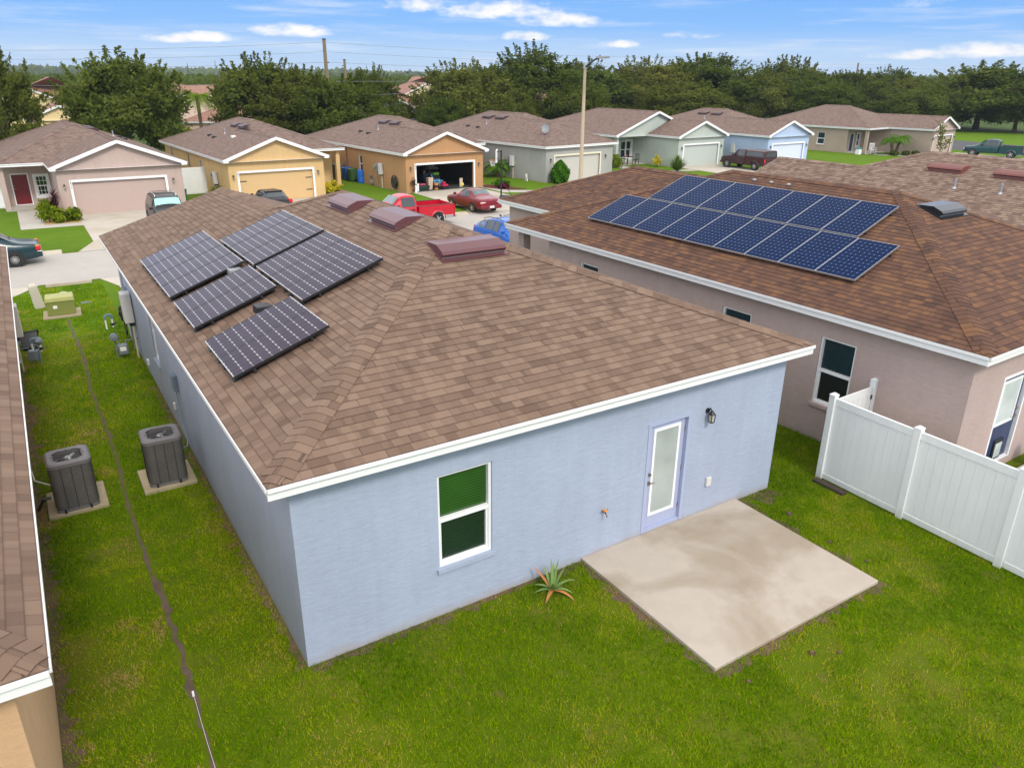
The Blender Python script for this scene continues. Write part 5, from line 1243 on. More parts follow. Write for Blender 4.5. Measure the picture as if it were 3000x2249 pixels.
def quads_object(name, C, A, B, tint, mat, parent=None, tri=False):
    """many flat leaves: centres C, half axes A and B, one tint per leaf"""
    n = len(C)
    if tri: V = np.stack([C - A, C + A, C + B], 1).reshape(-1, 3); k = 3
    else: V = np.stack([C - A - B * .35, C - B * .0 + A * .0 - B, C + A - B * .35, C + B], 1).reshape(-1, 3); k = 4
    me = bpy.data.meshes.new(name); me.vertices.add(n * k); me.vertices.foreach_set('co', V.astype(np.float32).ravel())
    me.loops.add(n * k); me.loops.foreach_set('vertex_index', np.arange(n * k, dtype=np.int32))
    me.polygons.add(n); me.polygons.foreach_set('loop_start', np.arange(0, n * k, k, dtype=np.int32)); me.polygons.foreach_set('loop_total', np.full(n, k, np.int32))
    at = me.attributes.new('tint', 'FLOAT', 'FACE'); at.data.foreach_set('value', np.clip(tint, 0, 1).astype(np.float32))
    me.materials.append(mat); me.update(); me.validate()
    o = bpy.data.objects.new(name, me); COL.objects.link(o)
    if parent is not None: o.parent = parent
    return o
def leaf_axes(g, n, size, N_=None, droop=0.0):
    d = g.normal(size=(n, 3)); d[:, 2] -= droop; d /= np.linalg.norm(d, axis=1)[:, None]
    e = g.normal(size=(n, 3)) if N_ is None else np.cross(N_ + g.normal(size=(n, 3)) * .45, d)
    e -= d * (e * d).sum(1)[:, None]; e /= np.linalg.norm(e, axis=1)[:, None] + 1e-9
    s = size * g.uniform(.6, 1.35, n)[:, None]
    return e * s * .55, d * s
def crown(name, seed, rx, ry, rz, z0, nclump, per, leaf, mat, parent, rough=.35, cr=.85, flat=.75, up=True):
    """leaves gathered in clumps spread over and inside a lumpy crown, with gaps between the clumps"""
    g = np.random.default_rng(seed); C = []; T = []; Nn = []
    lob = g.normal(size=(6, 3)); lob /= np.linalg.norm(lob, axis=1)[:, None]; amp = g.uniform(-.3, .45, 6)
    k = 0
    while k < nclump:
        d = g.normal(size=3); d /= np.linalg.norm(d)
        if d[2] < -.8: continue
        w = 1 + rough * sum(a * max(0, float(d @ l)) ** 3 for a, l in zip(amp, lob))
        rad = w * (g.uniform(.35, 1.0) ** .45)
        c = np.array([d[0] * rx, d[1] * ry, d[2] * rz]) * rad
        r_c = cr * g.uniform(.55, 1.35)
        n = int(per * g.uniform(.6, 1.3))
        p = g.normal(size=(n, 3)) * .5 * r_c; p[:, 2] *= flat
        t0 = g.uniform(.15, .75)
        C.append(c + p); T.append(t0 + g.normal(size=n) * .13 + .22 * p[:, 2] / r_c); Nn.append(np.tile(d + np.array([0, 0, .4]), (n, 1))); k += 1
    # loose sprays breaking the outline
    ns = max(4, nclump // 2)
    for _ in range(ns):
        d = g.normal(size=3); d[2] = abs(d[2]) * .9 + .1; d /= np.linalg.norm(d)
        base = np.array([d[0] * rx, d[1] * ry, d[2] * rz]) * g.uniform(.92, 1.02); n = int(per * .20)
        t = g.uniform(0, 1, n)[:, None]; p = base + (d * np.array([rx, ry, rz]) * .26 + np.array([0, 0, .16 * rz])) * t + g.normal(size=(n, 3)) * (.20 * (1.1 - t)) * cr
        C.append(p); T.append(g.uniform(.2, .8) + g.normal(size=n) * .1); Nn.append(np.tile(d, (n, 1)))
    C = np.concatenate(C) + np.array([0, 0, z0]); T = np.concatenate(T); Nn = np.concatenate(Nn)
    A, B = leaf_axes(g, len(C), leaf, Nn, .25)
    return quads_object(name, C, A, B, T, mat, parent)
def trunk(parent, h, r, seed, spread, branches=5, mat=BARK, zc=None, name='trunk'):
    q = random.Random(seed); m = MB(); top = zc or h
    bend = [(q.uniform(-.1, .1) * k, q.uniform(-.1, .1) * k, h * k / 3) for k in range(4)]
    m.tube(bend, [r * 1.35, r, r * .85, r * .6], 9)
    for i in range(branches):
        t = 2 * math.pi * i / branches + q.uniform(-.4, .4); b0 = Vector(bend[2]).lerp(Vector(bend[3]), q.uniform(-.2, .8)); e = Vector((math.cos(t) * spread * q.uniform(.5, .85), math.sin(t) * spread * q.uniform(.5, .85), top + q.uniform(.0, .35) * top))
        mid = b0.lerp(e, .5) + Vector((0, 0, .12 * spread)); m.tube([b0, mid, e], [r * .5, r * .32, r * .1], 6)
    return m.build(name, mat, parent)
TREES = {}
def tree_kind(key, seed, h, rad, mat, nclump, per, leaf, cr=.9, name='oak_tree'):
    r = empty(name, (0, 0, 0)); cz = h * .53
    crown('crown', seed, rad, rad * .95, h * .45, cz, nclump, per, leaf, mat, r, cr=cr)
    trunk(r, h * .35, .045 * h * .55, seed, rad * .7, zc=h * .5)
    TREES[key] = [r, False, h, rad]
tree_kind('a', 11, 9.0, 4.6, OAK, 150, 210, .15, cr=.85)
tree_kind('b', 12, 9.0, 4.4, OAKM, 125, 230, .15, cr=.9)
tree_kind('c', 13, 9.5, 4.2, OAK, 105, 260, .16, cr=1.0)
tree_kind('d', 14, 9.0, 4.0, OAKY, 110, 230, .16, cr=.85)
tree_kind('e', 15, 10.5, 3.7, OAK, 130, 190, .15, cr=.75)
tree_kind('f', 16, 9.0, 4.5, OAKM, 95, 280, .16, cr=1.05)
def tree(key, x, y, h, rad, rz, label, group='trees behind the street'):
    k = TREES[key]; o = k[0] if not k[1] else copy_tree(k[0]); k[1] = True
    o.location = (x, y, 0); o.rotation_euler = (0, 0, rz); o.scale = (rad / k[3], rad / k[3], h / k[2]); tag(o, label, 'tree', group); return o
CXY = Vector((CX, CY))
def at(px, y):          # ground point on the sight line of a column of the frame at street-depth y
    d = f_ + r_ * ((px - 1500) / 2229.99) - u_ * ((230 - 1124.5) / 2229.99)
    t = (y - CY) / d.y; return CX + d.x * t, y
def top_h(px, y, py):
    d = f_ + r_ * ((px - 1500) / 2229.99) - u_ * ((py - 1124.5) / 2229.99); return CZ + d.z * (y - CY) / d.y
def tree_px(key, px, y, py, wpx, label, **k):
    py += (14 if px > 1500 else 7) if py < 225 else 0; x, y = at(px, y); h = top_h(px, y, py); dist = (Vector((x, y)) - CXY).length; dep = (Vector((x, y)) - CXY).dot(Vector((f_.x, f_.y)).normalized()) * 1.02
    tree(key, x, y, h * 1.02, wpx / 2 / 2229.99 * dep * 1.05, px * .37, label, **k)
tree_px('a', -45, 60, 176, 230, 'spreading oak at the left edge behind the pink house')
tree_px('f', 345, 66, 178, 290, 'broad dense oak filling the gap between pink and yellow houses')
tree_px('b', 440, 84, 236, 110, 'lower oak right of the broad oak, above the yellow roof ridge')
tree_px('d', 755, 72, 188, 220, 'tawny-topped oak behind the yellow house ridge')
tree_px('a', 850, 70, 226, 230, 'oak with low dark crown in front of the tall utility pole')
tree_px('c', 985, 66, 246, 230, 'wide dark oak below the two utility poles')
tree_px('e', 1090, 82, 212, 130, 'airy thin-topped tree just right of the shorter utility pole')
tree_px('b', 1365, 74, 198, 240, 'round olive oak between orange-tan and grey roofs')
tree_px('e', 1560, 78, 148, 205, 'tallest dark oak, standing behind the grey house')
tree_px('a', 1450, 100, 205, 200, 'hazy oak left of the tallest oak')
tree_px('f', 1735, 88, 200, 250, 'oak behind the street lamp pole')
tree_px('c', 1700, 70, 262, 170, 'low dark oak filling beneath the street lamp head')
tree_px('e', 1715, 105, 180, 160, 'far tree showing a thin crown beside the lamp head')
tree_px('b', 1905, 84, 178, 230, 'dark oak over the sage house ridge')
tree_px('a', 2080, 82, 172, 250, 'dark oak around the right-hand mid pole')
tree_px('c', 2010, 70, 250, 220, 'low shaded oak behind the pale blue house roof')
tree_px('d', 2310, 84, 176, 190, 'yellow-green oak standing above its neighbours right of the pale blue house')
tree_px('b', 2215, 78, 225, 200, 'low oak between dark oak and yellow-green oak')
tree_px('c', 2400, 72, 235, 180, 'low oak behind the tan house ridge')
tree_px('a', 2500, 80, 212, 190, 'dark oak next to the far right utility pole')
tree_px('e', 2605, 84, 200, 130, 'narrow dark oak above the tan house garage wing')
tree_px('f', 2670, 74, 238, 150, 'low oak by the tan house garage gable')
tree_px('b', 2715, 64, 262, 170, 'lighter low oak right of the tan house gable')
tree_px('f', 2890, 60, 190, 290, 'large spreading oak in front of the right-hand cloud')
tree_px('a', 3010, 54, 212, 200, 'large oak cut by the right edge')
tree_px('c', 2800, 66, 222, 150, 'oak between low lighter oak and large spreading oak')
tree_px('b', 690, 92, 215, 120, 'oak right of the bright palm behind the yellow house'); 
tree_px('b', 260, 76, 300, 130, 'low bushy oak behind the pink house roof peak')
tree_px('d', 1165, 78, 305, 100, 'yellow-green bushy tree in front of the grey gable')
tree_px('a', 1290, 70, 300, 120, 'low oak right of the grey gable'); tree_px('c', 1480, 70, 270, 170, 'low dark oak behind the grey house ridge')
# a far band of woods that reads as one mass
def woods(name, spots, leaf, mat, per):
    g = np.random.default_rng(5); C = []; T = []; N_ = []
    for x, y, r, h in spots:
        n = per; d = g.normal(size=(n, 3)); d /= np.linalg.norm(d, axis=1)[:, None]; d[:, 2] = np.abs(d[:, 2])
        rad = g.uniform(.55, 1.05, n)[:, None] * (1 + .25 * np.sin(d[:, :1] * 7 + x) * np.cos(d[:, 1:2] * 5 + y))
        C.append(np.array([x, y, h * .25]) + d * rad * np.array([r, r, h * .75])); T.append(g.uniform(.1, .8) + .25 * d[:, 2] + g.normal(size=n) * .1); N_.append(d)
    C = np.concatenate(C); A, B = leaf_axes(g, len(C), leaf, np.concatenate(N_), .1)
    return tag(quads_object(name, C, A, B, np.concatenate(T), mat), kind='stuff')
g_ = random.Random(21); sp = []
for i in range(150):
    if 0: pass
    px = -150 + 3300 * i / 149 + g_.uniform(-18, 18); y = g_.uniform(150, 210); x, y = at(px, y); sp.append((x, y, g_.uniform(4, 7), top_h(px, y, g_.uniform(226, 244))))
woods('near_woods', sp, .36, OAK, 1700)
sp = []
for i in range(210):
    px = -200 + 3400 * i / 209 + g_.uniform(-14, 14); y = g_.uniform(260, 620); x, y = at(px, y); sp.append((x, y, g_.uniform(9, 18), max(3.5, top_h(px, y, g_.uniform(221, 232)))))
woods('distant_woods', sp, 1.5, OAK, 420)
sp = []
for i in range(150):
    px = -300 + 3600 * i / 149 + g_.uniform(-14, 14); y = g_.uniform(1000, 2300); x, y = at(px, y); sp.append((x, y, g_.uniform(50, 110), g_.uniform(6, 12)))
woods('horizon_woods', sp, 7.0, OAK, 160)

# ------------------------------------------------------------------ palms, shrubs, garden plants
def frond(m_list, base, ang, ln, rise, droop, w, g, n=16):
    pts = []; dx, dy = math.cos(ang), math.sin(ang)
    for k in range(n + 1):
        t = k / n; pts.append(np.array([base[0] + dx * ln * t * (1 - .18 * t), base[1] + dy * ln * t * (1 - .18 * t), base[2] + rise * t - droop * t * t]))
    side = np.array([-dy, dx, 0])
    for k in range(1, n + 1):
        p = pts[k]; d = pts[k] - pts[k - 1]; d /= np.linalg.norm(d); l = w * math.sin(math.pi * min(1, .12 + .88 * k / n)) ** .6 + .04
        for s in (-1, 1):
            for j in (0, .5):
                tip = side * s * l + d * l * .55 + np.array([0, 0, -.35 * l]); c = p - d * j * ln / n
                m_list.append((c + tip * .5, d * .018 * (1 + ln * .25), tip * .5, g.uniform(.2, .9)))
def palm(name, loc, stems, h, nf, ln, label, mat=PALML, r=.10, group=None, w=.38, rise=.9, droop=1.7):
    root = empty(name, loc, 0, label, 'palm', group); g = np.random.default_rng(abs(hash(label)) % 1000 if False else int(loc[0] * 7 + loc[1]))
    L_ = []
    for (sx, sy, hh) in stems:
        m = MB(); m.tube([(sx * .3, sy * .3, 0), (sx * .6, sy * .6, hh * .5), (sx, sy, hh)], [r * 1.2, r, r * 1.1], 8); m.build('trunk', PALMBARK, root)
        for k in range(nf):
            a = 2 * math.pi * k / nf + g.uniform(-.2, .2); q = g.uniform(.2, 1.0); frond(L_, (sx, sy, hh), a, ln * g.uniform(.75, 1.1), rise * ln * q, droop * ln * (.35 + .35 * q), w * ln * .55, g)
    C = np.array([c for c, a, b, t in L_]); A = np.array([a for c, a, b, t in L_]); B = np.array([b for c, a, b, t in L_]); T = np.array([t for c, a, b, t in L_])
    quads_object('fronds', C, A, B, T, mat, root); return root
x, y = at(2620, 42.2); palm('date_palm', (77.9, 41.0, 0), [(-.75, .1, 1.5), (.65, -.1, 1.7)], 1.4, 17, 1.6, 'double-stemmed pygmy palm against the tan house wall', r=.14, rise=1.05, droop=1.55)
palm('date_palm', (31.0, 45.4, 0), [(-.3, 0, .7), (.35, .1, .9)], .5, 15, 1.6, 'low bushy palm between orange-tan and grey houses', r=.12, rise=1.15, droop=1.5)
x, y = at(570, 74); palm('queen_palm', (x, y, 0), [(0, 0, 5.4)], 5.4, 18, 3.0, 'bright green palm seen between the oaks above the yellow house', mat=PALMY, r=.16, w=.42)
x, y = at(548, 70); palm('young_palm', (x, y, 0), [(0, 0, 2.4)], 2.4, 12, 1.9, 'yellowing young palm in front of the pink cottage', mat=leaf_mat('yellowing_fronds', (.16, .18, .01), (.34, .34, .03), .3), r=.09, rise=1.4, droop=2.2)
def shrub(name, loc, rx, ry, h, label, mat, n=26, per=42, leaf=.09, group=None, cat='shrub'):
    r = empty(name, loc, 0, label, cat, group)
    crown('foliage', int(loc[0] * 31 + loc[1] * 17) % 9999, rx, ry, h * .5, h * .52, n, per, leaf, mat, r, cr=min(rx, h * .5) * .55, rough=.2, flat=1)
    m = MB(); 
    for k in range(3): m.tube([(0, 0, 0), (rx * .25 * math.cos(k * 2.1), ry * .25 * math.sin(k * 2.1), h * .55)], [.02, .008], 5)
    m.build('stems', DRYSTEM, r); return r
shrub('shrub', (-.92, 40.0, 0), .36, .34, .80, 'yellow-green shrub at the front of the mulch bed by the walk', BUSHG)
shrub('shrub', (-.95, 41.5, 0), .38, .38, .95, 'yellow-green shrub behind the first, beside the front walk', BUSHG)
shrub('shrub', (-.42, 39.75, 0), .30, .28, .62, 'small yellow-green shrub in the middle of the mulch bed', BUSHG)
shrub('shrub', (.24, 39.85, 0), .32, .3, .66, 'yellow-green shrub beside the pink garage door', BUSHG)
shrub('flowering_shrub', (16.2, 43.4, 0), .75, .5, .6, 'low shrub full of yellow blooms by the yellow house porch', YELF)

shrub('porch_shrub', (43.5, 45.9, 0), .55, .5, .95, 'green and red shrub beside the sage porch post', BUSHG); shrub('porch_shrub', (47.3, 44.6, 0), .28, .28, .9, 'spindly yellow-green plant by the porch chairs', YELF, 14, 26, .08)
shrub('ground_cover', (28.1, 40.4, .02), .6, .5, .35, 'low green planting in the red mulch bed', CYPR); shrub('ground_cover', (27.6, 39.3, .02), .35, .35, .3, 'low dark red planting in the red mulch bed', REDL)
shrub('foundation_plant', (8.75, 43.6, 0), .35, .4, .7, 'ragged weed against the yellow house wall beside the white fence', BUSHG)
for i, (xx, yy) in enumerate(((78.6, 40.1), (79.6, 39.6), (77.3, 40.6))): shrub('foundation_plant', (xx, yy, 0), .4, .35, .4, ['low plant under the pygmy palm', 'low plant near the tan garage corner', 'low plant by the tan house walk'][i], OAK)
# cone-shaped cypress by the grey garage
r = empty('cypress_bush', (32.95, 39.7, 0), 0, 'bright green teardrop cypress at the grey garage corner', 'shrub')
g = np.random.default_rng(8); n = 5200; z = g.uniform(0, 1, n); rr = .66 * np.sin(np.pi * np.clip(z * .78 + .22, 0, 1)) ** .75 * (.75 + .3 * g.uniform(0, 1, n)); t = g.uniform(0, 2 * np.pi, n) 
rr *= 1 + .10 * np.sin(5 * t + z * 9) + .09 * np.sin(11 * t - z * 17); Cc = np.stack([rr * np.cos(t), rr * np.sin(t), .06 + 1.62 * z], 1); d_ = np.stack([np.cos(t), np.sin(t), np.full(n, .4)], 1); A, B = leaf_axes(g, n, .085, d_, -.8)
quads_object('foliage', Cc, A, B, .5 + .3 * np.sin(5 * t + z * 9) + g.normal(size=n) * .15, CYPR, r)
m = MB(); m.tube([(0, 0, 0), (0, 0, 1.2)], [.05, .02], 6); m.build('trunk', BARK, r)
# cordyline
def spiky(name, loc, n, ln, w, label, mat, seed, h0=(.1, .9), up=.5, cat='plant', curve=.25):
    r = empty(name, loc, 0, label, cat); g = np.random.default_rng(seed); C, A, B, T = [], [], [], []
    for k in range(n):
        a = g.uniform(0, 2 * np.pi); el = g.uniform(up - .45, up + .75); d = np.array([math.cos(a) * math.cos(el), math.sin(a) * math.cos(el), math.sin(el)]); s = np.array([-math.sin(a), math.cos(a), 0]); l = ln * g.uniform(.6, 1.1); z = g.uniform(*h0)
        C.append(np.array([0, 0, z]) + d * l * .5); A.append(s * w); B.append(d * l * .5); T.append(g.uniform(.1, .95))
    quads_object('leaves', np.array(C), np.array(A), np.array(B), np.array(T), mat, r)
    m = MB(); m.tube([(0, 0, 0), (0, 0, max(h0))], [.035, .02], 6); m.build('stem', DRYSTEM, r); return r
spiky('cordyline', (-.45, 41.2, 0), 190, .55, .032, 'tall dark red cordyline in front of the pink house window', REDL, 3, (.25, 1.35), .35)
spiky('tall_grass', (46.45, 41.1, 0), 950, 1.3, .024, 'clump of tall grass at the sage garage corner', GRASSL, 5, (.0, .12), .95, 'ornamental grass')
# dead vine on the orange house front
r = empty('dried_vine', (20.98, 40.28, 0), 0, 'dry brown climber on the orange-tan wall left of the garage', 'plant'); m = MB(); q = random.Random(4)
for k in range(16):
    z = q.uniform(0, .8); a = q.uniform(-.22, .22); m.tube([(0, -.05, z * .6), (a * .6, -.08, z + .12), (a, -.05, z + q.uniform(.1, .35))], [.014, .01, .005], 5)
m.build('stems', DRYSTEM, r); crown('foliage', 6, .20, .08, .5, .5, 12, 18, .05, leaf_mat('dry_leaves', (.06, .03, .02), (.14, .09, .04), .1), r, cr=.12)
# sapling by the tan garage
r = empty('sapling', (80.7, 37.6, 0), 0, 'sparse young tree in front of the tan garage door', 'tree'); m = MB(); q = random.Random(9); tips = []
for k in range(9):
    a = q.uniform(0, 6.28); e = (math.cos(a) * q.uniform(.3, 1.15), math.sin(a) * q.uniform(.3, 1.15), q.uniform(1.3, 3.7)); m.tube([(0, 0, .2), (e[0] * .4, e[1] * .4, e[2] * .55), e], [.03, .02, .007], 5); tips.append(e)
m.build('trunk', pmat('pale_bark', (.30, .25, .18), .8), r)
g = np.random.default_rng(2); P_ = np.concatenate([np.array(e)[None] * g.uniform(.5, 1.05, 26)[:, None] + g.normal(size=(26, 3)) * .13 for e in tips]); A, B = leaf_axes(g, len(P_), .14); quads_object('crown', P_, A, B, g.uniform(0, 1, len(P_)), OAKY, r)
# agave-like aloe by the rear wall, leaves as thick curved blades
ALOE = None
def aloe(loc, label):
    r = empty('aloe', loc, 0, label, 'plant'); q = random.Random(12)
    mg = pmat('aloe_green', (.15, .24, .06), .5, var=.25); mo = pmat('aloe_orange', (.42, .17, .05), .55, var=.25)
    spec = [(100, 78, .52, 0), (62, 74, .50, 0), (130, 62, .40, 0), (85, 66, .46, 0), (40, 58, .42, 0), (150, 48, .50, 1), (20, 42, .44, 0), (175, 40, .34, 0), (270, 60, .34, 0), (230, 52, .36, 0), (310, 50, .36, 0), (-35, 24, .46, 1), (200, 30, .34, 0), (250, 22, .38, 1), (340, 34, .36, 0), (110, 85, .30, 0)]
    for a, el, ln, o in spec:
        a, el = R(a - 33), R(el); rings = []; n = 7; p = Vector((0, 0, .03)); ang = el
        for k in range(n):
            t = k / (n - 1); w = .042 * (1 - t) ** .75 * (1 if t > .12 else .85) + .002; d = Vector((math.cos(a) * math.cos(ang), math.sin(a) * math.cos(ang), math.sin(ang))); s = Vector((-math.sin(a), math.cos(a), 0)); up = s.cross(d) * -1
            rings.append([p - s * w, p - up * w * .45, p + s * w, p + up * w * .12]); p = p + d * ln / (n - 1); ang -= (.20 if el < .8 else .05)
        m = MB(); m.rings(rings); m.build('leaf', mo if o else mg, r)
aloe((3.86, -.42, 0), 'green and orange spiky aloe growing at the foot of the blue rear wall')
# ------------------------------------------------------------------ street lamp, poles and wires
POLEC = pmat('aged_concrete_pole', (.46, .37, .26), .8, var=.1); WOODP = pmat('utility_pole_wood', (.20, .15, .09), .85, var=.2, bump=.3, bscale=9)
r = empty('street_lamp', (29.0, 32.0, 0), 0, 'tan concrete street lamp pole with curved grey arm over the road', 'street lamp')
m = MB(); m.tube([(0, 0, 0), (0, 0, 8.25)], [.155, .085], 10); m.build('pole', POLEC, r)
m = MB(); m.lathe((0, 0, 8.0), [(.10, 0), (.11, .05), (.11, .28), (.06, .32)], 10); m.build('bracket', GALV, r)
m = MB(); m.tube([(0, -.05, 8.12), (-.03, -.5, 8.30), (-.08, -1.0, 8.52), (-.13, -1.45, 8.60)], .055, 7); m.build('arm', DARKMETAL, r)
m = MB(); m.rings([[(-.15 + a * .9, -1.35 - t, 8.60 + b) for a, b in ((-.15, 0), (.15, 0), (.10, .11), (-.10, .11))] if k in (0, 3) else [(-.17 + a * 1.5, -1.35 - t, 8.58 + b) for a, b in ((-.10, 0), (.10, 0), (.07, .13), (-.07, .13))] for k, t in enumerate((0, .25, .75, 1.05))]); m.build('lamp_head', GREYPLASTIC, r, bevel=.02)
m = MB(); m.cyl((-.17, -1.62, 8.70), .04, .07, 8); m.build('photocell', BLACK, r)
def unproject(px, py, Zf):
    return Vector((CX, CY, CZ)) + (f_ + r_ * ((px - 1500) / 2229.99) - u_ * ((py - 1124.5) / 2229.99)) * Zf
def upole(px, py, Zf, rad, label, arms=()):
    p = unproject(px, py, Zf); r = empty('utility_pole', (p.x, p.y, 0), 0, label, 'utility pole', 'utility poles'); m = MB(); m.tube([(0, 0, 0), (0, 0, p.z)], [rad * 1.3, rad], 9); m.build('pole', WOODP, r)
    for dz, l in arms:
        q = MB(); q.tube([(0, 0, p.z - dz), (.5 * l, -.4 * l, p.z - dz + .03)], .05, 6); q.build('bracket', DARKMETAL, r)
    q = MB(); q.cyl((0, 0, p.z - .02), rad * 1.15, .10, 9); q.build('pole_cap', DARKMETAL, r)
    return p
A_ = upole(949, 116, 78, .17, 'tall wooden utility pole above the yellow house roof', ((2.2, .6), (1.1, -.3))); B_ = upole(1009, 176, 96, .15, 'shorter utility pole with transformer bracket beside the tall one', ((.7, -.6),)); C_ = upole(2042, 163, 140, .19, 'utility pole rising from dark oaks right of the street lamp', ((.6, .6),)); D_ = upole(2515, 186, 230, .24, 'far utility pole above the oaks behind the tan house', ((.6, -.6),))
def wire(name, pts, rad, label, sag):
    m = MB(); path = []
    for a, b in zip(pts, pts[1:]):
        for k in range(14):
            t = k / 14; path.append(a.lerp(b, t) - Vector((0, 0, sag * 4 * t * (1 - t))))
    path.append(pts[-1]); m.tube(path, rad, 4); tag(m.build(name, pmat('wire_grey', (.18, .18, .19), .6)), label, 'wire', 'overhead wires')
left = unproject(-500, 0, 70)
for i, (dz, zl, rd) in enumerate(((.25, 140, .013), (1.15, 166, .013), (2.15, 186, .013), (4.0, 236, .022), (5.5, 286, .022))):
    L_ = unproject(-420, zl, 88); pts = [L_, A_ - Vector((0, 0, dz)), C_ - Vector((0, 0, min(dz, 2.6)))]
    if i < 3: pts += [D_ - Vector((0, 0, dz)), unproject(3300, 196 + 8 * i, 300)]
    wire('overhead_wire', pts, rd, ['topmost of the overhead wires crossing the sky', 'second overhead wire from the top', 'third overhead wire, just above the tree tops', 'thicker overhead wire passing in front of the trees', 'lowest dark overhead cable in front of the trees'][i], .5)
m = MB(); p = unproject(629, 178, 420); m.tube([(p.x, p.y, 0), (p.x, p.y, p.z)], .22, 5); tag(m.build('radio_mast', pmat('mast_grey', (.20, .22, .25), .6)), 'thin distant radio mast above the trees', 'mast')
for px, py, Zf, s, lab in ((580, 212, 1500, 1.0, 'distant white water tower left of the bright palm treetops'), (149, 229, 1900, .9, 'tiny white water tower on the left horizon')):
    p = unproject(px, py, Zf); r = empty('water_tower', (p.x, p.y, 0), 0, lab, 'water tower', 'water towers'); TW = pmat('tower_white', (.80, .82, .84), .5)
    m = MB(); m.cyl((0, 0, -20), 2.2 * s, p.z + 16, 12); m.build('shaft', TW, r); m = MB(); m.lathe((0, 0, p.z - 7), [(2.2 * s, 0), (6 * s, 2.2), (6.6 * s, 4.4), (5.4 * s, 6.2), (1 * s, 7)], 16); m.build('tank', TW, r)

# ------------------------------------------------------------------ houses beyond the oaks
BUTTER = stucco('butter_stucco', (.72, .55, .29)); BLUSH = stucco('blush_stucco', (.60, .44, .36)); GREYL = stucco('light_grey_stucco', (.40, .39, .41)); CREAMW = stucco('cream_siding', (.70, .60, .38))
def far_house(px, y, W, wg, Zt, wall, roof, label, rz=0, p=.42, L=12, off=None, gable=True, win=True):
    x, _ = at(px, y); h = House(label, (x - (off if off is not None else wg / 2), y, 0), rz, False, W, L, wg, 3.0, 1.2, Zt, p, wall, roof, gable=gable)
    if win: h.window('front_garage', wg / 2 - .6, wg / 2 + .6, Zt - 1.9, Zt - .7, P_TEAL, P_BLACK, trim=True); h.window('front', wg + .6, wg + 1.4, Zt - 2.1, Zt - .8, P_TEAL, P_BLACK, trim=True)
    h.finish(); return h
far_house(154, 92, 10, 6.2, 2.75, BUTTER, TERRA_ROOF, 'butter yellow house with white gable trim glimpsed left of the broad oak')
far_house(72, 122, 12, 5.6, 4.1, BUTTER, TERRA_ROOF, 'yellow two-storey gabled house highest among the left trees', L=9)
far_house(660, 138, 9, 7, 3.9, BLUSH, TERRA_ROOF, 'long reddish roof behind the bright palm', rz=R(90), L=14, off=0)
far_house(520, 86, 8, 5, 2.55, BLUSH, TERRA_ROOF, 'pink cottage corner beneath the bright palm', rz=R(-28), off=0, gable=False)
far_house(1156, 104, 11, 6.0, 2.85, GREYL, TERRA_ROOF, 'grey house with white gable between the oaks', win=False)
far_house(1250, 116, 13, 8.6, 4.35, CREAMW, TERRA_ROOF, 'cream two-storey house with tall white-trimmed gable', L=11)
far_house(945, 112, 9, 4.0, 3.9, BLUSH, TERRA_ROOF, 'peach gabled house behind the tall utility pole', L=9)
far_house(1665, 124, 10, 7, 3.1, BLUSH, TERRA_ROOF, 'orange-roofed house hidden behind trees left of the street lamp', rz=R(90), off=0)
far_house(2735, 150, 10, 7, 3.6, BLUSH, TERRA_ROOF, 'reddish-roofed house far off between the right-hand oaks', rz=R(90), off=0, L=13)

# ------------------------------------------------------------------ things about the street
r = empty('basketball_hoop', (25.25, 35.75, 0), R(-35), 'portable basketball hoop with black pole and clear backboard beside the driveway', 'basketball hoop')
m = MB(); m.hexa([(-.15, -.35, 0), (1.0, -.35, 0), (1.0, .35, 0), (-.15, .35, 0), (-.05, -.25, .16), (.9, -.25, .12), (.9, .25, .12), (-.05, .25, .16)]); m.build('base', BLACK, r, bevel=.03)
m = MB(); m.tube([(0, 0, .1), (0, 0, 3.05)], .05, 8); m.tube([(0, 0, 2.3), (-.28, 0, 2.55)], .025, 6); m.tube([(0, 0, 2.95), (-.28, 0, 2.95)], .025, 6); m.build('pole', BLACK, r)
m = MB(); m.tube([(0, 0, 1.1), (.75, 0, .14)], .02, 6); m.build('brace', BLACK, r)
m = MB(); m.box(-.32, -.55, 2.30, -.29, .55, 3.05); o = m.build('backboard', pmat('clear_board', (.45, .47, .48), .2, var=.05), r)
m = MB()
for b in ((-.335, -.56, 3.02, -.275, .56, 3.07), (-.335, -.56, 2.28, -.275, .56, 2.33), (-.335, -.57, 2.33, -.275, -.52, 3.02), (-.335, .52, 2.33, -.275, .57, 3.02)): m.box(*b)
m.build('board_frame', WHITE, o)
m = MB()
for b in ((-.328, -.24, 2.42, -.322, .24, 2.45), (-.328, -.24, 2.75, -.322, .24, 2.78), (-.328, -.24, 2.45, -.322, -.21, 2.75), (-.328, .21, 2.45, -.322, .24, 2.75)): m.box(*b)
m.build('target_square', DARKMETAL, o)
m = MB(); m.tube([(-.56 + .22 * math.cos(2 * math.pi * k / 18), .22 * math.sin(2 * math.pi * k / 18), 2.42) for k in range(19)], .016, 6); m.box(-.36, -.08, 2.38, -.32, .08, 2.46); m.build('rim', pmat('orange_rim', (.55, .10, .03), .5), r)
m = MB()
for k in range(12):
    t, t2 = 2 * math.pi * k / 12, 2 * math.pi * (k + 1) / 12
    for ta, tb in ((t, t2), (t2, t)): m.tube([(-.56 + .21 * math.cos(ta), .21 * math.sin(ta), 2.41), (-.56 + .15 * math.cos((ta + tb) / 2), .15 * math.sin((ta + tb) / 2), 2.2), (-.56 + .11 * math.cos(tb), .11 * math.sin(tb), 2.02)], .008, 4)
m.build('net', pmat('net_white', (.7, .68, .62), .8), r)
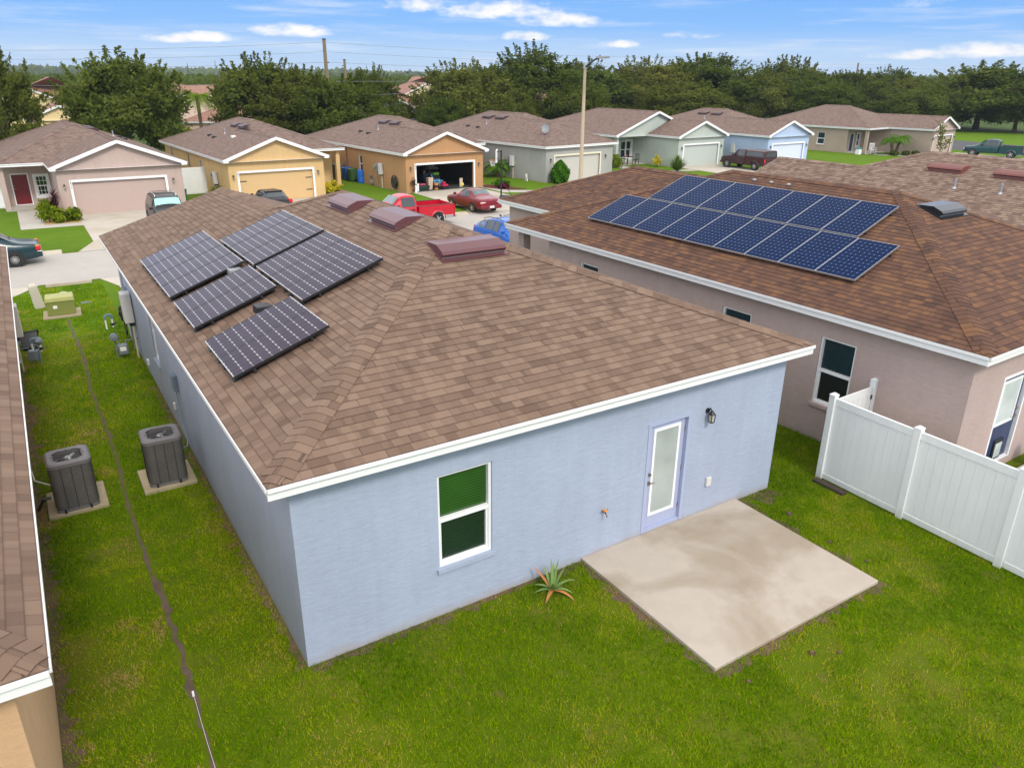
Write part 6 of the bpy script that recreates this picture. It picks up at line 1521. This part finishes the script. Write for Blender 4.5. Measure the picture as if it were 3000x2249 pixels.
def wheelie_bin(loc, rz, col, label, h=1.0):
    r = empty('wheelie_bin', loc, rz, label, 'bin', 'bins by the orange-tan house'); M_ = pmat('bin_' + label.split()[0], col, .5, var=.08)
    m = MB(); m.hexa([(-.22, -.24, .08), (.22, -.24, .08), (.22, .24, .08), (-.22, .24, .08), (-.29, -.33, h * .92), (.29, -.33, h * .92), (.29, .33, h * .92), (-.29, .33, h * .92)]); m.build('body', M_, r, bevel=.03)
    m = MB(); m.hexa([(-.31, -.36, h * .92), (.31, -.36, h * .92), (.31, .36, h * .92), (-.31, .36, h * .92), (-.24, -.26, h), (.24, -.26, h), (.24, .28, h), (-.24, .28, h)]); m.build('lid', M_, r, bevel=.03)
    for s in (-1, 1): m = MB(); m.lathe((s * .25, .26, .11), [(.11, -.03), (.11, .03)], 12, axis='x'); m.build('wheel', BLACK, r)
wheelie_bin((19.55, 49.0, 0), R(-80), (.01, .07, .30), 'blue bin next to the condenser of the orange-tan house'); wheelie_bin((19.65, 48.15, 0), R(-80), (.04, .10, .03), 'green bin between blue bin and blue barrel')
r = empty('plastic_barrel', (19.95, 47.15, 0), 0, 'bright blue barrel nearest the window of the orange-tan house', 'barrel'); m = MB(); m.lathe((0, 0, 0), [(.27, 0), (.30, .06), (.30, .30), (.32, .33), (.30, .36), (.30, .62), (.32, .65), (.30, .68), (.29, .90), (.25, .95)], 18); m.build('shell', pmat('barrel_blue', (.01, .12, .50), .4), r); m = MB(); m.cyl((.1, 0, .95), .05, .04, 8); m.build('bung', BLACK, r)
ac3 = ac_unit((19.35, 50.3, 0), 0, 'pale grey condenser behind the bins of the orange-tan house'); ac3.scale = (1.1, 1.1, 1.15)
r = empty('hose_reel', (20.28, 41.9, .62), R(4), 'large dark hoop reel leaning on the orange-tan side wall', 'hose reel')
m = MB()
for rr in (.46, .40): m.tube([(0, rr * math.cos(2 * math.pi * k / 24), rr * math.sin(2 * math.pi * k / 24)) for k in range(25)], .022, 6)
for k in range(4): t = math.pi * k / 4; m.tube([(0, .44 * math.cos(t), .44 * math.sin(t)), (0, -.44 * math.cos(t), -.44 * math.sin(t))], .014, 5)
m.build('hoop', BLACK, r); m = MB(); m.lathe((-.02, 0, 0), [(.26, -.06), (.32, -.05), (.32, .05), (.26, .06)], 18, axis='x'); m.build('hose', pmat('dark_hose', (.03, .028, .022), .6), r)
r = empty('play_slide', (29.6, 36.9, 0), R(20), 'orange plastic sled lying on the lawn by the walk', 'sled'); m = MB()
m.rings([[(x, -.28, .10), (x, -.24, .02 + z), (x, .24, .02 + z), (x, .28, .10), (x, .22, .04 + z), (x, -.22, .04 + z)] for x, z in ((-.75, .06), (-.5, 0), (.5, 0), (.75, .10))]); m.build('shell', pmat('orange_plastic', (.75, .16, .02), .45), r); m = MB(); m.box(-.3, -.1, .05, -.1, .1, .14); m.build('seat_pad', pmat('toy_blue', (.15, .42, .60), .5), r)
r = empty('trash_can', (6.85, 44.6, 0), 0, 'small teal can by the corner of the pink house', 'bin'); m = MB(); m.lathe((0, 0, 0), [(.17, 0), (.21, .62), (.23, .64)], 14); m.build('body', pmat('teal_plastic', (.01, .16, .12), .5), r); m = MB(); m.lathe((0, 0, .64), [(.235, 0), (.2, .07), (.05, .1)], 14); m.build('lid', pmat('teal_plastic_lid', (.008, .13, .10), .5), r)
# roof dish on the grey house
r = empty('satellite_dish', (33.35, 42.3, 3.02), R(8), 'grey satellite dish on the grey house roof edge', 'satellite dish')
m = MB(); m.tube([(0, 0, -.05), (0, 0, .45), (-.05, 0, .62)], .03, 7); m.build('mast', GALV, r)
m = MB(); m.rings([[Vector((rr * math.cos(2 * math.pi * i / 18) * .30, 0, 0)) + Vector((0, -dd, rr * math.sin(2 * math.pi * i / 18) * .36)) for i in range(18)] for rr, dd in ((1, .10), (.7, .05), (.3, .01))], capa=False); o = m.build('reflector', GREYPLASTIC, r, loc=(-.05, -.05, .75), rot=(R(-25), 0, R(-62)))
m = MB(); m.tube([(-.05, 0, .5), (-.45, -.15, .62), (-.62, -.20, .85)], .015, 5); m.build('feed_arm', GALV, r)
m = MB(); m.box(-.70, -.26, .82, -.58, -.15, .96); m.build('feed_horn', GREYPLASTIC, r, bevel=.02)
# porch furniture of the sage house
def cafe_chair(loc, rz, label):
    r = empty('patio_chair', loc, rz, label, 'chair', 'black patio chairs on the sage porch'); m = MB(); m.box(-.22, -.22, .42, .22, .22, .45); m.build('seat', BLACK, r)
    m = MB()
    for x in (-.20, -.07, .07, .20): m.box(x - .015, .20, .45, x + .015, .23, .90)
    m.box(-.22, .20, .88, .22, .23, .93); m.build('backrest', BLACK, r)
    for x in (-.20, .20):
        for y in (-.20, .20): q = MB(); q.box(x - .015, y - .015, 0, x + .015, y + .015, .42); q.build('leg', BLACK, r)
cafe_chair((44.75, 46.75, .07), R(95), 'black patio chair at the door end of the sage porch'); cafe_chair((46.5, 46.6, .07), R(-80), 'black patio chair nearest the sage garage wall'); cafe_chair((45.9, 47.5, .07), R(5), 'black patio chair behind the porch table')
r = empty('patio_table', (45.65, 46.7, .07), 0, 'dark round patio table on the sage house porch', 'table'); m = MB(); m.cyl((0, 0, .70), .48, .03, 18); m.build('tabletop', DARKMETAL, r); m = MB(); m.cyl((0, 0, 0), .04, .70, 8); m.build('leg', DARKMETAL, r)
r = empty('flower_pot', (45.5, 46.75, .80), 0, 'small orange potted plant on the porch table', 'pot'); m = MB(); m.lathe((0, 0, 0), [(.06, 0), (.09, .14)], 10); m.build('pot', pmat('terracotta', (.42, .14, .06), .7), r)
# porch of the tan house
r = empty('rocking_chair', (76.6, 42.7, .0), R(-30), 'white rocking chair on the tan house porch', 'chair'); m = MB(); m.box(-.28, -.26, .42, .28, .26, .46); m.build('seat', WHITE, r); m = MB()
for x in (-.24, -.12, 0, .12, .24): m.box(x - .025, .26, .46, x + .025, .29, 1.08)
m.box(-.29, .255, 1.06, .29, .295, 1.12); m.build('backrest', WHITE, r)
for x in (-.27, .27): q = MB(); q.box(x - .02, -.24, .06, x + .02, -.20, .66); q.box(x - .02, .22, .06, x + .02, .26, .46); q.box(x - .035, -.28, .66, x + .035, .28, .69); q.tube([(x, -.42, .10), (x, -.2, .03), (x, .2, .03), (x, .45, .12)], .02, 5); q.build('side_frame', WHITE, r)
r = empty('porch_bin', (74.95, 43.25, 0), 0, 'white tub with teal lid beside the dark blue door', 'bin'); m = MB(); m.box(-.22, -.22, 0, .22, .22, .55); m.build('body', WHITE, r, bevel=.03); m = MB(); m.lathe((0, 0, .55), [(.26, 0), (.24, .10), (.12, .16)], 12); m.build('lid', pmat('teal_lid', (.02, .22, .26), .5), r)
# pot and blue flowers on the neighbour's step
r = empty('flower_pot', (15.1, -2.55, .07), 0, 'dark pot with bright blue flowers by the navy back door', 'pot'); m = MB(); m.lathe((0, 0, 0), [(.09, 0), (.13, .18), (.14, .2)], 12); m.build('pot', DARKMETAL, r)
crown('flowers', 77, .16, .16, .16, .48, 14, 20, .06, leaf_mat('blue_blooms', (.01, .12, .40), (.03, .35, .80), .2), r, cr=.1); m = MB(); m.tube([(0, 0, .1), (0, 0, .4)], .02, 5); m.build('stem', DRYSTEM, r)

# ------------------------------------------------------------------ the open garage
GR = lambda a, v: (20.5 + a * math.cos(R(4)) - v * math.sin(R(4)), 40.4 + a * math.sin(R(4)) + v * math.cos(R(4)), .03)
def gthing(name, a, v, rz, label, cat, parts, group=None):
    r = empty(name, GR(a, v), R(4) + R(rz), label, cat, group)
    for nm, mat, fn, bv in parts: m = MB(); fn(m); m.build(nm, mat, r, bevel=bv)
    return r
SKYB = pmat('light_blue_plastic', (.12, .40, .66), .4, var=.04)
def back_(m): m.hexa([(-.26, .22, .30), (.26, .22, .30), (.26, .27, .30), (-.26, .27, .30), (-.22, .44, 1.05), (.22, .44, 1.05), (.22, .49, 1.05), (-.22, .49, 1.05)])
def seat_(m): m.hexa([(-.28, -.30, .40), (.28, -.30, .40), (.28, .26, .30), (-.28, .26, .30), (-.28, -.30, .44), (.28, -.30, .44), (.28, .26, .34), (-.28, .26, .34)])
def arms_(s): return lambda m: (m.box(s * .27, -.34, .56, s * .40, .34, .60), m.box(s * .28, -.32, 0, s * .36, -.24, .56), m.box(s * .28, .22, 0, s * .36, .30, .56))
gthing('plastic_chair', 3.0, .95, 75, 'light blue plastic armchair at the mouth of the open garage', 'chair', [('seat', SKYB, seat_, .01), ('backrest', SKYB, back_, .02), ('arm', SKYB, arms_(-1), .01), ('arm', SKYB, arms_(1), .01)])
gthing('waste_bin', 2.28, .75, 0, 'tall beige bin beside the blue armchair in the garage', 'bin', [('body', pmat('beige_plastic', (.55, .42, .33), .6), lambda m: m.hexa([(-.14, -.14, 0), (.14, -.14, 0), (.14, .14, 0), (-.14, .14, 0), (-.21, -.2, .82), (.21, -.2, .82), (.21, .2, .82), (-.21, .2, .82)]), .02)])
gthing('bucket', 2.66, .50, 0, 'orange and black bucket in front of the blue armchair', 'bucket', [('body', pmat('bucket_orange', (.55, .22, .05), .5), lambda m: m.lathe((0, 0, 0), [(.14, 0), (.16, .46)], 14), 0), ('band', BLACK, lambda m: m.lathe((0, 0, .14), [(.158, 0), (.165, .16)], 14), 0)])
gthing('toy_car', 3.3, .42, 10, 'small red ride-on toy in the garage mouth', 'toy', [('body', pmat('toy_red', (.42, .01, .05), .4), lambda m: (m.box(-.26, -.16, .16, .26, .16, .34), m.box(-.2, -.14, .34, .02, .14, .52)), .05)] + [('wheel', BLACK, (lambda x, y: lambda m: m.lathe((x, y, .12), [(.12, -.04), (.12, .04)], 14, axis='y'))(x, y), 0) for x in (-.2, .2) for y in (-.16, .16)])
gthing('paper_roll', 1.08, .42, 0, 'white roll standing by the garage door trim', 'roll', [('roll', WHITE, lambda m: m.lathe((0, 0, 0), [(.12, 0), (.12, .5), (.09, .52)], 14), 0)])
gthing('disc_board', 4.92, .72, 0, 'beige board with yellow disc at the right of the open garage', 'board', [('board', pmat('board_beige', (.60, .48, .34), .7), lambda m: m.box(-.13, 0, 0, .13, .03, .62), .005), ('disc', pmat('disc_yellow', (.85, .70, .12), .4), lambda m: m.lathe((.08, -.03, .18), [(.02, -.02), (.12, -.01), (.12, .02)], 14, axis='y'), 0)])  # plain board with a yellow disc, not a lamp
gthing('storage_tub', 1.7, .75, 0, 'dark green storage tub on the garage floor', 'tub', [('body', pmat('dark_green_plastic', (.01, .035, .02), .5), lambda m: m.hexa([(-.4, -.22, 0), (.4, -.22, 0), (.4, .22, 0), (-.4, .22, 0), (-.46, -.26, .3), (.46, -.26, .3), (.46, .26, .3), (-.46, .26, .3)]), .02)])
gthing('cardboard_box', 1.55, 1.5, 8, 'brown cardboard box behind the green tub', 'box', [('carton', pmat('cardboard', (.24, .15, .08), .8), lambda m: m.box(-.25, -.2, 0, .25, .2, .42), .008)])
gthing('pink_bag', 1.75, .95, 0, 'pink bundle lying on the dark green tub', 'bag', [('bundle', pmat('pink_cloth', (.42, .07, .14), .8), lambda m: m.ball((0, -.1, .36), .30, .12, .09, 10), 0)])
gthing('green_toy', 3.35, 1.75, 0, 'bright green toy tray on a shelf in the garage', 'toy', [('tray', pmat('lime_plastic', (.20, .60, .05), .4), lambda m: m.hexa([(-.2, -.12, .85), (.2, -.12, .85), (.2, .12, .85), (-.2, .12, .85), (-.3, -.16, 1.0), (.3, -.16, 1.0), (.3, .16, 1.0), (-.3, .16, 1.0)]), .01), ('stand', DARKMETAL, lambda m: m.box(-.3, -.2, 0, .3, .2, .845), .01)])
for i, (a, v, w, h, lab) in enumerate(((1.0, 3.2, .7, 1.7, 'dark shelving against the left garage wall'), (4.2, 3.6, 1.4, 1.5, 'dark cluttered workbench shelf deep in the garage'), (2.9, 4.4, 1.0, 1.8, 'tall dark shelf at the back of the garage'))):
    q = random.Random(i); items = []
    def fr_fn(m, w=w, h=h): 
        for sx in (-1, 1): m.box(sx * w / 2 - .02, -.2, 0, sx * w / 2 + .02, .2, h)
        for k in range(4): m.box(-w / 2 + .02, -.2, .1 + k * (h - .15) / 3, w / 2 - .02, .2, .13 + k * (h - .15) / 3)
    sh = gthing('storage_shelf', a, v, 0, lab, 'shelf', [('rack', DARKMETAL, fr_fn, 0)])
    for k in range(3):
        for s in range(int(w / .28)):
            x = -w / 2 + .17 + s * .28; zz = .132 + k * (h - .15) / 3; hh = q.uniform(.12, .32); c = q.choice([(.30, .28, .26), (.05, .08, .15), (.2, .05, .04), (.12, .10, .08), (.4, .4, .42)])
            wp = sh.matrix_basis @ Vector((x, -.02, zz)); o = empty('stored_item', wp, R(4), f'{["grey","dark blue","dull red","brown","pale grey"][[(.30, .28, .26), (.05, .08, .15), (.2, .05, .04), (.12, .10, .08), (.4, .4, .42)].index(c)]} box on the {["left wall","workbench","tall back"][i]} garage shelf', 'box', 'stored boxes in the open garage')
            m = MB(); m.box(-.11, -.12, 0, .11, .12, hh); m.build('carton', pmat('item_%d' % int(c[0] * 1000), c, .6), o, bevel=.01)
# seated person: one continuous skinned body, clothing as sleeves over it
def person(loc, rz, label):
    r = empty('person', loc, rz, label, 'person')
    V = [(0, 0, .50), (0, .02, .72), (0, .03, .92), (0, .02, 1.03), (0, -.01, 1.12), (0, -.02, 1.22), (.17, .03, .93), (.22, -.02, .70), (.16, -.20, .62), (-.17, .03, .93), (-.22, -.02, .70), (-.14, -.22, .66), (.10, -.02, .48), (.11, -.42, .50), (.11, -.44, .06), (.11, -.56, .04), (-.10, -.02, .48), (-.11, -.42, .50), (-.11, -.44, .06), (-.11, -.56, .04)]
    E = [(0, 1), (1, 2), (2, 3), (3, 4), (4, 5), (2, 6), (6, 7), (7, 8), (2, 9), (9, 10), (10, 11), (0, 12), (12, 13), (13, 14), (14, 15), (0, 16), (16, 17), (17, 18), (18, 19)]
    rad = [.15, .14, .145, .055, .085, .075, .062, .05, .035, .062, .05, .035, .10, .075, .05, .04, .10, .075, .05, .04]
    me = bpy.data.meshes.new('body'); me.from_pydata(V, E, []); o = bpy.data.objects.new('body', me); COL.objects.link(o); o.parent = r
    bm = bmesh.new(); bm.from_mesh(me); lay = bm.verts.layers.skin.verify()
    for v_, q in zip(bm.verts, rad): v_[lay].radius = (q, q)
    bm.verts.ensure_lookup_table(); bm.verts[0][lay].use_root = True; bm.to_mesh(me); bm.free()
    o.modifiers.new('skin', 'SKIN'); s = o.modifiers.new('sub', 'SUBSURF'); s.levels = s.render_levels = 2
    m_ = new_mat('clothed_skin'); n = N(m_); sp = n('ShaderNodeSeparateXYZ', {0: n('ShaderNodeTexCoord').outputs['Object']}); z = sp.outputs[2]; y = sp.outputs[1]
    c = n.mix(n.math('GREATER_THAN', z, 1.02), c4((.015, .06, .14)), c4((.42, .22, .15))); c = n.mix(n.math('MULTIPLY', n.math('LESS_THAN', z, .58), n.math('LESS_THAN', y, .30)), c, c4((.02, .02, .03))); n.out(n.pbsdf(col=c, rough=.75)); me.materials.append(m_)
    m = MB(); m.ball((0, .012, 1.215), .088, .095, .085, 12); m.build('hair', pmat('dark_hair', (.02, .014, .01), .7), r)
    return r
person(GR(2.45, 1.75), R(60), 'seated person in dark blue top inside the open garage')
gthing('folding_chair', 2.45, 1.8, 56, 'dark folding chair under the seated person', 'chair', [('seat', DARKMETAL, lambda m: m.box(-.22, -.25, .34, .22, .22, .37), .005), ('backrest', DARKMETAL, lambda m: m.box(-.21, .22, .5, .21, .25, .88), .005)] + [('leg', DARKMETAL, (lambda x: lambda m: m.bar((x, -.22, 0), (x, .2, .34), .025, .025))(x), 0) for x in (-.2, .2)])

# ------------------------------------------------------------------ lawn grass near the camera, uncountable blades
def vnoise(x, y, s, seed):
    g = np.random.default_rng(seed); T = g.uniform(0, 1, (256, 256)); X, Y = x / s + 500, y / s + 500; i, j = np.floor(X).astype(int), np.floor(Y).astype(int); fx, fy = X - i, Y - j; fx = fx * fx * (3 - 2 * fx); fy = fy * fy * (3 - 2 * fy); i %= 255; j %= 255
    return (T[i, j] * (1 - fx) + T[i + 1, j] * fx) * (1 - fy) + (T[i, j + 1] * (1 - fx) + T[i + 1, j + 1] * fx) * fy
GL = new_mat('lawn_blades'); n_ = N(GL); tf = n_('ShaderNodeAttribute', attribute_name='tint').outputs['Fac']
col_ = n_.ramp(tf, [(0.0, (.035, .105, .001)), (.26, (.115, .245, .001)), (.60, (.245, .365, .002)), (.82, (.38, .36, .012)), (1.0, (.42, .29, .11))])
d1 = n_('ShaderNodeBsdfDiffuse', {'Color': col_}); t1 = n_('ShaderNodeBsdfTranslucent', {'Color': col_}); mx = n_('ShaderNodeMixShader', {0: .3, 1: d1.outputs[0], 2: t1.outputs[0]}); n_.out(mx.outputs[0])
def blades(name, x0, y0, x1, y1, dens, hgt, wid, seed, keep):
    g = np.random.default_rng(seed); n = int((x1 - x0) * (y1 - y0) * dens); x = g.uniform(x0, x1, n); y = g.uniform(y0, y1, n)
    big = vnoise(x, y, .9, 1); mid = vnoise(x, y, .28, 2); fine = vnoise(x, y, .08, 3); dry = vnoise(x, y, 1.5, 4) * .6 + vnoise(x, y, .33, 5) * .4
    k = keep(x, y) & (g.uniform(0, 1, n) < .35 + 1.1 * fine) & (g.uniform(0, 1, n) > np.clip((dry - .62) * 5, 0, .8))
    x, y, big, mid, fine, dry = (a[k] for a in (x, y, big, mid, fine, dry)); n = len(x)
    h = hgt * g.uniform(.5, 1.3, n) * (.6 + .8 * mid); a = g.uniform(0, 2 * np.pi, n); lean = g.uniform(.2, 1.1, n) * h; b = g.uniform(0, 2 * np.pi, n)
    C = np.stack([x, y, np.full(n, .002)], 1); A = np.stack([np.cos(a), np.sin(a), np.zeros(n)], 1) * (wid * g.uniform(.6, 1.4, n))[:, None]; B = np.stack([np.cos(b) * lean, np.sin(b) * lean, h], 1)
    alley = np.clip((x < -.2) * (x > -3) * np.clip((8 - y) / 8, 0, 1), 0, 1)
    t = .14 + .34 * big + .22 * (mid - .4) + .17 * g.normal(size=n) + np.clip((dry - .50) * 1.5, 0, .4) + .06 * alley
    t += np.where((x > -1.4) & (x < 0) & (y > 0) & (y < 5), .30 * np.clip((x + 1.1) / .8, 0, 1) * vnoise(x, y, .25, 7), 0)
    dead = g.uniform(0, 1, n) < (.025 + .20 * np.clip((dry - .45) * 3, 0, 1)); t = np.where(dead, g.uniform(.78, 1.0, n), t)
    t += np.where((x < -1.5) & (x > -3.2), .55 * np.clip((vnoise(x, y, .55, 11) * .7 + vnoise(x, y, .16, 12) * .3 - .60) * 5, 0, 1), 0)
    return tag(quads_object(name, C, A, B, t, GL, tri=True), kind='stuff')
def strip_x(y): return -1.47 + .03 * np.sin(y * .9)
def yard_ok(x, y):
    ok = ~((x > -.02) & (x < 9.47) & (y > -.02)) & ~((x > 4.745) & (x < 8.505) & (y > -3.075) & (y < .1)) & ~((x < -2.98) & (y > -2.1)) & ~((x > 12.18) & (y > -2.1)) & ~((x > 12.6) & (y > -4.6) & (y < -2))
    ok &= np.abs(x - strip_x(y)) > .045 + .05 * vnoise(x, y, .2, 9)
    ok &= ~((x > -2.82) & (x < -1.78) & (y > 6.1) & (y < 7.18)) & ~((x > -1.19) & (x < -.17) & (y > 6.15) & (y < 7.25)) & ~((x > -2.2) & (x < -1.05) & (y > 20) & (y < 21.1))
    return ok
blades('lawn_grass', -3.2, -7.6, 18, 0.0, 3200, .044, .0055, 1, lambda x, y: yard_ok(x, y) & (y > -1.6 - .62 * (x + 1.0) - 1.6))
blades('alley_grass', -3.0, 0.0, 0, 9.0, 3000, .044, .0055, 2, yard_ok)
blades('alley_grass', -3.0, 9.0, .45, 24.6, 1000, .055, .009, 3, lambda x, y: yard_ok(x, y) & ~((y > 24.0) & (x > .0)) & ~((x > 0) & (y < 17.2)) & ~((x < -2.4) & (y > 23.9)))
blades('alley_grass', 9.45, 0.0, 12.2, 7.0, 1700, .065, .006, 4, yard_ok)

# ------------------------------------------------------------------ humid air
if HAZE:
    hz = MB(); hz.box(-2590, -390, -1.0, 2990, 4190, 24.0); hm = bpy.data.materials.new('humid_air'); hm.use_nodes = True; hm.node_tree.nodes.clear()
    pv_ = hm.node_tree.nodes.new('ShaderNodeVolumePrincipled'); pv_.inputs['Color'].default_value = (.78, .88, 1.0, 1); pv_.inputs['Density'].default_value = HAZE; pv_.inputs['Anisotropy'].default_value = .2
    ho_ = hm.node_tree.nodes.new('ShaderNodeOutputMaterial'); hm.node_tree.links.new(pv_.outputs[0], ho_.inputs['Volume'])
    tag(hz.build('haze', hm), kind='stuff')
